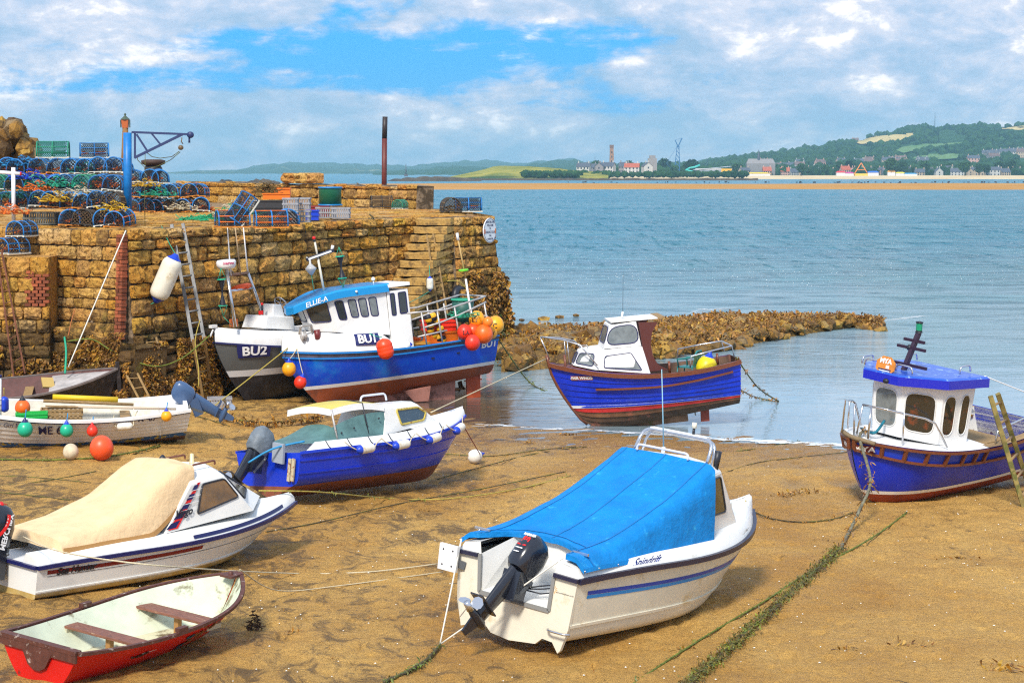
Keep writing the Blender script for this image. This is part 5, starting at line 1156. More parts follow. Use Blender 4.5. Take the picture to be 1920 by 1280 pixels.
    m = MB(); M0 = Matrix.Translation((4.88, .06, 3.62)); m.lathe([(.001, -.02), (.04, 0), (.15, .14), (.16, .17), (.11, .22), (.03, .30), (.03, .42), (.001, .42)], 12, M0); m.tube([(4.88, .06, 4.05), (4.95, 0, 4.1)], .02); m.tube([(4.88, .06, 3.6), (4.86, .06, 3.14)], .012, 4, 1); m.build('deck_lamp', [mat('lamp_grey', (.5, .5, .5), rough=.3), ROPE_G], b)
    m = MB()
    for x_, y_, z_ in ((4.02, .1, 3.72),):
        for dz, s_ in ((.30, 1), (-.30, -1)):
            m.tube([(x_ + .12 * math.cos(a), y_ + .12 * math.sin(a), z_ + dz) for a in np.linspace(0, 6.0, 13)], .014, 5, 1, closed=True)
            m.lathe([(.10, z_ + dz - s_ * .02), (.03, z_ + dz - s_ * .24), (.02, z_ + dz - s_ * .30)], 8, Matrix.Translation((x_, y_, 0)), 0)
            for a in (0, 2.1, 4.2): m.tube([(x_ + .12 * math.cos(a), y_ + .12 * math.sin(a), z_ + dz), (x_, y_, z_ + dz + s_ * .26)], .008, 4, 2)
    m.tube([(4.02, .1, 3.16), (4.02, .1, 3.3)], .008, 4, 2); m.build('day_shape', [BPAINT, TEAL, ROPE_G], b)
    # railings round the working deck
    G = GALV; m = MB()
    P = lambda t, z, s_=1: Vector((h.pt(t, 1, s_).x, h.pt(t, 1, s_).y - s_ * .06, z))
    for s_ in (1, -1):
        m.tube([P(.36, 1.85, s_), P(.28, 1.92, s_), P(.18, 2.05, s_), P(.04, 2.30, s_)], .026, 6); m.tube([P(.44, 2.30, s_), P(.36, 2.28, s_), P(.25, 2.25, s_), P(.04, 2.46, s_)], .026, 6)
        m.tube([P(.40, 1.62, s_), P(.25, 1.68, s_)], .022, 6)
        for t_ in (.36, .28, .19, .11, .04): m.tube([P(t_, 1.38, s_), P(t_ + .01, 2.27 + .03 * (.36 - t_), s_)], .024, 6)
    m.tube([P(.04, 2.46, 1), P(.04, 2.46, -1)], .026, 6); m.tube([P(.04, 1.9, 1), P(.04, 1.9, -1)], .026, 6); m.build('railing', G, b)
    m = MB(); m.tube([(.55, .75, 1.35), (.62, .72, 3.0)], .03, 6); m.tube([(.62, .72, 3.0), (.72, .7, 4.15)], .022, 6, 1); m.tube([(.72, .7, 4.1), (.73, .7, 4.3)], .04, 6, 2); m.build('boom_pole', [WHITE2, mat('pole_wood', (.5, .33, .12), rough=.6), WHITE2], b)
    m = MB(); m.lathe([(.13, -.03), (.15, 0), (.13, .03), (.001, .03)], 12, Matrix.Translation((.655, .71, 3.25))); m.build('pole_float', mat('lime_float', (.15, .55, .02), rough=.4), b)
    # net-hauler bits on the foredeck, deck boxes
    m = MB(); m.tube(rounded([(5.15, .36, 2.05), (5.18, .46, 2.30), (5.48, .46, 2.30), (5.52, .36, 2.05)], .06)[3:17], .035, 6); m.build('fairlead_hoop', mat('aluminium', (.5, .48, .45), rough=.35, metal=.6), b)
    m = MB(); m.lathe([(.10, -.08), (.16, -.05), (.08, 0), (.16, .05), (.10, .08), (.001, .08)], 12, Matrix.Translation((5.42, .42, 2.02)) @ Euler((0, R(90), 0)).to_matrix().to_4x4()); m.build('winch_drum', GALV, b)
    m = MB(); m.tube([(5.05, .50, 1.86), (5.05, .50, 2.14)], .085, 10); m.build('mooring_post', mat('maroon_post', (.16, .02, .02), rough=.4), b)
    for k, (t_, z_) in enumerate(((.33, 1.02), (.20, 1.06), (.12, 1.10))): m = MB(); m.box(h.pt(t_, h.wz(t_, z_ - .05), 1, .004), (.09, .02, .035)); m.build('scupper', BPAINT, b)
    # registration: on the white flare and at the quarter
    def fplate(x, y):
        t = .655 - x / h.L; a = h.pt(t, 1, 1); k = .30 + y; ins = .05 * k / .32 if k < .32 else .05 + .25 * (k - .32) / .26; return Vector((a.x - .03 - .08 * k, a.y - ins + .05, a.z + .03 + k))
    plate('number_plate', fplate, .66, .30, mat('plate_navy', (.01, .015, .12), rough=.4), b); text('lettering', 'BU1', .30, WPAINT, lambda x, y: fplate(x, y - .01) + Vector((0, .035, .012)), b, bold=.008)
    text('lettering', 'BU1', .26, WPAINT, hull_fn(h, .045, 1.12, 1, .016), b, bold=.008)
    return b, h
bu1, h_bu1 = boat_bu1()

# ------------------------------------------------------------------ grey and white fishing boat BU2
def boat_bu2():
    loc, rot = frame_pose((5.6, 0, 0), (-7.33, 52.3, .02), 232, 2, 1)
    b = thing('fishing_boat', 'grey and white open fishing boat numbered BU2 with pipe mast and radar dome', 'fishing boat', loc, rot)
    h = Hull(6.6, 1.18, .82, (1.35, 1.45, 1.84), rake=1.0, es=.33, eb=.85, tm=.45, bp=3.4, rq=1.4)
    GR = mat('hull_grey', (.10, .105, .105), rough=.5, var=.15, vscale=1.2, col2=(.085, .08, .08), thr=(.5, .7), s2=1.5)
    w1, w2 = (lambda t: h.wz(t, .78 + .06 * t)), (lambda t: h.wz(t, .96 + .06 * t))
    m = MB(); h.strip(m, w2, 1, nw=6); h.transom(m, h.wz(0, .96), 1); m.build('hull', GR, b)
    m = MB(); h.strip(m, w1, w2, nw=1); h.transom(m, h.wz(0, .78), h.wz(0, .96), 1); m.build('white_waterline', mat('boot_grey_white', (.62, .62, .64), rough=.5), b)
    m = MB(); h.strip(m, 0, w1, nw=7, sq=1.6); h.transom(m, 0, h.wz(0, .78)); m.build('dark_bottom', mat('bottom_black', (.018, .018, .026), rough=.5, var=.3, col2=(.06, .055, .06), thr=(.55, .7), s2=3), b)
    m = MB(); h.rail(m, 1, .015, .05, .04); m.build('rubbing_strake', NAVY, b)
    m = MB()
    for sd_ in (1, -1):
        rows = []
        for i in range(30):
            t = i / 29; a = h.pt(t, 1, sd_); k = min(1, abs(a.y) / .4); rows.append([a + Vector((0, 0, .02)), Vector((a.x + .01, a.y + sd_ * .01, a.z + .20)), Vector((a.x - .02, a.y - sd_ * .05 * k, a.z + .38)), Vector((a.x - .06 * t, a.y - sd_ * .22 * k, a.z + .41))])
        m.grid(rows, 0, True, flip=sd_ > 0)
    rows = []
    for i in range(20):
        t = .35 + .65 * i / 19; a = h.pt(t, 1, 1); yy = max(a.y - .22 * min(1, a.y / .4), .01); rows.append([Vector((a.x - .06 * t, yy * (1 - 2 * j / 6), a.z + .41)) for j in range(7)])
    m.grid(rows); m.build('white_bulwark', WHITE2, b)
    # console and wheel
    shell(b, 'console', [[(4.05, -.55, 1.95), (5.15, -.45, 2.1), (5.15, .45, 2.1), (4.05, .55, 1.95)], [(4.05, -.5, 2.32), (5.0, -.42, 2.44), (5.0, .42, 2.44), (4.05, .5, 2.32)]], WHITE2, bevel=.04)
    shell(b, 'helm_box', [[(4.15, -.28, 2.30), (4.62, -.25, 2.36), (4.62, .25, 2.36), (4.15, .28, 2.30)], [(4.22, -.22, 2.66), (4.5, -.2, 2.70), (4.5, .2, 2.70), (4.22, .22, 2.66)]], WHITE2, bevel=.03)
    m = MB(); c = Vector((4.02, .0, 2.66)); ax = Vector((-.8, 0, .5)).normalized(); e1, e2 = Vector((0, 1, 0)), ax.cross(Vector((0, 1, 0)))
    m.tube([c + (e1 * math.cos(a) + e2 * math.sin(a)) * .22 for a in np.linspace(0, 5.97, 20)], .016, 6, closed=True)
    for k in range(5): a = R(72 * k); m.tube([c, c + (e1 * math.cos(a) + e2 * math.sin(a)) * .22], .010, 5)
    m.tube([c, c - ax * .18], .03, 6); m.build('steering_wheel', STEEL, b)
    m = MB(); m.tube([(4.85, .1, 2.42), (4.85, .1, 2.72)], .035, 6); m.tube([(4.85, .1, 2.70), (4.85, .1, 2.76)], .04, 6, 1); m.box((4.95, .14, 2.5), (.12, .06, .10), None, 1); m.build('throttle', [BPAINT, RED], b)
    # pipe mast: two raked legs, crossbars
    m = MB(); a, c = Vector((6.3, .52, 2.25)), Vector((6.38, .40, 3.64)); d, e_ = Vector((5.05, -.62, 2.2)), Vector((5.25, -.42, 3.62))
    m.tube([a, c], .045, 8); m.tube([(3.95, -.70, 2.1), (4.85, -.40, 3.58)], .045, 8); m.tube([c, (4.85, -.40, 3.58)], .04, 8, 1); k = .70; m.tube([a.lerp(c, k), Vector((3.95, -.70, 2.1)).lerp(Vector((4.85, -.40, 3.58)), k)], .03, 8, 0); m.build('pipe_mast', [STEEL, mat('rust_pipe', (.30, .14, .07), rough=.6)], b)
    m = MB(); m.lathe([(.02, -.12), (.22, -.12), (.26, -.04), (.27, .05), (.24, .10), (.001, .12)], 20, Matrix.Translation((6.38, .38, 3.95)) @ Euler((0, R(3), 0)).to_matrix().to_4x4()); rd = m.build('radar_dome', mat('radome_white', (.80, .78, .76), rough=.3), b)
    text('lettering', 'marine', .11, mat('raspberry', (.5, .02, .12), rough=.5), lambda x, y: Vector((6.38, .38, 3.98 + y)) + Matrix.Rotation(R(150 - 0), 3, 'Z') @ Vector((x, -math.sqrt(max(.275 ** 2 - x * x, 0)), 0)), rd, bold=.003)
    m = MB(); m.tube([(6.36, .38, 3.62), (6.38, .38, 3.86)], .05, 8, 0); m.tube([(6.3, .34, 3.64), (6.1, .25, 3.78), (5.9, .15, 3.64)], .014, 5); m.build('dome_stand', GALV, b)
    m = MB(); m.tube([(6.2, .34, 3.62), (6.2, .30, 5.25)], [.025, .012], 6); m.tube([(4.87, -.38, 3.58), (5.02, -.34, 5.3)], [.028, .012], 6); m.tube([(5.6, .1, 3.6), (5.72, .1, 4.9)], [.022, .018], 6, 1); m.build('whip_aerial', [WPAINT, mat('pole_tan', (.45, .32, .18), rough=.6)], b)
    lp = (a.lerp(c, .74) + Vector((3.95, -.70, 2.1)).lerp(Vector((4.85, -.40, 3.58)), .74)) / 2
    m = MB(); u = (Vector((4.85, -.40, 3.5)) - c).normalized(); m.tube([lp + u * (.42 * math.cos(q)) + Vector((0, 0, .06 * math.sin(q))) + u.cross(Vector((0, 0, 1))) * (.20 * math.sin(q)) for q in np.linspace(0, 6.0, 22)], .055, 8, closed=True); m.build('lifebuoy', mat('lifebuoy_orange', (.90, .10, .005), rough=.45), b)
    m = MB(); x_, y_ = 6.62, .42
    for z_, s_ in ((3.55, 1), (2.85, -1)):
        m.tube([(x_ + .12 * math.cos(q), y_ + .12 * math.sin(q), z_) for q in np.linspace(0, 6, 13)], .012, 5, 1, closed=True); m.lathe([(.09, z_ - s_ * .02), (.03, z_ - s_ * .28), (.02, z_ - s_ * .36)], 8, Matrix.Translation((x_, y_, 0)), 0)
        for q in (0, 2.1, 4.2): m.tube([(x_ + .12 * math.cos(q), y_ + .12 * math.sin(q), z_), (x_, y_, z_ + s_ * .3)], .007, 4, 2)
    m.tube([(x_, y_, 2.55), (x_ - .2, y_ + .1, 2.3)], .008, 4, 2); m.build('day_shape', [BPAINT, TEAL, ROPE_G], b)
    m = MB(); m.box((6.0, .15, 2.32), (.16, .16, .20)); m.build('flare_box', mat('terracotta', (.60, .14, .03), rough=.6), b)
    pn = mat('plate_navy', (.01, .015, .12), rough=.4); f = hull_fn(h, .875, 1.56, 1, .035); plate('number_plate', f, .80, .36, pn, b, n=12); text('lettering', 'BU2', .34, WPAINT, hull_fn(h, .875, 1.56, 1, .06), b, bold=.010)
    m = MB(); m.box((6.62, 0, 2.28), (.2, .12, .08)); m.bar((6.68, .06, 2.2), (6.80, .06, 2.02), .03, .03); m.build('stem_roller', WHITE2, b)
    return b, h
bu2, h_bu2 = boat_bu2()

# ------------------------------------------------------------------ clinker boat with varnished rails
def boat_fair():
    loc, rot = frame_pose((4.35 * .94, 0, .05), (1.72, 48.2, -.08), 185, 4.7, -.3)
    b = thing('clinker_boat', 'dark blue clinker boat with white cabin and varnished rails, named on a wooden plate', 'motor boat', loc, rot, scale=(.94, 1, .98))
    h = Hull(5.05, 1.05, .62, (1.54, 1.42, 1.84), rake=.75, es=.38, eb=.80, tm=.42, bp=2.5, rq=1.5, foot=.30); h.zk = lambda t: .40 * max(0, .62 - t) ** 1.0 * 1.4 + .02
    BL = mat('clinker_blue', (.002, .030, .52), rough=.35, coat=.2, var=.2, vscale=2.5)
    RD = mat('clinker_red', (.55, .025, .02), rough=.5, var=.3, vscale=3); BR = mat('clinker_brown', (.20, .085, .035), rough=.65, var=.35, vscale=3, col2=(.42, .12, .06), thr=(.55, .7), s2=2.5); BT = mat('clinker_bottom', (.10, .05, .025), rough=.7, var=.4, vscale=4, col2=(.30, .10, .06), thr=(.55, .68), s2=3)
    wl = lambda t: h.wz(t, .63)
    m = MB(); h.strip(m, 0, .995, nw=8, off=-.05); h.transom(m); m.build('hull', BT, b)
    n1, n2 = 4, 7
    for sd_ in (1, -1):
        for i in range(n1 + n2):
            mb = MB(); rows = []; nt = 28
            for k in range(nt + 1):
                t = .997 * (1 - (1 - k / nt) ** 1.3); W = wl(t)
                if i < n1: a_, c_ = W * (.10 + .9 * i / n1), W * (.10 + .9 * (i + 1) / n1)
                else: j = i - n1; a_, c_ = W + (1 - W) * j / n2, W + (1 - W) * (j + 1) / n2
                e = .036 * min(1, (1 - t) * 6 + .2); rows.append([h.pt(t, a_ + .006, sd_, -.012), h.pt(t, a_, sd_, e), h.pt(t, (a_ + c_) / 2, sd_, e * .6), h.pt(t, c_, sd_, .003)])
            mb.grid(rows, 0, False, flip=sd_ > 0); mb.build('plank', BL if i >= n1 else (RD if i == n1 - 1 else (BR if i == n1 - 2 else BT)), b)
    m = MB(); h.strip(m, lambda t: wl(t) - .012, lambda t: wl(t) + .035, nw=1, off=.026); m.build('white_waterline', WPAINT, b)
    m = MB(); h.rail(m, .97, .045, .06, .11); m.build('rubbing_rail', VARN, b)
    m = MB(); f = lambda t: h.wz(t, 1.10 + .30 * max(0, .5 - t) ** 1.5 * 2 + .1 * max(0, t - .4)); h.rail(m, f, .06, .05, .05, t0=.05, t1=.78); m.build('half_rail', VARN, b)
    m = MB(); m.tube([(5.09, 0, 2.03)] + [Vector((h.pt(1, w_, 1).x + .01, 0, h.pt(1, w_, 1).z)) for w_ in (1, .8, .6, .4, .2, 0)] + [Vector((h.pt(.93, 0, 1).x, 0, h.pt(.93, 0, 1).z))], .045, 6); m.build('stem_post', VARN, b)
    m = MB(); h.deck(m, .50, .99, w=.98, camber=.06, inset=.03); m.build('foredeck', mat('deck_maroon', (.16, .045, .03), rough=.6), b)
    m = MB(); h.deck(m, .02, .52, z=1.0, camber=0, inset=.05); h2 = Hull(5.0, 1.0, .60, (1.58, 1.40, 1.86), rake=.7, es=.38, eb=.8, tm=.42, bp=2.5); h2.strip(m, .5, .98, nw=4, t1=.55); h2.transom(m, .5, .98); m.build('cockpit_lining', mat('lining_brown', (.13, .05, .03), rough=.6, var=.3), b)
    Ms = lambda y: Matrix(((1, 0, 0, 0), (0, 0, -1, y), (0, 1, 0, 0), (0, 0, 0, 1)))
    m = MB(); m.prism([(1.42, .50), (2.6, .36), (4.4, .06), (2.36, -.02), (1.40, .0)][::-1], Ms(.05), .10); m.build('skeg', mat('skeg_barnacled', (.30, .16, .09), rough=.8, var=.3, vscale=5, col2=(.12, .12, .02), thr=(.58, .66), s2=3.5), b)
    m = MB(); m.prism([(.80, .9), (1.02, .9), (1.05, -.05), (.82, -.05)][::-1], Ms(.03), .06); m.build('rudder', mat('rudder_red', (.32, .06, .03), rough=.6), b)
    m = MB(); c = Vector((1.20, 0, .30)); m.tube([(1.42, 0, .30), (1.15, 0, .30)], .035, 8)
    for k in range(3): a = R(120 * k + 50); m.grid([[c + Vector((q * .03, math.cos(a) * rr_ - math.sin(a) * q * .06, math.sin(a) * rr_ + math.cos(a) * q * .06)) for q in (-1, 1)] for rr_ in (.03, .1, .16, .18)])
    m.build('propeller', mat('bronze', (.16, .09, .04), rough=.4, metal=.7), b)
    # cabin: low front part, taller wheelhouse with raked screen, maroon rear
    b0 = [(2.45, -.78, 1.42), (3.9, -.62, 1.62), (4.42, -.22, 1.74), (4.42, .22, 1.74), (3.9, .62, 1.62), (2.45, .80, 1.42)]
    t0 = [(2.60, -.68, 2.12), (3.80, -.52, 2.13), (4.22, -.20, 2.12), (4.22, .20, 2.12), (3.80, .52, 2.13), (2.60, .70, 2.12)]
    shell(b, 'cabin', [b0, t0], WHITE2, bevel=.03)
    q = [b0[4], b0[5], t0[5], t0[4]]
    window(b, [on_quad(q, .16, .12), on_quad(q, .86, .10), on_quad(q, .72, .78), on_quad(q, .18, .66)], .06, glass=GLASS2, frame=NAVY, hint=(0, 1, 0))
    q = [b0[1], b0[0], t0[0], t0[1]]; window(b, [on_quad(q, .16, .12), on_quad(q, .86, .10), on_quad(q, .72, .78), on_quad(q, .18, .66)], .06, glass=GLASS2, frame=NAVY, hint=(0, -1, 0))
    q = [b0[3], b0[4], t0[4], t0[3]]; window(b, [on_quad(q, .05, .15), on_quad(q, .9, .15), on_quad(q, .9, .78), on_quad(q, .10, .80)], .08, glass=GLASS2, frame=NAVY, hint=(1, .6, 0))
    q = [b0[2], b0[3], t0[3], t0[2]]; window(b, [on_quad(q, .05, .15), on_quad(q, .95, .15), on_quad(q, .95, .8), on_quad(q, .05, .8)], .08, glass=GLASS2, frame=NAVY, hint=(1, 0, 0))
    q = [b0[1], b0[2], t0[2], t0[1]]; window(b, [on_quad(q, .05, .15), on_quad(q, .9, .15), on_quad(q, .9, .78), on_quad(q, .10, .80)], .08, glass=GLASS2, frame=NAVY, hint=(1, -.6, 0))
    b1 = [(2.62, -.62, 2.13), (3.62, -.55, 2.13), (3.62, .58, 2.13), (2.62, .66, 2.13)]; t1 = [(2.70, -.55, 2.76), (3.40, -.50, 2.72), (3.40, .52, 2.72), (2.70, .58, 2.76)]
    shell(b, 'wheelhouse', [b1, t1], WHITE2, bevel=.02)
    q = [b1[1], b1[2], t1[2], t1[1]]; quad_window(b, q, .07, .93, .2, .88, .18, glass=GLASS2, frame=NAVY, hint=(1, 0, .3))
    q = [b1[2], b1[3], t1[3], t1[2]]; quad_window(b, q, .03, .97, .14, .90, .24, glass=GLASS2, frame=NAVY, hint=(0, 1, 0))
    for s_ in (1, -1):   # maroon side wing cut in a curve
        m = MB(); pl = [(2.66, 2.74), (2.15, 2.70), (2.32, 2.45), (2.38, 2.15), (2.34, 1.85), (2.22, 1.62), (1.95, 1.46), (2.52, 1.46), (2.60, 2.1)]; m.prism(pl, Ms(s_ * .70), .03 * s_); m.build('side_wing', mat('wing_maroon', (.10, .025, .02), rough=.45), b)
    m = MB(); m.box((2.74, 0, 2.79), (1.28, 1.16, .03)); m.box((2.02, 0, 2.79), (.20, 1.2, .05), None, 1); m.build('roof', [WHITE2, WOOD], b)
    m = MB(); m.tube([(3.0, 0, 2.82), (2.95, .0, 2.98)], .03, 6); m.tube([(2.95, 0, 2.98), (2.86, 0, 4.0)], [.008, .004], 4, 1); m.build('aerial', [WPAINT, BPAINT], b)
    def P(t, z, s_): a = h.pt(t, 1, s_); return Vector((a.x, a.y - s_ * .05, z))
    m = MB()
    for s_ in (1, -1): m.tube([P(.76, 1.74, s_), P(.84, 2.28, s_), P(.92, 2.42, s_), (5.22, 0, 2.52)], .02, 6); m.tube([P(.90, 1.80, s_), P(.90, 2.40, s_)], .016, 6, 0)
    m.tube([(5.02, .0, 1.92), (5.22, 0, 2.52)], .018, 6); m.build('pulpit_rail', STEEL, b)
    m = MB()
    for s_ in (1, -1): m.tube([P(.28, 1.5, s_), P(.27, 1.78, s_), P(.15, 1.86, s_), P(.04, 1.92, s_), P(.03, 1.64, s_)], .02, 6)
    m.tube([P(.04, 1.92, 1), P(.04, 1.92, -1)], .02, 6); m.build('stern_rail', STEEL, b)
    m = MB(); m.tube(rounded([(3.05, .56, 2.13), (3.05, .60, 2.2), (3.35, .56, 2.2), (3.35, .54, 2.13)], .03)[3:17], .01, 5); m.tube(rounded([(4.0, .2, 2.13), (4.0, .2, 2.22), (4.2, .1, 2.22), (4.2, .1, 2.13)], .03)[3:17], .012, 5); m.build('handrail', STEEL, b)
    for x_, y_ in ((4.62, .12), (1.95, .86), (.5, .1)): m = MB(); m.tube([(x_, y_, 1.4), (x_, y_, 1.4 + (.62 if x_ > 3 else .3))], .035, 6); m.build('mooring_post', VARN, b)
    f = hull_fn(h, .845, 1.44, 1, .034); plate('name_plate', f, .56, .115, mat('name_board', (.33, .10, .05), rough=.5), b); text('name_lettering', '-FAIR WINDS-', .095, WPAINT, hull_fn(h, .845, 1.44, 1, .042), b, bold=.003)
    return b, h
fair, h_fair = boat_fair()

# ------------------------------------------------------------------ blue boat with hexagonal wheelhouse
def boat_mya():  # slightly stretched to the boat's real beam
    loc, rot = frame_pose((0, 0, 0), (10.16, 38.95, .25), 219.5, 3.4, -5.9)
    b = thing('cabin_boat', 'stubby royal blue boat with white wheelhouse, blue roof and a ladder against its side', 'motor boat', loc, rot, scale=(.96, 1.12, 1.06))
    h = Hull(5.2, 1.08, .84, (1.18, 1.10, 1.42), rake=.42, es=.30, eb=.52, tm=.45, bp=3.6, rq=1.6, xp=5, foot=.40)
    BL = mat('mya_blue', (.003, .028, .54), rough=.38, coat=.1, var=.3, vscale=1.4, col2=(.04, .012, .40), thr=(.58, .8), s2=1.3)
    w1, w2 = (lambda t: h.wz(t, .30 + .04 * t)), (lambda t: h.wz(t, .37 + .04 * t))
    m = MB(); h.strip(m, w2, 1, nw=8); h.transom(m, h.wz(0, .37), 1); m.build('hull', BL, b)
    m = MB(); h.strip(m, w1, w2, nw=1, off=.004); h.transom(m, h.wz(0, .3), h.wz(0, .37), 1); m.build('white_waterline', WPAINT, b)
    m = MB(); h.strip(m, 0, w1, nw=6, sq=1.5); h.transom(m, 0, h.wz(0, .3)); m.build('red_bottom', mat('antifoul_rust', (.30, .045, .015), rough=.6, var=.3, vscale=2.5), b)
    m = MB(); 
    lo = lambda t: 1 - .27 / (h.zs(t)) ; hi_ = lambda t: 1 - .03 / h.zs(t)
    h.rail(m, lo, .03, .05, .045); h.rail(m, hi_, .03, .05, .045); m.build('rubbing_rail', VARN, b)
    for s_ in (1, -1):
        for t_ in (.995, .93, .865, .79, .705, .62, .55, .49):
            m = MB(); a, c = h.pt(t_, lo(t_), s_, .03), h.pt(t_, hi_(t_), s_, .03); m.bar(a, c, .065, .05, up=(1, 0, 0)); m.build('rail_post', VARN, b)
    PB = mat('panel_blue', (.012, .05, .52), rough=.35)
    m = MB(); h.strip(m, lambda t: lo(t) + .01, lambda t: hi_(t) - .01, nw=1, off=.006, t0=.49); m.build('bulwark_panel', PB, b)
    m = MB(); h.deck(m, .46, .995, camber=.05, inset=-.01, w=1.0); m.build('foredeck', WHITE2, b)
    m = MB(); h.deck(m, .02, .48, z=.62, camber=0, inset=.05); m.build('cockpit_floor', WOOD, b)
    h2 = Hull(5.15, 1.02, .84, (1.18, 1.10, 1.42), rake=.2, es=.3, eb=.52, tm=.45, bp=3.6); m = MB(); h2.strip(m, .45, .99, nw=4, t1=.5); h2.transom(m, .45, .99); m.build('cockpit_lining', mat('flaking_white', (.60, .60, .58), rough=.6, col2=(.12, .04, .04), thr=(.60, .64), s2=6), b)
    m = MB()
    for s_ in (1, -1): P_ = [h.pt(.02 + .46 * i / 10, 1, s_) for i in range(11)]; m.grid([[p + Vector((0, s_ * .03, .012)) for p in P_], [p + Vector((0, -s_ * .16, .012)) for p in P_]])
    m.build('side_deck', WOOD, b)
    m = MB()
    for s_ in (1, -1): P_ = [Vector((.15 + .46 * 5.2 * i / 10, s_ * .80, 1.0)) for i in range(11)]; m.tube(P_, .03, 5)
    m.build('yellow_beading', mat('bead_yellow', (.60, .33, .02), rough=.5), b)
    m = MB(); m.box((1.5, 0, .80), (.9, 1.1, .34)); m.build('engine_box', WOOD, b, bevel=.01)
    # wheelhouse
    base = [(2.62, -.70, 1.12), (3.55, -.70, 1.22), (4.12, -.36, 1.34), (4.28, 0, 1.38), (4.12, .36, 1.34), (3.55, .70, 1.22), (2.62, .70, 1.12)]
    base = [(2.62, -.70, 1.12), (3.55, -.70, 1.22), (4.20, -.27, 1.36), (4.20, .27, 1.36), (3.55, .70, 1.22), (2.62, .70, 1.12)]
    topp = [(2.50, -.74, 2.18), (3.52, -.74, 2.24), (4.20, -.30, 2.34), (4.20, .30, 2.34), (3.52, .74, 2.24), (2.50, .74, 2.18)]
    shell(b, 'wheelhouse', [base, topp], WHITE2, bevel=.02)
    GI = mat('interior_glass', (.03, .025, .018), rough=.08, spec=.8, col2=(.22, .05, .02), thr=(.56, .7), s2=3.5)
    RF = mat('reveal_white', (.7, .7, .68), rough=.5)
    for (i, j), us in (((4, 5), ((.06, .42), (.60, .86))), ((3, 4), ((.12, .84),)), ((2, 3), ((.10, .90),)), ((1, 2), ((.12, .84),)), ((1, 0), ((.06, .42), (.60, .86)))):
        q = [base[i], base[j], topp[j], topp[i]]; c_ = (Vector(base[i]) + Vector(base[j])) / 2
        for u0, u1 in us: quad_window(b, q, u0, u1, .16, .86, .17, glass=GI if i != 2 else GLASS2, frame=RF, fr=.012, hint=(c_.x - 3.3, c_.y, 0))
    ro = [(2.30, -.88), (3.62, -.90), (4.42, -.38), (4.42, .38), (3.62, .90), (2.30, .88)]; zt = lambda x: 2.30 + .085 * (x - 2.3)
    RB = mat('roof_gloss_blue', (.01, .02, .50), rough=.3, coat=.3); RT = mat('flaking_roof', (.015, .09, .55), rough=.35, coat=.3, col2=(.25, .40, .60), thr=(.57, .62), s2=6)
    shell(b, 'roof_edge', [[(x, y, zt(x) - .14) for x, y in ro], [(x, y, zt(x) + .02) for x, y in ro]], RB, cap=False, bottom=True)
    shell(b, 'roof', [[(x, y, zt(x) + .018) for x, y in ro], [(x * .99 + .03, y * .94, zt(x) + .05) for x, y in ro]], RT)
    for c_, ax in (((4.25, -.30), (0, 1)), ((4.15, .30), (0, 1)), ((2.6, .55), (1, 0)), ((2.6, -.6), (1, 0)), ((3.9, -.66), (1, 0))):
        x_, y_ = c_; z_ = zt(x_) + .04; u = Vector((ax[0], ax[1], 0)); c3 = Vector((x_, y_, z_)); m = MB(); m.tube(rounded([c3 - u * .18, c3 - u * .16 + Vector((0, 0, .16)), c3 + u * .16 + Vector((0, 0, .16)), c3 + u * .18], .07)[3:17], .018, 6); m.build('grab_rail', STEEL, b)
    MM = mat('mast_dark', (.03, .012, .03), rough=.45)
    m = MB(); a, c = Vector((3.72, -.02, 2.42)), Vector((3.32, .0, 3.12)); m.bar(a, c, .09, .07, up=(0, 1, 0))
    for k, w_ in ((.22, .46), (.62, .30), (.80, .22)): p = a.lerp(c, k); m.bar(p - Vector((-.04, w_, 0)), p + Vector((.04, w_, 0)), .045, .05)
    m.build('mast', MM, b)
    m = MB(); p = a.lerp(c, .92); m.lathe([(.07, 0), (.06, .02), (.06, .04)], 10, Matrix.Translation(c)); m.lathe([(.06, .17), (.075, .19), (.001, .21)], 10, Matrix.Translation(c)); mh = m.build('mast_light', BPAINT, b)
    m = MB(); m.lathe([(.058, .04), (.058, .17)], 5, Matrix.Translation(c) @ Matrix.Rotation(.6, 4, 'Z')); 
    m.m = [i % 2 for i in range(len(m.f))]; m.build('light_lens', [mat('lens_green', (.01, .30, .15), rough=.3), RED], mh)
    m = MB(); m.ball((3.50, -.06, 2.85), .055); m.build('bell', BPAINT, b)
    # round name board
    O, U, V = Vector((4.30, .02, 2.62)), Vector((0, 1, 0)), Vector((-.25, 0, 1)).normalized(); nn = U.cross(V)
    m = MB(); oc = [(O + U * (.21 * math.cos(R(45 * k + 22.5))) + V * (.18 * math.sin(R(45 * k + 22.5)))) for k in range(8)]; m.add(oc + [p + nn * .03 for p in oc], [tuple(range(8))[::-1], tuple(range(8, 16))] + [(k, (k + 1) % 8, 8 + (k + 1) % 8, 8 + k) for k in range(8)])
    nb = m.build('name_board', mat('board_orange', (.62, .22, .025), rough=.4, var=.2, vscale=12), b)
    fb = lambda x, y: O + U * x + V * y + nn * .038
    text('name_lettering', 'MYA', .12, WPAINT, lambda x, y: fb(x, y + .08), nb, bold=.006)
    m = MB(); m.add([fb(x, y) for x, y in ((-.14, -.06), (.14, -.06), (.10, -.12), (-.09, -.12))], [(0, 1, 2, 3)]); m.add([fb(x, y) for x, y in ((.02, -.045), (.09, -.045), (.09, .01), (.02, .01))], [(0, 1, 2, 3)], 1); m.add([fb(x, y) + nn * .003 for x, y in ((-.12, -.085), (.12, -.085), (.11, -.10), (-.10, -.10))], [(0, 1, 2, 3)], 1); m.build('boat_emblem', [NAVY, WPAINT], nb)
    m = MB(); m.ball((4.42, .12, 2.38), .06, sq=.8); m.build('spotlight', BPAINT, b)
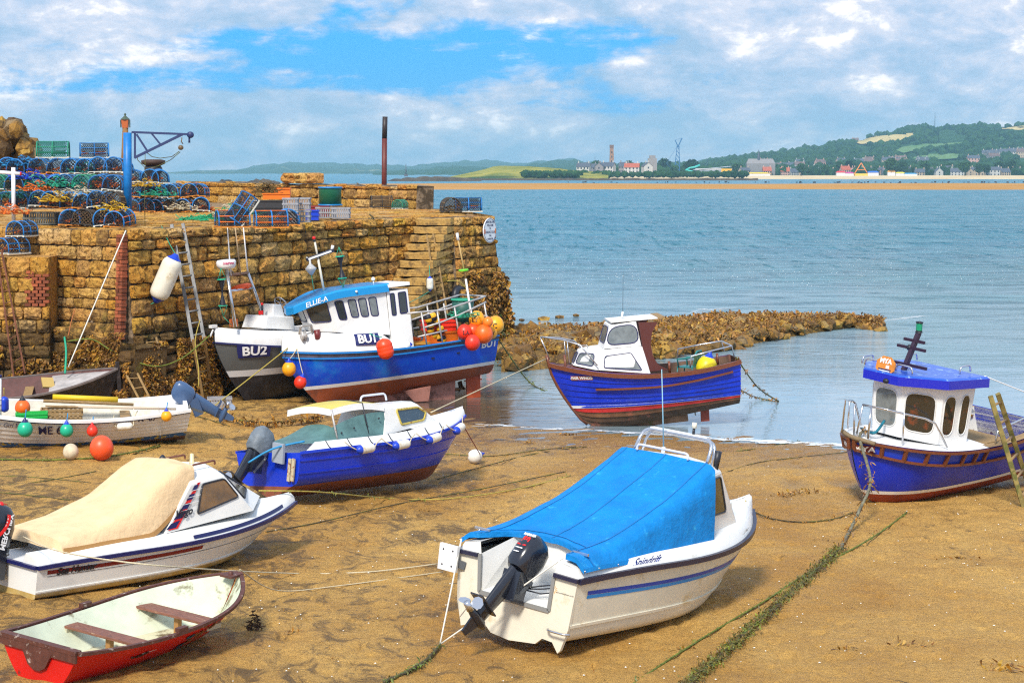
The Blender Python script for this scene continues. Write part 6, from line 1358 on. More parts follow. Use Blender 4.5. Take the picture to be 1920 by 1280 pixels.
    for s_ in (1, -1):
        fpl = hull_fn(h, .972 if s_ > 0 else .975, 1.24, s_, .03); plate('name_plate', fpl, .25, .14, mat('plate_maroon', (.16, .02, .03), rough=.5), b); text('name_lettering', 'MYA', .13, WPAINT, hull_fn(h, .972 if s_ > 0 else .975, 1.24, s_, .04), b, bold=.004)
    def P(t, z, s_): a = h.pt(t, 1, s_); return Vector((a.x - .03, a.y - s_ * .08, z))
    for s_ in (1, -1):
        m = MB(); m.tube([P(.70, 1.24, s_), P(.76, 1.70, s_), P(.80, 1.80, s_), P(.90, 1.93, s_), P(.975, 2.02, s_), (5.05, s_ * .28, 2.03), (5.1, s_ * .28, 1.45)], .02, 6); m.build('pulpit_rail', STEEL, b); m = MB(); m.tube([P(.87, 1.36, s_), P(.87, 1.91, s_)], .018, 6); m.build('rail_stanchion', STEEL, b); m = MB()
        m.tube([P(.985, 1.42, s_), P(.975, 2.0, s_)], .018, 6); m.build('rail_stanchion', STEEL, b); m = MB(); m.tube([P(.42, 1.12, s_), P(.41, 1.36, s_), P(.05, 1.52, s_)], .02, 6)
        m.build('side_rail', STEEL, b)
    m = MB(); m.tube([(4.78, .02, 1.40), (4.78, .02, 1.60)], .06, 8); m.tube([(4.78, -.14, 1.53), (4.78, .18, 1.53)], .02, 6); m.build('mooring_bitt', WHITE2, b)
    return b, h
mya, h_mya = boat_mya()

# ------------------------------------------------------------------ white clinker workboat
def boat_me():
    loc, rot = frame_pose((0, 0, 0), (-7.52, 43.6, .12), 193, 0, -6)
    b = thing('work_boat', 'open white clinker workboat numbered ME 67, cluttered with floats and tilted blue outboard', 'work boat', loc, rot, scale=(1, 1, 1.15))
    h = Hull(5.7, 1.0, .78, (.92, .80, 1.15), rake=.5, es=.42, eb=.85, tm=.45, bp=2.4, trake=.12); h.zk = lambda t: .18 * max(0, .5 - t) * 2 + .03
    WH = mat('clinker_white', (.76, .75, .72), rough=.45, var=.06, vscale=3, col2=(.50, .36, .16), thr=(.62, .72), s2=4); BT = mat('flaky_bottom', (.02, .10, .30), rough=.6, col2=(.40, .30, .04), thr=(.5, .56), s2=7)
    m = MB(); h.strip(m, 0, .99, nw=7, off=-.014); m.build('inner_skin', mat('skin_dark', (.10, .07, .05), rough=.7), b)
    clinker(h, b, [mat('keel_plank', (.12, .06, .03), rough=.7, var=.4), BT] + [WH] * 6, n=8, w0=.04, ov=.030)
    m = MB(); h.transom(m); m.build('transom', WH, b)
    h2 = Hull(5.65, .95, .78, (.92, .80, 1.15), rake=.45, es=.42, eb=.85, tm=.45, bp=2.4, trake=.12); h2.zk = lambda t: .2; m = MB(); h2.strip(m, .1, .99, nw=5); h2.transom(m); h2.deck(m, .02, .95, z=.32, camber=0); m.build('lining', mat('lining_cream', (.60, .56, .46), rough=.6, var=.2), b)
    m = MB(); h.rail(m, .99, .012, .12, .05); m.build('gunwale', WHITE2, b); m = MB(); h.rail(m, .945, .03, .025, .02); m.build('dark_beading', NAVY, b)
    m = MB(); m.bar((-.02, .80, .93), (-.02, -.80, .93), .09, .12); m.build('transom_cap', WHITE2, b)
    m = MB(); m.prism([(.15, .22), (3.8, .06), (3.4, -.1), (.2, -.12)][::-1], Matrix(((1, 0, 0, 0), (0, 0, -1, .04), (0, 1, 0, 0), (0, 0, 0, 1))), .08); m.build('skeg', mat('skeg_dark', (.07, .05, .02), rough=.8, col2=(.10, .12, .02), thr=(.5, .6)), b)
    for x_ in (1.3, 2.9, 4.1): m = MB(); yy = h2.pt(x_ / 5.7, .8, 1).y; m.box((x_, 0, .62), (.22, 2 * yy, .03)); m.build('thwart', WOOD, b)
    m = MB(); m.add([(.02, -.75, .9), (.02, .75, .9), (.55, .78, .86), (.55, -.78, .86), (.55, -.78, .4), (.55, .78, .4)], [(0, 1, 2, 3), (3, 2, 5, 4)]); m.build('stern_sheets', WHITE2, b)
    f = hull_fn(h, .62, .66, 1, .03); text('lettering', 'ME 67', .25, NAVY, hull_fn(h, .509, .62, 1, .045), b, bold=.004); text('lettering', 'M  67', .17, NAVY, hull_fn(h, .155, .80, 1, .03), b, bold=.003)
    text('name_lettering', 'Harbour Girl East', .14, NAVY, hull_fn(h, .70, .74, 1, .045), b, shear=.3)
    leg, cw, Mx_ = outboard(b, (-.16, .05, .88), 62, 1.05, m=mat('slate_blue_motor', (.05, .10, .21), rough=.3, coat=.3))
    m = MB(); m.tube([(4.05, .25, .6), (4.02, .25, 1.55)], .04, 6); m.tube([(4.02, .25, 1.55), (4.02, .25, 1.6)], .05, 6, 1); m.build('gauge_mast', [WHITE2, NAVY], b)
    for z_ in range(6): m = MB(); m.tube([(4.035, .25, .9 + z_ * .1), (4.033, .25, .915 + z_ * .1)], .042, 6); m.build('mast_band', NAVY, b)
    return b, h
me67, h_me = boat_me()
def boat_black():
    loc, rot = frame_pose((4.3, 0, 0), (-10.25, 49.0, .42), 8, -3, 13)
    b = thing('rowing_boat', 'weathered black rowing boat lying under the seaweed covered wall', 'rowing boat', loc, rot)
    h = Hull(4.5, .80, .72, (.68, .66, 1.0), rake=.3, es=.42, eb=.85, tm=.45, bp=2.3)
    BK = mat('tarred_black', (.022, .018, .022), rough=.6, var=.4, vscale=4, col2=(.10, .07, .06), thr=(.55, .7), s2=6)
    m = MB(); h.strip(m, 0, 1, nw=8); h.transom(m); m.build('hull', BK, b)
    h2 = Hull(4.42, .76, .72, (.68, .66, 1.0), rake=.3, es=.42, eb=.85, tm=.45, bp=2.3); h2.zk = lambda t: .05; m = MB(); h2.strip(m, .05, .99, nw=6); h2.deck(m, .02, .9, z=.15, camber=0); m.build('lining', mat('lining_maroon', (.10, .035, .03), rough=.7, var=.3), b)
    m = MB(); h.rail(m, 1, .01, .07, .045); m.build('gunwale', mat('gunwale_grey', (.16, .13, .12), rough=.7, var=.3), b)
    m = MB(); h.deck(m, .62, .98, w=.95, camber=.05, inset=.03); m.build('foredeck', mat('foredeck_grey', (.42, .39, .38), rough=.6, var=.25, vscale=4), b)
    m = MB(); m.box((4.5, 0, .60), (.10, .06, 1.15)); m.build('stem_board', BK, b); m = MB(); m.box((2.75, -.2, .80), (.30, .34, .05), Euler((.5, .2, .3)).to_matrix()); m.build('loose_board', mat('ochre_board', (.48, .33, .10), rough=.7), b)
    for x_ in (1.0, 2.2): m = MB(); m.box((x_, 0, .45), (.22, 1.4, .03)); m.build('thwart', WOOD, b)
    return b, h
black, h_blk = boat_black()
# ------------------------------------------------------------------ sand height under any point
from mathutils.bvhtree import BVHTree
_s = bpy.data.objects['beach_sand'].data; SBVH = BVHTree.FromPolygons([v.co[:] for v in _s.vertices], [p.vertices[:] for p in _s.polygons])
def sz(x, y):
    h = SBVH.ray_cast(Vector((x, y, 5)), Vector((0, 0, -1))); return max(h[0].z if h[0] is not None else 0, 0)
def gp(px, py, up=0.0):
    z = .15
    for _ in range(6): p = at_z(px, py, z); z = sz(p.x, p.y)
    return Vector((p.x, p.y, z + up))
# ------------------------------------------------------------------ lobster pots
def pot_proto(hoopm, netm, basem, barm, L=.82, Wd=.56, Hh=.46, dens=1.0):
    t = thing('lobster_pot', 'x', 'lobster pot'); r_ = Wd / 2; sh = Hh - r_
    def arch(x, k=1.0, n=10): return [Vector((x, -r_ * k, .05)), Vector((x, -r_ * k, sh))] + [Vector((x, -r_ * k * math.cos(math.pi * i / n), sh + r_ * k * math.sin(math.pi * i / n))) for i in range(1, n)] + [Vector((x, r_ * k, sh)), Vector((x, r_ * k, .05))]
    mb = MB(); mb.tube(arch(0), .021, 6); me = mb.mesh('hoop', [hoopm])
    for x in (-L / 2, 0, L / 2): mo('hoop', me, t, loc=(x, 0, 0))
    mb = MB()
    for y in (-r_, -r_ / 3, r_ / 3, r_): mb.box((0, y, .025), (L + .06, .045, .03))
    for x in (-L / 2, 0, L / 2): mb.box((x, 0, .045), (.05, Wd + .04, .02))
    mb.build('base', basem, t)
    mb = MB()
    for a in (28, 90, 152): p = Vector((0, -r_ * math.cos(R(a)), sh + r_ * math.sin(R(a)))); mb.tube([p + Vector((-L / 2 - .02, 0, 0)), p + Vector((L / 2 + .02, 0, 0))], .014, 5)
    for s_ in (-1, 1): mb.tube([(-L / 2, s_ * r_, sh * .9), (L / 2, s_ * r_, sh * .9)], .013, 5)
    mb.build('side_bar', barm, t)
    mb = MB(); per = 2 * sh + math.pi * r_
    def on(u, s):   # u along, s around
        if s < sh: return Vector((u, -r_, .04 + s))
        if s < sh + math.pi * r_: a = (s - sh) / r_; return Vector((u, -r_ * math.cos(a), sh + r_ * math.sin(a)))
        return Vector((u, r_, sh - (s - sh - math.pi * r_)))
    st = .062 / dens; n = int((L + per) / st)
    for d_ in (1, -1):
        for i in range(n):
            u0 = -L / 2 + i * st if d_ > 0 else -L / 2 + i * st - per; pts = []
            for j in range(13):
                s = per * j / 12; u = (u0 - per + s) if d_ > 0 else (u0 + per - s) + 0
                if -L / 2 <= u <= L / 2: pts.append(on(u, s) * 1.0)
            for a, c in zip(pts, pts[1:]):
                o_ = Vector((.010, 0, 0)); mb.add([a - o_, a + o_, c + o_, c - o_], [(0, 1, 2, 3)])
    for x in (-L / 2, 0, L / 2):
        for k in range(-5, 6):
            for d_ in (1, -1):
                pts = []
                for j in range(9):
                    z = .04 + (Hh - .04) * j / 8; y = k * .10 + d_ * (z - .2); lim = r_ if z < sh else math.sqrt(max(r_ ** 2 - (z - sh) ** 2, 0))
                    if abs(y) < lim: pts.append(Vector((x, y, z)))
                for a, c in zip(pts, pts[1:]): o_ = Vector((0, .010, 0)); mb.add([a - o_, a + o_, c + o_, c - o_], [(0, 1, 2, 3)])
    mb.build('netting', netm, t)
    mb = MB(); r2 = random.Random(5)
    for i in range(5):
        c = Vector((r2.uniform(-L / 3, L / 3), r2.uniform(-.1, .1), .12)); mb.tube([c + Vector((.12 * math.cos(a * 1.3 + i), .10 * math.sin(a), .03 * a * .5)) for a in np.linspace(0, 6, 9)], .014, 4)
    mb.build('coiled_rope', ROPE_D if dens > 1 else ORG, t); return t
HB = mat('hoop_blue', (.006, .15, .42), rough=.5, var=.35, vscale=9, rnd=.35, col2=(.10, .07, .04), thr=(.60, .68), s2=6); HG = mat('hoop_green', (.01, .22, .12), rough=.5, var=.2, vscale=12); HK = mat('hoop_dark', (.04, .035, .03), rough=.7)
ORG = mat('orange_twine', (.75, .16, .01), rough=.7, var=.3, vscale=9); NK = mat('net_black', (.016, .016, .024), rough=.8); NT = mat('net_teal', (.02, .16, .13), rough=.8); NB = mat('net_brown', (.10, .06, .03), rough=.9)
BW = mat('slat_white', (.60, .58, .50), rough=.7, var=.2, vscale=9); BO = mat('slat_orange', (.62, .22, .02), rough=.7, var=.3, vscale=9); YB = mat('bar_yellow', (.60, .36, .01), rough=.6)
POTS = {'blue': pot_proto(HB, NK, BW, HB), 'blueo': pot_proto(HB, NK, BO, ORG), 'bluey': pot_proto(HB, NK, BO, YB), 'green': pot_proto(HG, NT, BW, HG, dens=1.2), 'dark': pot_proto(HK, NB, HK, WOOD, dens=1.3)}
PN = {'blue': 'blue hooped lobster pot on pale slats', 'blueo': 'blue hooped lobster pot with orange bars', 'bluey': 'blue hooped lobster pot with yellow bars', 'green': 'green lobster pot with teal netting', 'dark': 'dark weedy lobster pot'}
used = set(); ORD = ['first', 'second', 'third', 'fourth', 'fifth', 'sixth', 'seventh', 'eighth', 'ninth', 'tenth']
def pot(kind, loc, yaw, label, group='lobster pots stacked on the pier', tilt=0, sc=1.0, roll=0):
    p = POTS[kind]
    if kind in used: o = dup(p, label, loc, (R(roll), R(tilt), R(yaw)), group, sc)
    else: used.add(kind); o = p; o.location = loc; o.rotation_euler = (R(roll), R(tilt), R(yaw)); o.scale = (sc,) * 3; o['label'] = label; o['group'] = group
    return o
rp = random.Random(17)
def pot_row(pxs, y0, dy, z, lab, kinds, sc=1.0, jy=14):
    for i, px in enumerate(pxs):
        Y = y0 + dy * i; p = at_y(px + rp.uniform(-3, 3), 400, Y); k = rp.choice(kinds + ['dark'] if rp.random() < .5 else kinds)
        pot(k, (p.x, Y, z + rp.uniform(0, .02)), 90 + rp.uniform(-jy, jy), PN[k] + ', ' + ORD[i] + ' in ' + lab, sc=sc, roll=rp.uniform(-8, 8), tilt=rp.uniform(-5, 5))
LH = .47
pot_row([132, 163, 194, 222], 52.6, -.1, PZ, 'front row by the crane', ['blue', 'blueo', 'blue'])
pot_row([16, 48, 80, 103, 133, 163, 190, 216], 54.2, -.15, PZ + LH, 'second tier up', ['blue', 'blueo', 'bluey', 'blue'])
pot_row([138, 166, 194, 220], 54.0, -.1, PZ, 'bottom tier of the pile', ['blueo', 'blue'])
pot_row([8, 40, 70, 102, 133, 163, 192, 218], 55.1, -.12, PZ + 2 * LH, 'third tier up', ['blue', 'bluey', 'blue', 'green'])
pot_row([14, 46, 76, 108, 138, 168, 198, 222], 55.9, -.1, PZ + 3 * LH, 'top tier', ['blue', 'blue', 'bluey', 'blueo'])
pot_row([252, 277, 302, 327, 352, 376], 70.5, .1, PZ, 'low stack bottom row', ['blue', 'blueo'], sc=1.12)
pot_row([254, 279, 304, 329, 354, 374], 70.8, .1, PZ + LH * 1.12, 'low stack middle row', ['blueo', 'bluey', 'blue'], sc=1.12)
pot_row([256, 281, 301], 71.0, .1, PZ + 2 * LH * 1.12, 'low stack raised end', ['blueo', 'blue'], sc=1.12)
pot('green', (at_y(100, 300, 56.3).x, 56.3, PZ + 4 * LH), 8, 'single green lobster pot perched on top of the pile near the crag', sc=1.08)
pot('blue', (at_y(177, 300, 56.4).x, 56.4, PZ + 4 * LH), 14, 'single blue lobster pot perched on top of the pile near the crane', sc=.98)
p = at_z(20, 480, 4.2); pot('blue', (-13.25, 50.9, 4.22), 60, 'small blue pot dropped on the low quay block beside the rusty ladder', sc=.95); pot('blue', (-13.05, 51.2, 4.22 + .45), 75, 'upper pot of the pair on the low quay block', sc=.92)
for k, px, py, yw, lb, kw in (('blueo', 436, 427, 20, 'orange barred pot beside the green netting', {}), ('blueo', 508, 428, 15, 'orange barred pot between the tipped pot and the grey crates', {}), ('blueo', 540, 424, 100, 'orange barred pot end on against the grey crates', {}), ('dark', 715, 389, 12, 'dark brown pot against the parapet behind the tall red pole', {'sc': 1.05}), ('green', 750, 392, 75, 'small green pot beside the foot of the red pole', {'sc': .8}), ('dark', 845, 398, 100, 'dark brown pot at the very end of the pier', {'sc': 1.15}), ('blue', 878, 398, 5, 'blue pot with tangled twine at the very end of the pier', {'sc': 1.15})):
    q = at_z(px, py, PZ + .02); pot(k, (q.x, q.y, PZ + .02), yw, lb, 'loose lobster pots along the pier', **kw)
q = at_z(462, 428, PZ); pot('blue', (q.x, q.y, PZ + .38), 35, 'tipped blue pot leaning up on its end among the pots by the edge', 'loose lobster pots along the pier', tilt=-52)

# ------------------------------------------------------------------ crates, tubs and other gear
def crate(p, dims, m, label, yaw=0, group='fish crates', slots=True, n=9, name='fish_crate', solid=False):
    t = thing(name, label, 'crate', p, (0, 0, R(yaw)), group); a, c, h = dims; mb = MB(); mb.box((0, 0, .02), (a, c, .03)); mb.build('base', m, t)
    mb = MB()
    for z in (h - .03, h * .5): 
        for s_ in (-1, 1): mb.box((0, s_ * c / 2, z), (a + .03, .035, .05)); mb.box((s_ * a / 2, 0, z), (.035, c - .04, .05))
    mb.build('rim', m, t); mb = MB()
    if solid:
        for s_ in (-1, 1): mb.box((0, s_ * (c / 2 - .02), h / 2), (a - .02, .02, h - .05)); mb.box((s_ * (a / 2 - .02), 0, h / 2), (.02, c - .06, h - .05))
    else:
        for i in range(n):
            x = -a / 2 + a * (i + .5) / n
            for s_ in (-1, 1): mb.box((x, s_ * (c / 2 - .01), h / 2), (a / n * .5, .02, h - .06))
        for i in range(max(3, n // 2)):
            y = -c / 2 + c * (i + .5) / max(3, n // 2)
            for s_ in (-1, 1): mb.box((s_ * (a / 2 - .01), y, h / 2), (.02, c / max(3, n // 2) * .5, h - .06))
    mb.build('wall', m, t); return t
CG = mat('crate_grey', (.30, .30, .32), rough=.6, var=.2); CK = mat('crate_black', (.03, .03, .035), rough=.6); CO = mat('crate_orange', (.80, .17, .008), rough=.5); CGN = mat('crate_green', (.01, .40, .06), rough=.45)
def on_deck(px, py, up=0): q = at_z(px, py, PZ + .02 + up); return q
crate(on_deck(78, 421), (.92, .5, .36), mat('crate_olive', (.16, .17, .15), rough=.6), 'long grey slatted fish crate at the wall edge beside the front pots', 0, n=14)
q = on_deck(546, 418); crate(q, (.44, .42, .36), CG, 'lower grey crate of the near pair by the edge'); crate(q + Vector((0, 0, .37)), (.44, .42, .36), CG, 'upper grey crate of the near pair by the edge')
q = on_deck(568, 417); crate(q, (.44, .42, .36), CG, 'lower grey crate of the pair next to the blue box'); crate(q + Vector((0, 0, .37)), (.44, .42, .36), CG, 'upper grey crate of the pair next to the blue box')
q = on_deck(508, 402); crate(q, (1.1, .6, .5), CK, 'black fish crate under the orange one', solid=True); crate(q + Vector((.2, .1, .52)), (.95, .6, .40), CO, 'bright orange fish crate in front of the parapet', 3, solid=True)
crate(on_deck(640, 410), (.55, .5, .36), CG, 'grey crate with a teal rope draped over it'); q = on_deck(612, 409); crate(q, (.62, .6, .36), CG, 'grey crate carrying the green tub')
q2 = on_deck(586, 413); crate(q2, (.40, .35, .32), BLUEB, 'small blue plastic box between the grey crates', solid=True, name='plastic_box'); q3 = on_deck(592, 406); crate(q3 + Vector((.15, .0, 0)), (.6, .4, .36), mat('box_maroon', (.25, .02, .02), rough=.5), 'red topped dark box behind the blue box', solid=True, name='plastic_box')
t = thing('tub', 'big dark green round tub with a blue rim standing on grey crates', 'tub', q + Vector((.12, .1, .40))); mb = MB(); mb.lathe([(.001, .02), (.36, .02), (.36, .56)], 24); mb.lathe([(.34, .56), (.34, .1), (.001, .1)], 24); mb.build('tub_wall', mat('tub_green', (.01, .12, .06), rough=.4), t)
for z in (.02, .57): mb = MB(); mb.tube([(.37 * math.cos(a), .37 * math.sin(a), z) for a in np.linspace(0, 6.02, 24)], .03, 6, closed=True); mb.build('tub_rim', mat('tub_blue', (.01, .20, .48), rough=.4), t)
qf = gp(412, 768); crate(qf, (.62, .45, .34), CG, 'grey slotted crate lying on the sand beside the grey hull', 10)
# twine heap and nets
def net_heap(name, lab, c, rx, ry, rz, m, n=90, th=.014, cat='fishing net', st=.16):
    mb = MB(); r_ = random.Random(n)
    for i in range(n):
        a = r_.uniform(0, 6.28); d = r_.random() ** .6; p0 = Vector((math.cos(a) * d * rx, math.sin(a) * d * ry, (1 - d) * rz * r_.uniform(.4, 1)))
        pts = [Vector(c) + p0]
        for k in range(4): p0 = p0 + Vector((r_.uniform(-st, st), r_.uniform(-st, st), r_.uniform(-st, st) * .4)); p0.z = max(p0.z, .02); pts.append(Vector(c) + p0)
        mb.tube(pts, th, 4, caps=False)
    mb.build(name, m, label=lab, category=cat)
net_heap('fishing_net', 'bright green netting spread on the pier by the pots', on_deck(400, 412), .9, 1.6, .14, mat('net_green', (.01, .36, .16), rough=.7), 130)
net_heap('fishing_net', 'green net bundle behind the tipped pot', on_deck(452, 402), 1.0, .5, .35, mat('net_green', (.01, .36, .16), rough=.7), 100)
net_heap('rope_tangle', 'brown twine tangle heaped over the orange crate', on_deck(503, 404) + Vector((-.05, .0, .75)), .35, .3, .42, mat('twine_brown', (.16, .10, .03), rough=.9), 90, .012, 'rope')
net_heap('rope_tangle', 'pale coiled rope loops beside the first orange barred pot', on_deck(425, 418) + Vector((0, .2, .15)), .45, .4, .5, ROPE, 45, .012, 'rope')
net_heap('rope_tangle', 'orange and red gear bundle at the far end of the low pot stack', on_deck(382, 397), .45, .4, .35, ORG, 70, .016, 'rope')
for i, (px, py, Y, w_, m_, lb) in enumerate(((60, 330, 54.6, .5, BLUEB, 'blue rope bundle stuffed between the third and second tiers'), (75, 352, 54.0, .4, ORG, 'orange twine bundle under the second tier'), (110, 344, 54.0, .45, ROPE_G, 'green rope bundle draped down the pot pile'), (150, 362, 53.3, .5, ROPE, 'cream rope bundle over the front of the pile'), (30, 365, 53.6, .5, NT, 'dark teal net bundle at the foot of the pile'), (110, 372, 53.2, .4, YB, 'yellow rope bundle by the front pots'), (20, 395, 52.6, .5, ORG, 'rusty orange gear heap behind the fish crate'), (195, 345, 54.4, .4, ORG, 'orange twine wound into the pots beside the crane post'), (165, 318, 55.2, .4, NT, 'dark teal netting over the top tiers'), (45, 305, 55.6, .5, ROPE_B, 'light blue rope strewn along the top tier'), (215, 390, 52.3, .3, YB, 'yellow cord by the foot of the crane'), (300, 362, 70.0, .6, ROPE_G, 'green rope hanging on the low stack'), (345, 388, 69.8, .5, ROPE, 'white rope ends under the low stack'), (275, 345, 70.2, .5, YB, 'yellow rope on the raised end of the low stack'))):
    net_heap('rope_tangle', lb, at_y(px, py, Y) - Vector((0, 0, .1)), w_, .25, .3, m_, 40, .014, 'rope')
# crane, lamp post, poles, bollard
BC = mat('crane_blue', (.005, .17, .50), rough=.45, var=.25, vscale=4, col2=(.20, .09, .03), thr=(.64, .70), s2=8); BC2 = mat('crane_navy', (.02, .035, .12), rough=.5)
c0 = at_z(240, 424, PZ); t = thing('dock_crane', 'small blue hand crane with a braced arm and hook at the wall edge', 'crane', c0); Y = c0.y
L_ = lambda px, py: at_y(px, py, Y) - c0
mb = MB(); mb.tube([(0, 0, 0), (0, 0, .55)], .09, 12); mb.tube([(0, 0, .50), L_(239, 249)], .115, 14); mb.build('post', BC, t)
mb = MB(); mb.bar(L_(247, 248), L_(352, 252), .07, .06); mb.bar(L_(252, 296), L_(342, 252), .06, .07); mb.build('arm', BC2, t)
mb = MB(); mb.bar(L_(253, 249), L_(253, 297), .05, .05); mb.bar(L_(256, 252), L_(276, 283), .05, .05); mb.bar(L_(284, 250), L_(301, 271), .045, .045); mb.build('brace', BC2, t)
mb = MB(); mb.lathe([(.001, -.06), (.09, -.06), (.09, .06), (.001, .06)], 14, Matrix.Translation(L_(357, 253)) @ Euler((R(90), 0, 0)).to_matrix().to_4x4()); mb.tube([L_(355, 258), L_(355, 268)], .03, 6); mb.build('sheave', BC2, t)
mb = MB(); mb.tube([L_(341, 258), L_(340, 266), L_(343, 270)], .016, 5); mb.lathe([(.001, -.05), (.07, -.04), (.07, .04), (.001, .05)], 10, Matrix.Translation(L_(339, 277)) @ Euler((R(90), 0, 0)).to_matrix().to_4x4()); mb.build('hook_block', mat('block_brass', (.14, .09, .04), rough=.5), t)
mb = MB(); mb.tube([L_(x, y) for x, y in ((336, 284), (322, 294), (300, 297), (285, 294), (272, 284))], .011, 5); mb.tube([L_(x, y) for x, y in ((338, 285), (320, 300), (295, 312), (273, 316), (258, 300), (257, 292))], .011, 5); mb.tube([L_(x, y) for x, y in ((272, 286), (272, 330), (271, 380), (272, 424))], .010, 5); mb.build('hoist_rope', ROPE_D, t)
c1 = at_z(229, 418, PZ); Y1 = c1.y; t = thing('lamp_post', 'leaning brown timber post topped by a small lantern behind the blue crane', 'lamp post', c1)
mb = MB(); mb.tube([(0, 0, 0), at_y(235, 240, Y1) - c1], [.11, .085], 9); mb.build('post', mat('post_brown', (.22, .11, .04), rough=.85, var=.4, vscale=6, stretch=(3, 3, .5)), t)
p = at_y(235, 240, Y1) - c1; mb = MB(); mb.box(p + Vector((0, 0, .12)), (.16, .16, .24), taper=1.25); mb.build('lantern', mat('lantern_orange', (.50, .12, .03), rough=.4), t)
mb = MB(); mb.lathe([(.15, .24), (.05, .33), (.02, .36), (.04, .39), (.001, .44)], 8, Matrix.Translation(p)); 
for s_ in (-1, 1): mb.box(p + Vector((s_ * .13, 0, .12)), (.02, .10, .22))
mb.build('lantern_cap', mat('lantern_green', (.06, .09, .06), rough=.5), t)
c2 = at_z(720, 387, PZ); t = thing('pole', 'tall dark rust red steel pole standing near the pier end', 'pole', c2)
mb = MB(); mb.tube([(0, 0, 0), at_y(721, 260, c2.y) - c2], .115, 14); mb.build('shaft', mat('pole_rust', (.13, .022, .015), rough=.5, var=.3, vscale=4), t); mb = MB(); mb.tube([at_y(721, 260, c2.y) - c2, at_y(722, 219, c2.y) - c2], .112, 14); mb.build('pole_top', mat('pole_black', (.03, .02, .02), rough=.5), t)
c3 = at_z(677, 380, PZ); t = thing('mooring_bollard', 'split grey timber bollard with a lifebuoy around its foot', 'bollard', c3)
mb = MB(); rows = []
for k in range(9):
    z = .98 * k / 8; rows.append([Vector(((.19 - .03 * k / 8 + .03 * math.sin(5 * a + k)) * math.cos(a) - .05 * k / 8, (.19 - .02 * k / 8 + .02 * math.cos(4 * a)) * math.sin(a), z - (.10 * (1 + math.cos(a)) if k == 8 else 0))) for a in np.linspace(0, 2 * math.pi, 19)])
mb.grid(rows); mb.add(rows[-1][:-1], [tuple(range(18))]); mb.build('timber', mat('timber_grey', (.20, .15, .10), rough=.9, var=.5, vscale=5, stretch=(3, 3, .4), bump=.02, bscale=10), t)
t = thing('lifebuoy', 'white lifebuoy with a red patch lying round the timber bollard', 'lifebuoy', c3 + Vector((0, -.05, .10)), (R(8), 0, 0)); mb = MB(); mb.tube([(.44 * math.cos(a), .44 * math.sin(a), 0) for a in np.linspace(0, 6.06, 28)], .085, 10, closed=True); mb.build('ring', mat('ring_white', (.76, .72, .68), rough=.5), t)
mb = MB(); mb.tube([(.44 * math.cos(a), .44 * math.sin(a), 0) for a in np.linspace(5.2, 5.9, 6)], .09, 10); mb.build('red_patch', RED, t)
c4 = at_z(290, 396, PZ); 
t = thing('capstan', 'black rusted capstan head showing above the low pot stack', 'capstan', at_y(288, 345, 73) * 1.0); t.location.z = PZ
hh = at_y(288, 300, 73).z - PZ
mb = MB(); mb.lathe([(.30, 0), (.26, hh - .55), (.34, hh - .45), (.34, hh - .30), (.28, hh - .22)], 14); mb.build('drum', BLACK, t); mb = MB(); mb.lathe([(.28, hh - .22), (.45, hh - .14), (.46, hh - .02), (.30, hh + .02), (.001, hh + .02)], 14); mb.build('capstan_head', mat('cap_rust', (.06, .03, .02), rough=.7), t)
# white mooring pipe at the far edge
c5 = at_y(25, 400, 52.9); t = thing('pipe_stand', 'white pipe cross stand in front of the pot pile', 'stand', (c5.x, 52.9, PZ)); c5 = Vector((c5.x, 52.9, PZ)); mb = MB(); mb.tube([(0, 0, 0), at_y(25, 314, 52.9) - c5], .055, 10); mb.tube([at_y(0, 323, 52.9) - c5, at_y(38, 326, 52.9) - c5], .05, 10); mb.build('pipe', WHITE2, t); mb = MB(); mb.tube([at_y(38, 326, 52.9) - c5, at_y(40, 326, 52.9) - c5], .052, 10); mb.build('pipe_end', RED, t)
# oval sign
s_c = at_head(1.95, 4.42, .36); t = thing('notice_sign', 'white oval notice fixed on the pier head stones', 'sign', s_c, (R(90), 0, math.atan2(U_M.y, U_M.x)))
t.rotation_euler = Matrix((U_M, Vector((0, 0, 1)), N_M)).transposed().to_euler()
mb = MB(); el_ = [(.50 * math.cos(a), .42 * math.sin(a)) for a in np.linspace(0, 2 * math.pi, 33)[:-1]]; mb.prism(el_, Matrix.Identity(4), .03); mb.build('board', WPAINT, t); mb = MB(); mb.tube([(x * .93, y * .92, .032) for x, y in el_], .008, 4, closed=True); mb.build('board_border', NAVY, t)
for s, z, sz_ in (('BURNTISLAND', .28, .10), ('WELCOME', .17, .10), ('TO', .06, .09), ('SAILING CLUB', -.06, .11), ('THIS', -.18, .08), ('HARBOUR', -.29, .09)): text('lettering', s, sz_, NAVY, (lambda z: lambda x, y: Vector((x, y + z, .036)))(z), t, bold=.002)
for s_ in (-1, 1): mb = MB(); mb.box((s_ * .40, -.03, .034), (.06, .16, .006)); mb.build('emblem', mat('emblem_orange', (.75, .2, .02)), t)
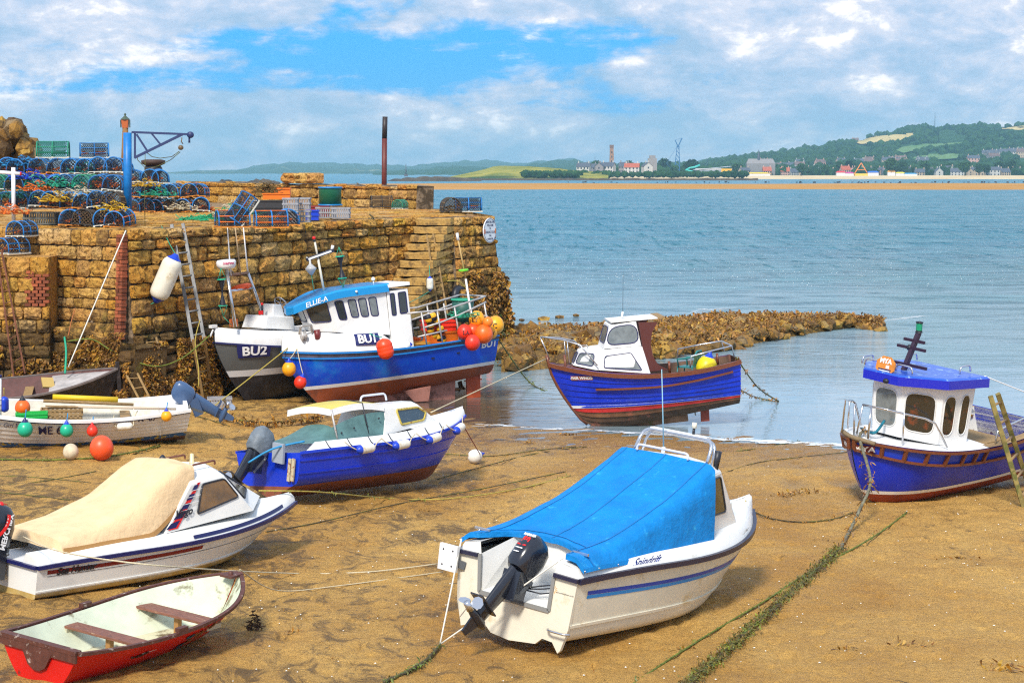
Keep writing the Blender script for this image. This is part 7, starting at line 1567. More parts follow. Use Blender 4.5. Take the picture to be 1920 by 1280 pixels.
# tyre, hose
ty = at_y(860, 556, 63.6); t = thing('tyre_fender', 'black tyre hung on the pier head beside the wooden ladder', 'tyre', ty, Matrix((U_M, Vector((0, 0, 1)), N_M)).transposed().to_euler()); mb = MB(); mb.tube([(.28 * math.cos(a), .28 * math.sin(a), 0) for a in np.linspace(0, 6.02, 24)], .12, 10, closed=True); mb.build('tread', BLACK, t)
mb = MB(); W3 = lambda px, py, off=.3: at_y(px, py, (lambda k: (50 + .902 * (10.04 + k * 50) / (.431 - k * .902)))((px - 960) / 3600) - off)
mb.tube([W3(x, y) for x, y in ((693, 402), (700, 408), (703, 440), (698, 470), (688, 500), (672, 523))], .03, 6); mb.tube([W3(x, y) for x, y in ((698, 408), (697, 440), (694, 470))], .03, 6); mb.build('hose', mat('hose_olive', (.14, .11, .05), rough=.7), label='old olive hose hanging down the harbour wall', category='hose')
mb = MB(); mb.tube([W3(x, y) for x, y in ((575, 420), (572, 440), (574, 500), (575, 560))], .012, 5); mb.build('cable', BLACK, label='thin black cable down the harbour wall above the blue boat', category='cable')
# ladders
def ladder(lab, a0, a1, b0, b1, n, m, w=.05, rm=None, name='ladder'):
    t = thing(name, lab, 'ladder', a0); o_ = Vector(a0); a0, a1, b0, b1 = [Vector(q) - o_ for q in (a0, a1, b0, b1)]
    for p_, q_ in ((a0, a1), (b0, b1)): mb = MB(); mb.bar(p_, q_, w, w * .7, up=(0, 1, 0)); mb.build('side_rail', m, t)
    for i in range(n): k = (i + .5) / n; mb = MB(); mb.tube([a0.lerp(a1, k), b0.lerp(b1, k)], w * .32, 5); mb.build('rung', rm or m, t)
    return t
AL = mat('ladder_aluminium', (.20, .20, .20), rough=.6, metal=.3, var=.3); RU = mat('ladder_rust', (.16, .055, .025), rough=.8, var=.4); LW = mat('ladder_wood', (.28, .17, .06), rough=.8, var=.35, vscale=8); LP = mat('ladder_mossy', (.24, .19, .06), rough=.85, var=.4, vscale=6, col2=(.12, .13, .03), thr=(.5, .62), s2=5)
ladder('aluminium ladder tied against the wall beside the big white fender', at_y(362, 640, 50.9), at_y(322, 421, 51.9), at_y(383, 636, 51.1), at_y(343, 419, 52.1), 10, AL, .085)
ladder('weathered wooden ladder standing on sand below the aluminium one', gp(383, 760), at_y(362, 636, 50.8), gp(399, 752), at_y(383, 632, 51.0), 5, LW, .07)
ladder('rusty iron ladder fixed to the low quay block', at_y(27, 715, 49.7), at_y(-6, 470, 50.0), at_y(47, 700, 49.7), at_y(3, 470, 50.0), 11, RU, .045)
ladder('short wooden ladder lost in the brown wrack', at_y(291, 692, 49.9), at_y(272, 632, 50.1), at_y(304, 680, 49.9), at_y(293, 632, 50.1), 3, LW, .05)
ladder('bare wooden ladder leaning behind the black rowing boat', at_y(275, 775, 47.9), at_y(236, 700, 48.9), at_y(292, 768, 47.9), at_y(258, 700, 48.9), 4, LW, .05)
ladder('narrow wooden ladder by the pier head steps', at_y(823, 590, 62.0), at_y(800, 440, 62.6), at_y(839, 588, 62.3), at_y(812, 438, 62.9), 9, LW, .055)
t = ladder('rough mossy wooden ladder propped against the boat named MYA', gp(1919, 950), at_y(1857, 742, 35.3), gp(1934, 925), at_y(1871, 738, 35.7), 6, LP, .085, rm=WOOD)
# fenders and buoys
fender(at_y(311, 522, 50.5), .27, 1.25, mat('big_fender', (.74, .70, .58), rough=.45, var=.12, vscale=3, col2=(.42, .30, .12), thr=(.56, .74), s2=2.5), 'very large white fender with blue ends hanging on the wall', ends=BLUEB, rot=(0, R(24), 0), rope=ROPE_G, ropes=((1, at_y(303, 424, 51.6)), (-1, at_y(205, 597, 50.4))))
fender(at_y(806, 532, 61.7), .11, .42, FWHITE, 'slim white fender hanging in front of the ladder by the steps', ends=BLUEB, rope=ROPE_G, ropes=((1, at_y(805, 498, 61.9)), (-1, wp(bu1, (1.9, -.9, 2.4)))))
fender(at_y(722, 654, 51.5), .22, .58, mat('ribbed_orange', (.86, .06, .008), rough=.4), 'ribbed orange fender hung from the flare of the blue fishing boat', ribs=True, ends=None, rot=(0, R(-14), 0), rope=ROPE_G, ropes=((1, wp(bu1, (3.75, 1.0, 1.9))),))
fender(at_y(757, 648, 52.4), .10, .42, FWHITE, 'white fender lying on the rail of the blue fishing boat', rot=(0, R(80), 0), ends=BLUEB)
BM = 'marker buoys heaped at the stern of the blue fishing boat'
for px, py, r_, m, Y, mk, lb in ((894, 599, 13, YELB, 54.4, 'LT', 'yellow buoy lettered in black at the top of the stern heap'), (929, 610, 14, YELB, 54.7, 'LC', 'large yellow buoy hanging outermost over the stern'), (915, 604, 8, mat('amber_buoy', (.85, .22, .02), rough=.35), 54.1, None, 'small amber buoy wedged between the two yellow ones'), (871, 623, 12, ORED, 54.0, 'LA', 'orange red buoy lettered in black nearest the wheelhouse'), (887, 621, 12, mat('deep_orange', (.86, .08, .01), rough=.35), 54.3, None, 'deep orange buoy in the middle of the stern heap'), (907, 627, 15, ORANGE, 54.1, None, 'biggest plain orange buoy of the stern heap'), (921, 624, 10, YELB, 54.5, 'JT', 'yellow orange buoy half hidden below the outermost one'), (886, 643, 12.5, ORED, 53.7, None, 'glossy red buoy hanging lowest over the blue topside')):
    buoy(at_y(px, py, Y - 1.0), r_ * 1.15 * Y / 3600, m, lb, BM, mark=mk, cap=False, tilt=(0, 0, R(rp.uniform(-20, 20))))
buoy(at_y(542, 692, 51.6), .19, YELB, 'yellow orange buoy squeezed between the two fishing boats', 'buoys between the fishing boats', rope_to=wp(bu1, (5.6, .3, 1.7))); buoy(at_y(563, 717, 51.4), .17, ORED, 'red buoy hanging low between the two fishing boats', 'buoys between the fishing boats', tilt=(0, R(20), 0), rope_to=wp(bu1, (5.6, .3, 1.7)))
q = at_z(898, 694, .05); buoy(q, .11, ORANGE, 'small orange buoy afloat by the rudder of the blue fishing boat', 'buoys afloat by the pier', cap=False); q = at_z(918, 688, .02); buoy(q, .12, ORANGE, 'half sunk orange float further out by the pier foot', 'buoys afloat by the pier', cap=False, tilt=(1, 0, 0))
G1 = 'floats hung along the white clinker workboat'
for px, py, r_, m, nk, lb, Y in ((47, 805, 14.5, TEAL, NAVY, 'larger green buoy beside the letters ME', 41.6), (125, 807, 12.5, TEAL, BLUEB, 'smaller green buoy just past the number 67', 41.85), (173, 808, 10.5, ORED, RED, 'red pear buoy on the side of the white workboat', 42.0), (312, 780, 10, YELB, BLUEB, 'orange yellow buoy near the stern of the white workboat', 42.5)):
    buoy(at_y(px, py, Y), r_ * Y / 3600, m, lb, G1, neck=nk, rope=ROPE_B, rope_to=at_y(px + 2, py - r_ * 2.6, Y + .15))
fender(at_y(234, 799, 42.2), .08, .36, FWHITE, 'small white fender slung level on the white workboat', G1, rot=(0, R(86), 0), ropes=((-1, at_y(214, 778, 42.5)), (1, at_y(258, 770, 42.6))))
buoy(gp(191, 862, .25), .255, mat('coral_buoy', (.85, .09, .02), rough=.4, var=.12), 'large coral red ball buoy on the sand in front of the workboat', 'ball buoys on the sand', cap=False); buoy(gp(133, 862, .165), .165, mat('cream_buoy', (.62, .52, .36), rough=.6, var=.25), 'cream weathered ball buoy on the sand beside the coral one', 'ball buoys on the sand', cap=False)
bq = gp(890, 869, .16); buoy(bq, .155, mat('scuffed_white', (.78, .75, .68), rough=.5, col2=(.40, .22, .08), thr=(.58, .66), s2=6), 'white ball buoy with a blue cap on the sand off the cuddy boat bow', 'ball buoys on the sand', neck=BLUEB, tilt=(R(-30), R(75), 0))
buoy(wp(me67, (3.55, .15, .92)), .17, ORANGE, 'orange pear buoy inside the workboat', 'floats lying in the workboat', neck=BPAINT); buoy(wp(me67, (4.75, .1, .90)), .19, mat('amber_buoy', (.85, .22, .02)), 'amber float at the fore end of the workboat', 'floats lying in the workboat', cap=False)
fender(wp(me67, (3.95, -.1, .95)), .10, .36, BLUEB, 'upright blue bottle float inside the workboat', 'floats lying in the workboat', rope=ROPE_Y, ropes=((1, wp(me67, (3.95, -.1, 1.28))),))
crate(wp(me67, (3.35, .45, .72)), (.66, .34, .20), CGN, 'bright green fish tray resting across the workboat', 12, solid=True); crate(wp(me67, (4.45, .3, .72)), (.5, .3, .16), ORED, 'flat red tray by the mast of the workboat', 12, solid=True)
crate(wp(me67, (2.7, -.1, .62)), (.9, .5, .26), WOOD, 'wooden slatted box amidships in the workboat', 13, name='wooden_box')
t = thing('oar', 'long pale oar lying along the gunwale of the workboat', 'oar', wp(me67, (1.1, .78, .98)), (0, R(-3), R(193))); mb = MB(); mb.tube([(-.9, 0, 0), (1.3, 0, 0)], .028, 6); mb.build('loom', mat('oar_pale', (.55, .45, .33), rough=.7), t); mb = MB(); mb.box((1.6, 0, 0), (.7, .13, .02)); mb.build('blade', WOOD, t)
t = thing('paddle', 'yellow rolled sail bag and spar laid across the workboat thwarts', 'spar', wp(me67, (2.2, -.35, .98)), (0, R(-4), R(193))); mb = MB(); mb.tube([(-.75, 0, 0), (.7, .0, 0)], .065, 8); mb.build('yellow_bag', mat('bag_yellow', (.72, .48, .01), rough=.5), t); mb = MB(); mb.tube([(-1.1, .14, -.08), (.9, .14, -.08)], .035, 6); mb.build('spar', WOOD, t)
# gear on the blue fishing boat
def on_bu1(x, y, z): return wp(bu1, (x, y, z))
t = thing('float_string', 'string of black and yellow barrel floats hung on the rail', 'floats', on_bu1(2.0, 1.02, 1.75)); o_ = on_bu1(2.0, 1.02, 1.75); YK = mat('float_yellow', (.80, .42, .01), rough=.45)
for i, (px, py) in enumerate(((803, 597), (812, 594), (807, 607), (819, 603), (807, 617), (826, 618), (814, 627), (822, 634), (830, 636))):
    c = at_y(px, py, 53.2 + .05 * i) - o_; d = Vector((.25, .1, -.95)).normalized(); M_ = Matrix.Translation(c) @ d.to_track_quat('Z', 'Y').to_matrix().to_4x4()
    mb = MB(); mb.lathe([(.001, -.11), (.08, -.105), (.105, -.06), (.105, 0)], 12, M_, 0); mb.lathe([(.105, 0), (.105, .06), (.08, .105), (.001, .11)], 12, M_, 1); mb.build('float', [YK, BPAINT] if i % 2 else [BPAINT, YK], t)
for x, y, z, d, m, lb, so in ((1.35, .1, 1.0, (.85, .6, .62), CO, 'tall orange fish bin on the stern deck of the blue boat', True), (1.35, .1, 1.62, (.85, .6, .30), ORED, 'red fish bin stacked on the orange one', True), (2.2, .35, 1.0, (.62, .5, .42), mat('crate_ochre', (.60, .30, .04), rough=.6), 'ochre fish box behind the rail of the blue boat', True), (2.1, -.4, 1.0, (.5, .4, .5), CO, 'orange box against the shelter of the blue boat', True)):
    cc = crate(on_bu1(x, y, z), d, m, lb, 25, 'fish bins on the blue fishing boat', solid=so)
t = thing('tub', 'green tub with a teal lid rope at the stern of the blue boat', 'tub', on_bu1(.45, -.2, 1.75)); mb = MB(); mb.lathe([(.001, 0), (.26, 0), (.32, .62), (.30, .62), (.001, .55)], 16); mb.build('tub_wall', mat('tub_dark', (.02, .10, .08), rough=.5), t); mb = MB(); mb.tube([(.32 * math.cos(a), .32 * math.sin(a), .62) for a in np.linspace(0, 6, 20)], .03, 6, closed=True); mb.build('tub_rim', ROPE_G, t); mb = MB(); mb.tube([(0, 0, 0), (0, 0, -.8)], .05, 6); mb.build('tub_stand', GALV, t)
net_heap('rope_tangle', 'green rope wound on the stern rail of the blue fishing boat', on_bu1(.9, .95, 1.95), .5, .2, .25, ROPE_G, 30, .012, 'rope')
buoy(on_bu1(2.35, -.35, 1.95), .2, ORED, 'orange red buoy lying behind the shelter of the blue boat', cap=True, neck=WPAINT)
# chair and float in the clinker boat
CH = mat('chair_teal', (.02, .19, .19), rough=.4); t = thing('garden_chair', 'teal plastic garden chair standing in the clinker boat cockpit', 'chair', wp(fair, (1.35, .15, 1.0)), (0, 0, R(150)))
mb = MB(); mb.box((0, 0, .42), (.44, .44, .03)); mb.build('seat', CH, t)
for x in (-.2, .2):
    for y in (-.2, .2): mb = MB(); mb.tube([(x * 1.15, y * 1.15, 0), (x, y, .42)], .018, 5); mb.build('leg', CH, t)
for k in range(5): mb = MB(); mb.bar((-.20, -.16 + .08 * k, .44), (-.27, -.17 + .085 * k, .80 - .02 * abs(k - 2)), .05, .012, up=(1, 0, 0)); mb.build('back_slat', CH, t)
mb = MB(); mb.tube([(.15, -.26, .42), (.18, -.28, .62), (-.1, -.28, .66), (-.27, -.22, .72), (-.29, -.12, .83), (-.29, .12, .83), (-.27, .22, .72), (-.1, .28, .66), (.18, .28, .62), (.15, .26, .42)], .025, 6); mb.build('armrest', CH, t)
buoy(wp(fair, (.85, .25, 1.38)), .27, mat('lemon_buoy', (.80, .62, .01), rough=.4), 'big yellow buoy with a blue cap in the clinker boat stern', neck=BLUEB, tilt=(0, R(15), 0))
# ------------------------------------------------------------------ ropes and weed
M_MIXWEED = weed_mat('mixed_weed', [(.07, .12, .012), (.26, .30, .02), (.05, .07, .015), (.22, .12, .02), (.12, .18, .02), (.30, .20, .03), (.10, .06, .01)])
def rope(pts, r, m, lab, weed=0, n=7, name='mooring_rope', wm=None, wl=.12, loc=None):
    P = [Vector(p) for p in pts]; Q = []
    for i in range(len(P) - 1):
        a, b_, c, d = P[max(i - 1, 0)], P[i], P[i + 1], P[min(i + 2, len(P) - 1)]
        for j in range(n): t_ = j / n; Q.append(.5 * ((2 * b_) + (c - a) * t_ + (2 * a - 5 * b_ + 4 * c - d) * t_ ** 2 + (3 * b_ - a - 3 * c + d) * t_ ** 3))
    Q.append(P[-1]); t = thing(name, lab, 'rope', Q[0]); o_ = Q[0]; mb = MB(); mb.tube([q - o_ for q in Q], r, 6); mb.build('strand', m, t)
    if weed:
        mb = MB(); wide = 1.9 if weed > 1000 else 1.5; L_ = [(Q[int(k)].lerp(Q[min(int(k) + 1, len(Q) - 1)], k % 1) - o_ + Vector((rng.normal() * r * wide, rng.normal() * r * 1.5, r)), (rng.normal() * .5, rng.normal() * .5, .3)) for k in rng.rand(weed) * (len(Q) - 1)]
        fronds(mb, L_, wl, .5, .6, wk=.16); mb.build('weed', wm or M_WEED, t, kind='stuff')
    return t
def gr(pts, r, m, lab, up=None, **k): return rope([gp(x, y, (up or r) + .006) for x, y in pts], r, m, lab, **k)
gr([(1575, 1032), (1545, 1060), (1500, 1100), (1455, 1140), (1400, 1190), (1350, 1235), (1300, 1278), (1270, 1310)], .030, ROPE_D, 'thick weed covered mooring rope running down the sand in front', weed=4200, wm=M_MIXWEED, wl=.055)
gr([(1700, 962), (1650, 1000), (1600, 1030), (1560, 1052), (1500, 1085), (1440, 1125), (1350, 1178), (1260, 1235), (1180, 1290)], .014, mat('rope_moss', (.12, .15, .015), rough=.8, var=.4), 'thin green mossy rope beside the thick weedy one', weed=260, wm=M_GREENWEED, wl=.05)
rope([wp(mya, (4.78, .05, 1.50)), wp(mya, (5.12, .12, 1.44)), at_y(1632, 900, 34.3), at_y(1612, 955, 33.4), gp(1590, 1005, .05), gp(1575, 1032, .03)], .030, mat('bow_rope', (.16, .15, .10), rough=.9, var=.5, vscale=10), 'heavy bow rope of the boat named MYA dropping to the sand', weed=160, wl=.09)
rope([wp(mya, (4.98, -.35, 1.43)), wp(mya, (5.2, 0, 1.44)), wp(mya, (5.12, .45, 1.40))], .045, mat('thick_hawser', (.22, .16, .09), rough=.9, bump=.02, bscale=25), 'thick brown hawser draped over the bow rail of MYA')
rope([wp(mya, (4.3, .05, 1.62)), wp(mya, (4.8, .2, 1.5)), wp(mya, (4.78, -.1, 1.52))], .028, mat('teal_rope', (.01, .17, .24), rough=.7), 'teal rope turned round the white bitt of MYA')
gr([(1600, 962), (1560, 975), (1500, 980), (1440, 972), (1405, 955)], .013, ROPE_D, 'weedy slack rope lying from the blue covered cruiser towards MYA', weed=120, wl=.06); rope([gp(1405, 955, .02), at_y(1385, 943, 29), wp(spin, (5.3, -.1, 1.45))], .011, ROPE_Y, 'pale yellow bow line of the blue covered cruiser')
kn = gp(825, 1213, .04)
rope([wp(spin, (-.03, .93, 1.1)), kn], .011, mat('bridle_white', (.72, .70, .62), rough=.7), 'white bridle rope from the far corner of the covered cruiser'); rope([wp(spin, (.1, -.62, 1.15)), kn], .011, mat('bridle_white', (.72, .70, .62)), 'white bridle rope passing across the outboard motor')
gr([(825, 1213), (800, 1240), (765, 1262), (720, 1282)], .022, ROPE_D, 'short weedy rope tail below the bridle knot', weed=150, wl=.06, wm=M_GREENWEED)
rope([wp(hunter, (.1, -.35, .95)), at_y(120, 1035, 25.5), at_y(300, 1060, 24.6), gp(545, 1078, .03), gp(690, 1074, .02), gp(820, 1060, .03)], .011, ROPE, 'tan stern rope of the cream covered cruiser stretching over the sand')
rope([wp(dinghy, (3.52, 0, .74)), gp(520, 1122, .12), gp(640, 1102, .04), gp(830, 1074, .02)], .009, ROPE, 'painter of the red dinghy lying over the sand')
net_heap('seaweed_tuft', 'brown weed hanging in a tuft from the dinghy painter', gp(478, 1180, .0), .10, .08, .35, mat('tuft_brown', (.10, .05, .02), rough=.9), 70, .008, 'seaweed', st=.03)
rope([wp(hunter, (4.6, .1, 1.08)), at_y(600, 922, 31), gp(720, 938, .05), gp(830, 938, .03), gp(960, 920, .02), gp(1070, 893, .02)], .012, ROPE_Y, 'yellow green bow rope of the cream covered cruiser sagging to the sand', weed=140, wl=.05, wm=M_GREENWEED)
gr([(500, 998), (600, 980), (750, 945), (900, 918), (1060, 885)], .010, ROPE_D, 'thin dark rope lying beyond the yellow green one', weed=60, wl=.04)
gr([(820, 900), (900, 880), (1000, 852), (1100, 838)], .010, ROPE_D, 'dark rope leading away from the white ball buoy', weed=80, wl=.05); gr([(835, 852), (920, 856), (1000, 846), (1080, 838)], .011, ROPE_D, 'weedy line behind the white ball buoy', weed=90, wl=.05)
gr([(1350, 890), (1420, 868), (1500, 858), (1590, 848)], .009, ROPE_D, 'thin line on the sand behind the covered cruiser'); gr([(1330, 850), (1400, 842), (1500, 828)], .011, ROPE_D, 'weedy line by the waterline', weed=70, wl=.05, wm=M_GREENWEED)
rope([wp(romi, (5.1, 0, 1.1)), bq + Vector((.12, -.05, .05))], .010, mat('maroon_rope', (.25, .02, .02), rough=.7), 'dark red line from the cuddy boat bow to the white ball buoy')
rope([wp(romi, (.25, -.75, 1.05)), wp(romi, (-.25, -.45, .95)), wp(romi, (-.55, -.1, .72))], .020, ROPE_B, 'bright blue stern rope of the cuddy boat passing the grey motor hood')
rope([wp(fair, (5.1, 0, 1.95)), wp(romi, (4.35, .1, 1.34))], .013, ROPE, 'long taut tan rope between the clinker boat and the cuddy boat')
rope([wp(bu1, (5.75, .1, 1.75)), gp(388, 775, .05), gp(350, 800, .03)], .016, ROPE_Y, 'taut rope from the fishing boat bow down past the grey hull'); gr([(345, 800), (300, 832), (250, 852)], .016, ROPE_D, 'weedy end of the fishing boat bow rope on the sand', weed=120, wl=.08)
gr([(392, 778), (440, 795), (500, 801), (560, 797), (600, 790)], .025, ROPE_D, 'weed hung ground chain in front of the fishing boats', up=.12, weed=420, wl=.14); gr([(350, 775), (400, 790), (430, 800)], .012, ROPE_D, 'short weedy line beside the slotted crate', weed=60, wl=.07)
gr([(-20, 862), (80, 864), (160, 862), (225, 856), (300, 838)], .018, mat('rope_moss', (.12, .15, .015)), 'yellow green rope along the keel of the workboat', weed=200, wl=.06, wm=M_GREENWEED)
gr([(-20, 892), (80, 897), (170, 906)], .009, ROPE_D, 'upper dark line on the sand behind the cream cover'); gr([(-20, 912), (80, 903), (180, 888)], .009, ROPE_D, 'slanting dark line crossing behind the cream cover'); gr([(-20, 922), (60, 930), (130, 938)], .009, ROPE_D, 'lower dark line on the sand behind the cream cover')
rope([wp(fair, (.1, .6, 1.62)), at_y(1420, 725, 49), at_z(1460, 752, .0)], .018, ROPE_D, 'dark stern rope of the clinker boat slanting into the water', weed=90, wl=.08); rope([wp(fair, (.2, .3, .9)), at_z(1410, 742, .15), at_z(1458, 753, 0)], .014, ROPE_D, 'lower weedy stern line of the clinker boat', weed=150, wl=.10)
rope([wp(bu1, (.0, .6, 1.6)), at_z(985, 708, .25), at_z(1022, 733, 0)], .018, ROPE_D, 'dark green stern rope of the blue fishing boat', weed=120, wl=.09, wm=M_GREENWEED)
rope([at_y(236, 432, 49.7), at_y(128, 688, 48.6)], .018, mat('bridle_white', (.72, .70, .62)), 'white line from the wall top down to the black rowing boat'); rope([at_y(121, 632, 49.5), at_y(124, 660, 49.0), at_y(122, 700, 48.7)], .028, ROPE_G, 'green rope bundle hanging from the rusty hook')
rope([at_y(141, 578, 50), at_y(134, 602, 49.7), at_y(128, 630, 49.5)], .016, mat('rust_chain', (.35, .12, .03), rough=.8), 'rust orange chain hanging on the wall above the rowing boat', name='chain'); rope([at_y(126, 640, 49.4), at_y(172, 636, 49.3), at_y(215, 660, 49.2), at_y(285, 686, 49.3), at_y(340, 672, 49.8), at_y(394, 628, 50.4)], .018, mat('rope_moss', (.12, .15, .015)), 'green mossy rope looping along the wall to the grey boat')
rope([at_y(375, 600, 50.5), at_y(366, 640, 50.4), at_y(372, 690, 50.2), at_y(372, 725, 50.1)], .014, ROPE_Y, 'frayed yellow line hanging beside the ladder'); rope([wp(mya, (2.35, .8, 2.36)), at_y(1990, 762, 38)], .010, WPAINT, 'white line from the roof of MYA leading off seaward')
rope([at_y(838, 527, 62), at_y(862, 528, 62.2), at_y(880, 550, 62.5)], .014, ROPE_Y, 'yellow rope end on the pier head above the tyre')
# litter of weed and shells on the sand
mb = MB(); rl = np.random.RandomState(8)
def clump(c, s, n, mb):
    for _ in range(n): fronds(mb, [(c + Vector((rl.normal() * s * 1.8, rl.normal() * s, .01)), (rl.normal() * .5, rl.normal() * .5, .3))], s * .8, .0, .4, rl)
for px, py, s, n in ((1062, 816, .07, 60), (1370, 824, .05, 40), (990, 830, .05, 50), (1370, 1210, .06, 24), (1280, 1218, .06, 20), (1800, 1048, .08, 30), (1710, 1210, .08, 26), (1595, 1218, .07, 18), (1900, 1255, .12, 50), (1500, 925, .10, 60), (1470, 930, .08, 40), (1540, 1012, .06, 16), (1650, 1000, .05, 14), (1120, 1175, .05, 12), (805, 958, .07, 14), (600, 1010, .06, 14), (560, 1185, .06, 14), (700, 1160, .05, 10)): clump(gp(px, py), s, n, mb)
for _ in range(260): clump(gp(rl.uniform(430, 1920), rl.uniform(850, 1275)), rl.uniform(.012, .035), 5, mb)
mb.build('seaweed_scraps', M_WEED, kind='stuff', label='scraps of brown weed scattered over the sand', category='seaweed')
mb = MB()
for _ in range(420):
    c = gp(rl.uniform(250, 1920), rl.uniform(800, 1278)); s = rl.uniform(.006, .016); mb.add([c + Vector((s * math.cos(a) * rl.uniform(.6, 1.2), s * math.sin(a), .012)) for a in np.linspace(0, 5.2, 6)] + [c + Vector((0, 0, .022))], [(i, (i + 1) % 6, 6) for i in range(6)])
mb.build('shell_bits', mat('shell_white', (.80, .78, .70), rough=.5), kind='stuff', label='white shell fragments scattered over the sand', category='shells')
# ------------------------------------------------------------------ far shore
def dirx(px): return (px - 960) / 3600.0
def P3(px, D, z): return Vector((dirx(px) * D, D, z))
def elev(py, D): return CAMH + (HOR - py) / 3600 * D
def land(name, xs, ridge, D0, D1, nD, m, z0=-.5, rough=.0, power=1.0, shelf=None):
    mb = MB(); rows = []
    pxs = np.linspace(xs[0], xs[1], 150)
    for i in range(nD + 1):
        k = i / nD; D = D0 + (D1 - D0) * k; row = []
        for px in pxs:
            zr = elev(np.interp(px, [q[0] for q in ridge], [q[1] for q in ridge]), D1); s = k ** power; s = s * s * (3 - 2 * s); z = z0 + (max(zr, z0) - z0) * s
            z += rough * mnoise.noise(Vector((px * .05, D * .004, 1))) * min(1, k * 4) * min(1, max(zr, 0) / 20)
            row.append(P3(px, D, z))
        rows.append(row)
    back = [Vector((p.x * 1.1, p.y * 1.1, -20)) for p in rows[-1]]; rows.append(back); mb.grid(rows, 0, True, flip=False); return mb.build(name, m, kind='structure'), rows, pxs
def far_mat(name, a, c, sc, d=None, thr=(.5, .6)):
    h = pos_mat(name); n = h.noise(h.P, sc, 7, .65); col = h.mix(h.rng(n, .38, .62), a, c)
    if d: n2 = h.noise(h.P, sc * .35, 6, .6); col = h.mix(h.rng(n2, thr[0], thr[1]), col, d)
    h.put(h.b.inputs['Base Color'], col); h.b.inputs['Roughness'].default_value = .95; h.b.inputs['Specular IOR Level'].default_value = .05; return h.m
FM = far_mat('far_woods', (.015, .050, .020), (.04, .10, .03), .02)
land('far_hills', (-200, 1240), [(-200, 326), (300, 324), (380, 320), (450, 319), (480, 312), (520, 307), (545, 305), (600, 307), (650, 308), (700, 310), (760, 312), (800, 308), (870, 303), (930, 302), (965, 308), (1000, 304), (1040, 301), (1075, 297), (1090, 304), (1150, 310), (1240, 318)], 5500, 8800, 10, far_mat('far_hill_fields', (.022, .06, .03), (.05, .10, .04), .004, (.22, .22, .10), (.60, .66)), rough=14)
land('middle_hills', (700, 1420), [(700, 322), (790, 318), (850, 312), (900, 314), (960, 316), (1000, 306), (1050, 303), (1075, 300), (1100, 306), (1200, 310), (1300, 305), (1340, 298), (1360, 296), (1400, 300), (1420, 306)], 3500, 5600, 10, FM, rough=8)
RG = [(1060, 323), (1180, 317), (1300, 312), (1340, 306), (1370, 301), (1420, 294), (1500, 285), (1540, 280), (1600, 268), (1660, 253), (1700, 246), (1760, 247), (1830, 240), (1880, 243), (1920, 238), (2000, 232), (2200, 225)]
D0, D1 = 1950, 3800
hill, hrows, hp = land('town_hill', (1060, 2200), RG, D0, D1, 22, FM, z0=2.2, rough=7, power=1.25)
def hz(px, D):
    k = min(max((D - D0) / (D1 - D0), 0), 1) * 22; i = min(int(k), 21); j = min(max((px - 1060) / 1140 * 149, 0), 148.99); jj = int(j); f, g = k - i, j - jj
    z = lambda a, b: hrows[a][b].z
    return (z(i, jj) * (1 - f) + z(i + 1, jj) * f) * (1 - g) + (z(i, jj + 1) * (1 - f) + z(i + 1, jj + 1) * f) * g
def find_D(px, py):
    best = min(((abs(HOR - 3600 * (hz(px, D) - CAMH) / D - py), D) for D in np.linspace(D0, D1, 120))); return best[1]
def field(name, poly, m):
    mb = MB(); c = (sum(p[0] for p in poly) / len(poly), sum(p[1] for p in poly) / len(poly)); n = 9
    rings = []
    for k in range(n): rings.append([(c[0] + (x - c[0]) * k / (n - 1), c[1] + (y - c[1]) * k / (n - 1)) for x, y in [tuple(np.array(poly[i]) * (1 - j / 5) + np.array(poly[(i + 1) % len(poly)]) * j / 5) for i in range(len(poly)) for j in range(5)]])
    rows = []
    for r_ in rings: rows.append([P3(x, find_D(x, y), hz(x, find_D(x, y)) + 2.5) for x, y in r_ + [r_[0]]])
    mb.grid(rows, 0, True); return mb.build(name, m, kind='structure')
GF = far_mat('far_pasture', (.10, .20, .07), (.16, .26, .10), .01); YF2 = far_mat('far_barley', (.55, .42, .16), (.64, .50, .22), .01)
FIELDS = [('barley_field', [(1590, 266), (1640, 258), (1712, 252), (1700, 266), (1660, 272), (1610, 273)], YF2), ('barley_field', [(1850, 243), (1925, 237), (2000, 236), (1990, 246), (1900, 247)], YF2), ('pasture_field', [(1670, 282), (1720, 274), (1812, 269), (1800, 275), (1740, 283), (1690, 290)], GF), ('pasture_field', [(1690, 302), (1740, 292), (1800, 290), (1790, 300), (1720, 305)], GF), ('barley_field', [(1500, 283), (1536, 279), (1534, 285), (1510, 287)], YF2)]
for nme, pl, mm in FIELDS: field(nme, pl, mm)
def inpoly(x, y, pl):
    c = False; j = len(pl) - 1
    for i in range(len(pl)):
        if ((pl[i][1] > y) != (pl[j][1] > y)) and x < (pl[j][0] - pl[i][0]) * (y - pl[i][1]) / (pl[j][1] - pl[i][1]) + pl[i][0]: c = not c
        j = i
    return c
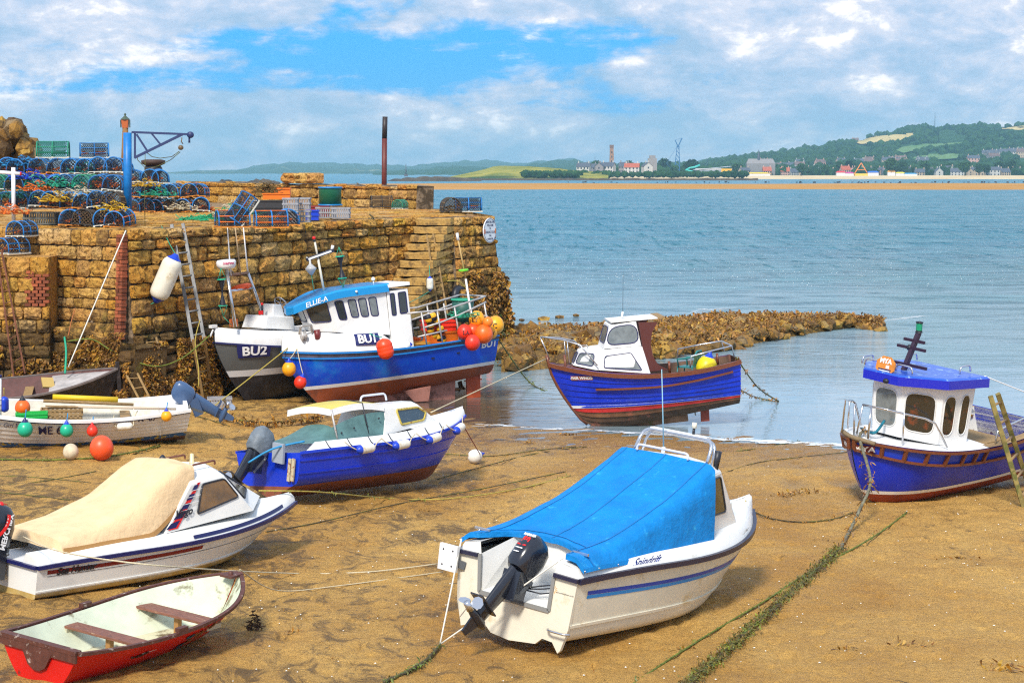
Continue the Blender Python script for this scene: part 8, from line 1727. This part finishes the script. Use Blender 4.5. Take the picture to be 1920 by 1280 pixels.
# shore, beach, headland, sandbar, islets
BEACH = far_mat('far_beach', (.62, .46, .26), (.72, .58, .36), .02)
mb = MB()
mb.grid([[P3(px, D, z) for px in np.linspace(1080, 2300, 60)] for D, z in ((1640, -.2), (1700, .8), (1850, 1.8), (1990, 2.6))]); mb.build('far_beach', BEACH, kind='structure')
SB = far_mat('sandbar_sand', (.44, .22, .055), (.52, .28, .08), .03)
mb = MB(); xs_ = np.linspace(560, 2400, 90); f0 = [700 * (1 + .02 * math.sin(x * .013)) - (x - 785) * .015 for x in xs_]
mb.grid([[P3(px, 690 + 16 * math.sin(px * .006), -.05) for px in xs_], [P3(px, 735 + 10 * math.sin(px * .01), .22) for px in xs_], [P3(px, 920, .45) for px in xs_], [P3(px, 1060 + 40 * math.sin(px * .008), -.05) for px in xs_]]); mb.build('sandbar', SB, kind='structure')
mb = MB()
for _ in range(70): px = rng.uniform(1060, 1920); s = rng.uniform(.25, .9); mb.box(P3(px, rng.uniform(1000, 1050), .5 + s / 2), (rng.uniform(.3, 1.2), .4, s))
mb.build('groyne_posts', BLACK, kind='stuff', label='tiny dark posts and birds along the sandbar edge', category='posts')
GH = far_mat('headland_grass', (.16, .19, .03), (.40, .34, .06), .03, (.05, .09, .03), (.54, .62)); RKF = far_mat('far_rock', (.06, .045, .035), (.12, .09, .06), .08)
land('grassy_headland', (845, 1140), [(845, 331), (870, 327), (895, 320), (925, 312), (955, 311), (985, 313), (1010, 312), (1050, 316), (1090, 321), (1140, 323)], 1440, 1660, 8, GH, z0=.3, rough=2.0)
mb = MB(); mb.grid([[P3(px, 1400 + 12 * mnoise.noise(Vector((px * .03, 0, 0))), -.2) for px in np.linspace(845, 1420, 80)], [P3(px, 1430, 1.2 + 1.5 * abs(mnoise.noise(Vector((px * .09, 3, 0))))) for px in np.linspace(845, 1420, 80)], [P3(px, 1470, 1.0) for px in np.linspace(845, 1420, 80)]], 0, False); mb.build('rocky_shore', RKF, kind='structure')
def skerry(name, lab, x0, x1, ytop, D, m):
    mb = MB(); n = 26; rows = [[], [], []]
    for i in range(n + 1):
        px = x0 + (x1 - x0) * i / n; k = max(math.sin(math.pi * i / n), 0) ** .6; z = (elev(ytop, D) + .3) * k * (.72 + .4 * mnoise.noise(Vector((px * .14, D, 0)))); rows[0].append(P3(px, D, -.3)); rows[1].append(P3(px, D + 8, max(z, 0))); rows[2].append(P3(px, D + 30, -.3))
    mb.grid(rows, 0, False); return mb.build(name, m, label=lab, category='islet')
skerry('rock_islet', 'smaller dark rock islet beyond the parapet wall', 405, 448, 334, 950, RKF); skerry('rock_islet', 'longer dark rock islet beyond the parapet wall', 456, 530, 333, 950, RKF); skerry('rock_reef', 'long low dark reef running out from the grassy headland', 725, 905, 328.5, 1300, RKF)
# distant woods: many small crowns joined, they read as one mass
CW = far_mat('wood_crowns', (.010, .035, .014), (.035, .085, .022), .06); wmb = MB(); rw = random.Random(6); BL_ = [rock_mesh(20 + i, 1) for i in range(4)]
def crown_blob(c, s, mb): q = BL_[rw.randrange(4)]; a = rw.random() * 6; ca, sa = math.cos(a) * s, math.sin(a) * s; mb.add([(c.x + x * ca - y * sa, c.y + x * sa + y * ca, c.z + z * s * 1.25) for x, y, z in q.v], q.f, 0, False)
cnt = 0
while cnt < 2600:
    px, k = rw.uniform(1150, 1960), rw.random() ** .8; D = D0 + 60 + (D1 - D0 - 60) * k; z = hz(px, D); py = HOR - 3600 * (z - CAMH) / D
    if any(inpoly(px, py - 1, f[1]) for f in FIELDS): continue
    if mnoise.noise(Vector((px * .02, D * .003, 5))) < -.12 and k > .25: continue
    crown_blob(P3(px, D, z + 3), rw.uniform(9, 17), wmb); cnt += 1
wmb.build('woodland', CW, kind='stuff', label='dark woods covering the hillside behind the town', category='woodland')
wmb = MB()
for i in range(500): px = rw.uniform(1085, 1400) if i % 2 else rw.uniform(980, 1130); D = rw.uniform(1560, 1950) if px > 1085 else rw.uniform(1480, 1640); crown_blob(P3(px, D, 3.0 + (elev(321, D) - 3) * .3), rw.uniform(3.5, 8), wmb)
wmb.build('scrub', CW, kind='stuff', label='dark scrub and bushes along the far shore', category='bushes')
NWD = ORD + ['eleventh', 'twelfth', 'thirteenth', 'fourteenth', 'fifteenth', 'sixteenth', 'seventeenth', 'eighteenth', 'nineteenth', 'twentieth'] + ['twenty ' + q for q in ORD[:9]] + ['thirtieth'] + ['thirty ' + q for q in ORD[:9]]
# single trees in the town
TR = mat('far_trunk', (.06, .04, .03)); tmb = []
def tree_proto(i):
    t = thing('shore_tree', 'x', 'tree'); mb = MB(); mb.tube([(0, 0, 0), (0, 0, 5)], [.5, .3], 6); mb.build('trunk', TR, t); mb = MB(); r_ = random.Random(i)
    for _ in range(420):
        a, b_ = r_.uniform(0, 6.28), r_.uniform(-1, 1); d = r_.random() ** .35; rr_ = (1 + .3 * math.sin(3 * a + i) * math.cos(2 * b_)); c = Vector((math.cos(a) * math.sqrt(1 - b_ * b_) * 4 * d * rr_, math.sin(a) * math.sqrt(1 - b_ * b_) * 4 * d * rr_, 7 + b_ * 4 * d)); u = Vector((r_.gauss(0, 1), r_.gauss(0, 1), r_.gauss(0, 1))).normalized() * .7; v = u.orthogonal().normalized() * .7; mb.add([c - u, c + v, c + u, c - v], [(0, 1, 2, 3)])
    mb.build('crown', far_mat('crown_green%s' % 'abc'[i], (.012, .045, .012), (.05, .11, .025), .25), t); return t
TP = [tree_proto(i) for i in range(3)]; tl = ['dark rounded tree on the far shore', 'broad green tree between far houses', 'lighter green tree near the far beach']
TX = [1100, 1118, 1136, 1160, 1178, 1206, 1220, 1244, 1262, 1290, 1296, 1380, 1405, 1420, 1452, 1500, 1512, 1545, 1572, 1590, 1607, 1640, 1668, 1676, 1690, 1712, 1730, 1765, 1778, 1806, 1832, 1846, 1870, 1893, 1910]
for i, px in enumerate(TX):
    D = 1900 + (i * 37) % 260; z = hz(px, D) - .3 if px > 1060 else 3; s = rw.uniform(.8, 1.5) * (1.6 if px in (1296, 1668, 1244) else 1); pr = TP[i % 3]; lb = tl[i % 3] + ', ' + NWD[i] + ' from the headland'
    if i < 3: pr.location = P3(px, D, z); pr.scale = (s,) * 3; pr['label'] = lb; pr['group'] = 'trees among the far town'
    else: dup(pr, lb, P3(px, D, z), (0, 0, rw.random() * 6), 'trees among the far town', s)
# houses
HW = [mat('house_white', (.52, .50, .47), rough=.9), mat('house_sand', (.50, .38, .27), rough=.9), mat('house_grey', (.26, .24, .24), rough=.9), mat('house_pink', (.58, .34, .27), rough=.9)]
HR = [mat('roof_slate', (.08, .09, .12), rough=.8), mat('roof_tile', (.42, .10, .05), rough=.8), mat('roof_brown', (.16, .10, .09), rough=.8)]; WD = mat('far_window', (.04, .05, .07), rough=.2)
def house(px, D, w, d, h, rh, wall, roof, yaw, lab, z=None, group='houses of the far town', nw=4, fl=2, chim=2, cat='house', name='town_house'):
    z = (hz(px, D) if px > 1060 and D > D0 else 2.4) if z is None else z; t = thing(name, lab, cat, P3(px, D, z - .5), (0, 0, R(yaw)), group)
    mb = MB(); mb.box((0, 0, h / 2), (w, d, h)); mb.add([(-w / 2 + .02, -d / 2 + .02, h - .01), (-w / 2 + .02, d / 2 - .02, h - .01), (-w / 2 + .02, 0, h + rh * .97)], [(0, 1, 2)]); mb.add([(w / 2 - .02, -d / 2 + .02, h - .01), (w / 2 - .02, d / 2 - .02, h - .01), (w / 2 - .02, 0, h + rh * .97)], [(0, 1, 2)]); mb.build('wall', wall, t)
    mb = MB(); e = .4
    for s_ in (-1, 1): mb.add([(-w / 2 - e, s_ * (d / 2 + e), h - .2), (w / 2 + e, s_ * (d / 2 + e), h - .2), (w / 2 + e, 0, h + rh), (-w / 2 - e, 0, h + rh)], [(0, 1, 2, 3)])
    rf = mb.build('roof', roof, t)
    for k in range(chim): mb = MB(); mb.box(((-.5 + k) * w * .8 if chim > 1 else w * .3, 0, h + rh + .5), (.9, .8, 2.0)); mb.build('chimney', wall, rf)
    mb = MB()
    for f in range(fl):
        for k in range(nw):
            x = -w / 2 + w * (k + .5) / nw; mb.box((x, -d / 2 - .03, h * (f + .55) / fl), (1.2, .12, 1.6)); 
    for f in range(fl): mb.box((-w / 2 - .03, 0, h * (f + .55) / fl), (.12, 1.2, 1.6))
    mb.build('window_panes', WD, t, kind='stuff'); return t
rh_ = random.Random(21); cw = ['white', 'sandstone', 'grey stone', 'pink']; cr2 = ['slate', 'red tiled', 'brown']
SPEC = [(1094, 0, 0), (1108, 2, 0), (1124, 2, 0), (1140, 0, 0), (1170, 2, 0), (1184, 0, 1), (1212, 0, 0), (1380, 3, 0), (1394, 1, 0), (1412, 2, 0), (1436, 3, 1), (1458, 3, 2), (1470, 3, 1), (1486, 0, 0), (1506, 1, 0), (1524, 0, 0), (1538, 0, 0), (1560, 1, 0), (1582, 3, 1), (1598, 3, 2), (1622, 1, 0), (1650, 3, 0), (1664, 2, 0), (1700, 1, 0), (1722, 1, 0), (1744, 2, 0), (1756, 0, 0), (1772, 1, 0), (1792, 0, 0), (1812, 1, 0), (1828, 1, 0), (1842, 1, 0), (1858, 0, 0), (1880, 1, 0), (1902, 1, 0)]
for i, (px, a, b_) in enumerate(SPEC):
    near = px < 1230; D = rh_.uniform(1680, 1760) if near else rh_.uniform(2010, 2120); place = 'at the headland end of the town' if near else ('towards the middle of the far seafront' if px < 1640 else 'on the far shore below the wooded hill')
    house(px, D, rh_.uniform(8, 13) * (1.2 if px > 1640 else 1), 8, rh_.uniform(4, 6.5), rh_.uniform(3, 4.2), HW[a], HR[b_], rh_.uniform(-25, 25) + (90 if rh_.random() < .3 else 0), '%s %s roofed house %s, %s along the seafront' % (cw[a], cr2[b_], {0: 'by the headland', 1: 'mid town', 2: 'below the wood'}[0 if near else (1 if px < 1640 else 2)], NWD[i]), z=2.6 + (3 if near else 0) if px < 1300 else None)
for i in range(30):
    px = rh_.uniform(1400, 1915); py = np.interp(px, [1400, 1600, 1800, 1920], [317, 312, 305, 297]) + rh_.uniform(-3, 5); D = find_D(px, py); a = rh_.choice((0, 1, 1, 3, 2)); house(px, D, rh_.uniform(10, 18), 9, rh_.uniform(6, 9), 4, HW[a], HR[rh_.choice((0, 0, 2))], rh_.uniform(-20, 20), '%s hillside house, %s' % (cw[a], 'above the ' + ('spire hall' if px < 1480 else 'pink stalls' if px < 1600 else 'fairground ride' if px < 1700 else 'wooded links' if px < 1800 else 'beach end') + ', ' + ORD[i % 10] + (' in the lower rank' if i < 10 else ' in the middle rank' if i < 20 else ' in the upper rank')))
for i, px in enumerate((1852, 1868, 1884, 1900, 1916)): D = find_D(px, 300 - i * 1.2); house(px, D, 22, 10, 10, 4, HW[1] if i % 2 else HW[0], HR[0], -8, 'tall pale terrace block on the wooded slope, ' + ORD[i] + ' in its row', nw=7, fl=3, group='terrace row on the slope')
house(1600, find_D(1610, 268) - 60, 12, 8, 6, 4, HW[1], HR[2], 0, 'lone farm building beside the barley field', cat='farmhouse')
t = thing('leisure_building', 'long low white roofed hall with a yellow end wall on the seafront', 'hall', P3(1335, 1900, 2)); mb = MB(); mb.box((0, 0, 3.2), (34, 18, 6.4)); mb.build('wall', mat('hall_glass', (.25, .30, .36), rough=.3), t); mb = MB(); mb.add([(-19, -10, 6.0), (18, -10, 9.5), (18, 10, 9.8), (-19, 10, 6.3)], [(0, 1, 2, 3)]); mb.box((0, -9.2, 6.8), (36, .5, 1.0)); mb.build('roof', mat('hall_roof', (.70, .68, .72), rough=.5), t); mb = MB(); mb.box((12.5, -9.3, 3.8), (10, .6, 7.0)); mb.build('end_wall', mat('hall_yellow', (.80, .42, .01), rough=.6), t)
t = thing('water_slide', 'turquoise water slide tubes beside the white roofed hall', 'water slide', P3(1296, 1900, 2)); mb = MB(); mb.tube([(8, 0, 11), (3, 0, 9), (-2, 2, 8), (-6, 0, 6), (-2, -3, 5), (3, -3, 4)], .9, 8); mb.build('tube', mat('slide_turquoise', (.05, .50, .42), rough=.4), t)
t = thing('church_tower', 'square stone church tower above the rooftops of the far town', 'church', P3(1222, 1980, 4)); mb = MB(); mb.box((0, 0, 8), (9, 8, 16)); mb.build('tower', HW[2], t); mb = MB(); mb.box((0, 0, 17.5), (6, 6, 3)); mb.build('belfry', HW[2], t)
t = thing('church_spire', 'grey hall with a slim pointed spire in the far town', 'church', P3(1424, 2040, 3)); mb = MB(); mb.box((0, 0, 6), (30, 10, 12)); mb.add([(-15, -5, 12), (15, -5, 12), (15, 5, 12), (-15, 5, 12), (-13, 0, 17), (13, 0, 17)], [(0, 1, 5, 4), (2, 3, 4, 5), (0, 4, 3), (1, 2, 5)]); mb.build('nave', HW[2], t); mb = MB(); mb.tube([(-2, 0, 12), (-2, 0, 18), (-2, 0, 27)], [2.2, 1.6, .1], 6); mb.build('spire', HR[0], t)
t = thing('brick_tower', 'tall slender brick tower above the headland houses', 'tower', P3(1146, 2000, 3)); mb = MB(); mb.box((0, 0, 14), (5, 5, 28), taper=.75); mb.build('shaft', mat('tower_brick', (.30, .17, .11), rough=.9, var=.3, vscale=.5), t); mb = MB(); mb.box((0, 0, 29.5), (4.2, 4.2, 3)); mb.build('lantern_room', mat('tower_top', (.16, .09, .07)), t)
mb = MB()
for k in range(5): mb.box((0, -2.55 + .11 * k, 5 + 4.6 * k), (1.0, .2, 1.8))
mb.build('window_panes', WD, t, kind='stuff')
t = thing('harbour_crane', 'tall blue lattice dock crane on the far shore', 'crane', P3(1268, 2000, 3)); mb = MB()
for s_ in (-1, 1): mb.bar((s_ * 3, 0, 0), (s_ * 1.0 + 1, 0, 30), .7); 
for k in range(7): a, c = k / 7, (k + 1) / 7; mb.bar((3 * (1 - a) + 2 * a, 0, 30 * a), (-3 * (1 - c) + 0 * c, 0, 30 * c), .6)
mb.build('tower', mat('crane_far_blue', (.02, .12, .30)), t); mb = MB(); mb.bar((1, 0, 29), (5, 0, 38), 1.1); mb.bar((1, 0, 29), (-2, 0, 36), .9); mb.bar((-2, 0, 36), (5, 0, 38), .25); mb.build('jib', mat('crane_far_blue', (.02, .12, .30)), t); mb = MB(); mb.bar((-11, 0, 12), (-1, 0, 28), .25); mb.bar((-11, 0, 12), (-3, 0, 3), .3); mb.build('stay', mat('crane_far_blue', (.02, .12, .30)), t)
for px, py, D, hh_, w_, lb in ((1748, 250, 3700, 36, .9, 'thin radio mast on the wooded hill'), (762, 328, 1320, 7.5, .5, 'dark mast with a base on the low reef'), (378, 330, 6000, 17, 1.6, 'faint chimney on the hazy far coast'), (1115, 320, 1700, 12, .3, 'flagpole among the headland houses'), (1100, 320, 1700, 9, .25, 'short pole at the headland end')):
    zb = elev(py, D) if px != 1748 else hz(1748, D); t = thing('mast', lb, 'mast', P3(px, D, zb - 1)); mb = MB(); mb.tube([(0, 0, 0), (0, 0, hh_ + 1)], [w_, w_ * .5], 5); mb.box((0, 0, .8), (w_ * 5, w_ * 4, 1.6)); mb.build('shaft', mat('mast_grey', (.10, .12, .15)), t)
# funfair on the links
for px, w_, h_, c, lb in ((1574, 10, 5, (.70, .02, .04), 'red fairground stall on the seafront'), (1590, 9, 4, (.50, .02, .25), 'magenta fairground stall on the seafront'), (1634, 12, 5, (.02, .12, .60), 'blue fairground tent on the seafront'), (1668, 8, 6, (.80, .35, .01), 'orange fairground ride cover on the seafront'), (1684, 10, 4, (.70, .65, .05), 'yellow fairground stall near the ride'), (1420, 26, 3.5, (.80, .55, .01), 'long yellow seafront shed'), (1704, 14, 3, (.05, .35, .65), 'pale blue seafront shelter'), (1385, 8, 4, (.55, .04, .03), 'small red roofed kiosk')):
    t = thing('fair_stall', lb, 'stall', P3(px, 1935, 2.2)); mb = MB(); mb.box((0, 0, h_ * .35), (w_ * .9, 5, h_ * .7)); mb.build('booth', mat('stall_white', (.7, .7, .7)), t); mb = MB(); mb.box((0, 0, h_ * .82), (w_, 6, h_ * .3), taper=.6); mb.build('awning', mat('awning_%d' % px, c, rough=.6), t)
t = thing('fair_ride', 'pointed orange and yellow fairground ride frame', 'fairground ride', P3(1612, 1935, 2.2)); mb = MB(); mb.bar((-8, 0, 0), (0, 0, 13), .7); mb.bar((8, 0, 0), (0, 0, 13), .7); mb.bar((-4, 0, 6), (4, 0, 6), .5); mb.build('frame', mat('ride_orange', (.85, .25, .02)), t); mb = MB(); mb.box((0, 0, 1.2), (13, 5, 2.2)); mb.build('platform', mat('ride_yellow', (.8, .55, .05)), t)
# ------------------------------------------------------------------ sea air
mb = MB(); mb.box((0, 4940, 100), (9000, 9960, 206)); hz_ = bpy.data.materials.new('sea_haze'); hz_.use_nodes = True; n_ = hz_.node_tree; n_.nodes.clear(); pv = n_.nodes.new('ShaderNodeVolumePrincipled'); pv.inputs['Color'].default_value = (.42, .80, 1.0, 1); pv.inputs['Density'].default_value = .000125; pv.inputs['Anisotropy'].default_value = .0
oo = n_.nodes.new('ShaderNodeOutputMaterial'); n_.links.new(pv.outputs[0], oo.inputs['Volume']); hob = mb.build('haze', hz_, kind='stuff', label='thin blue sea haze', category='haze')
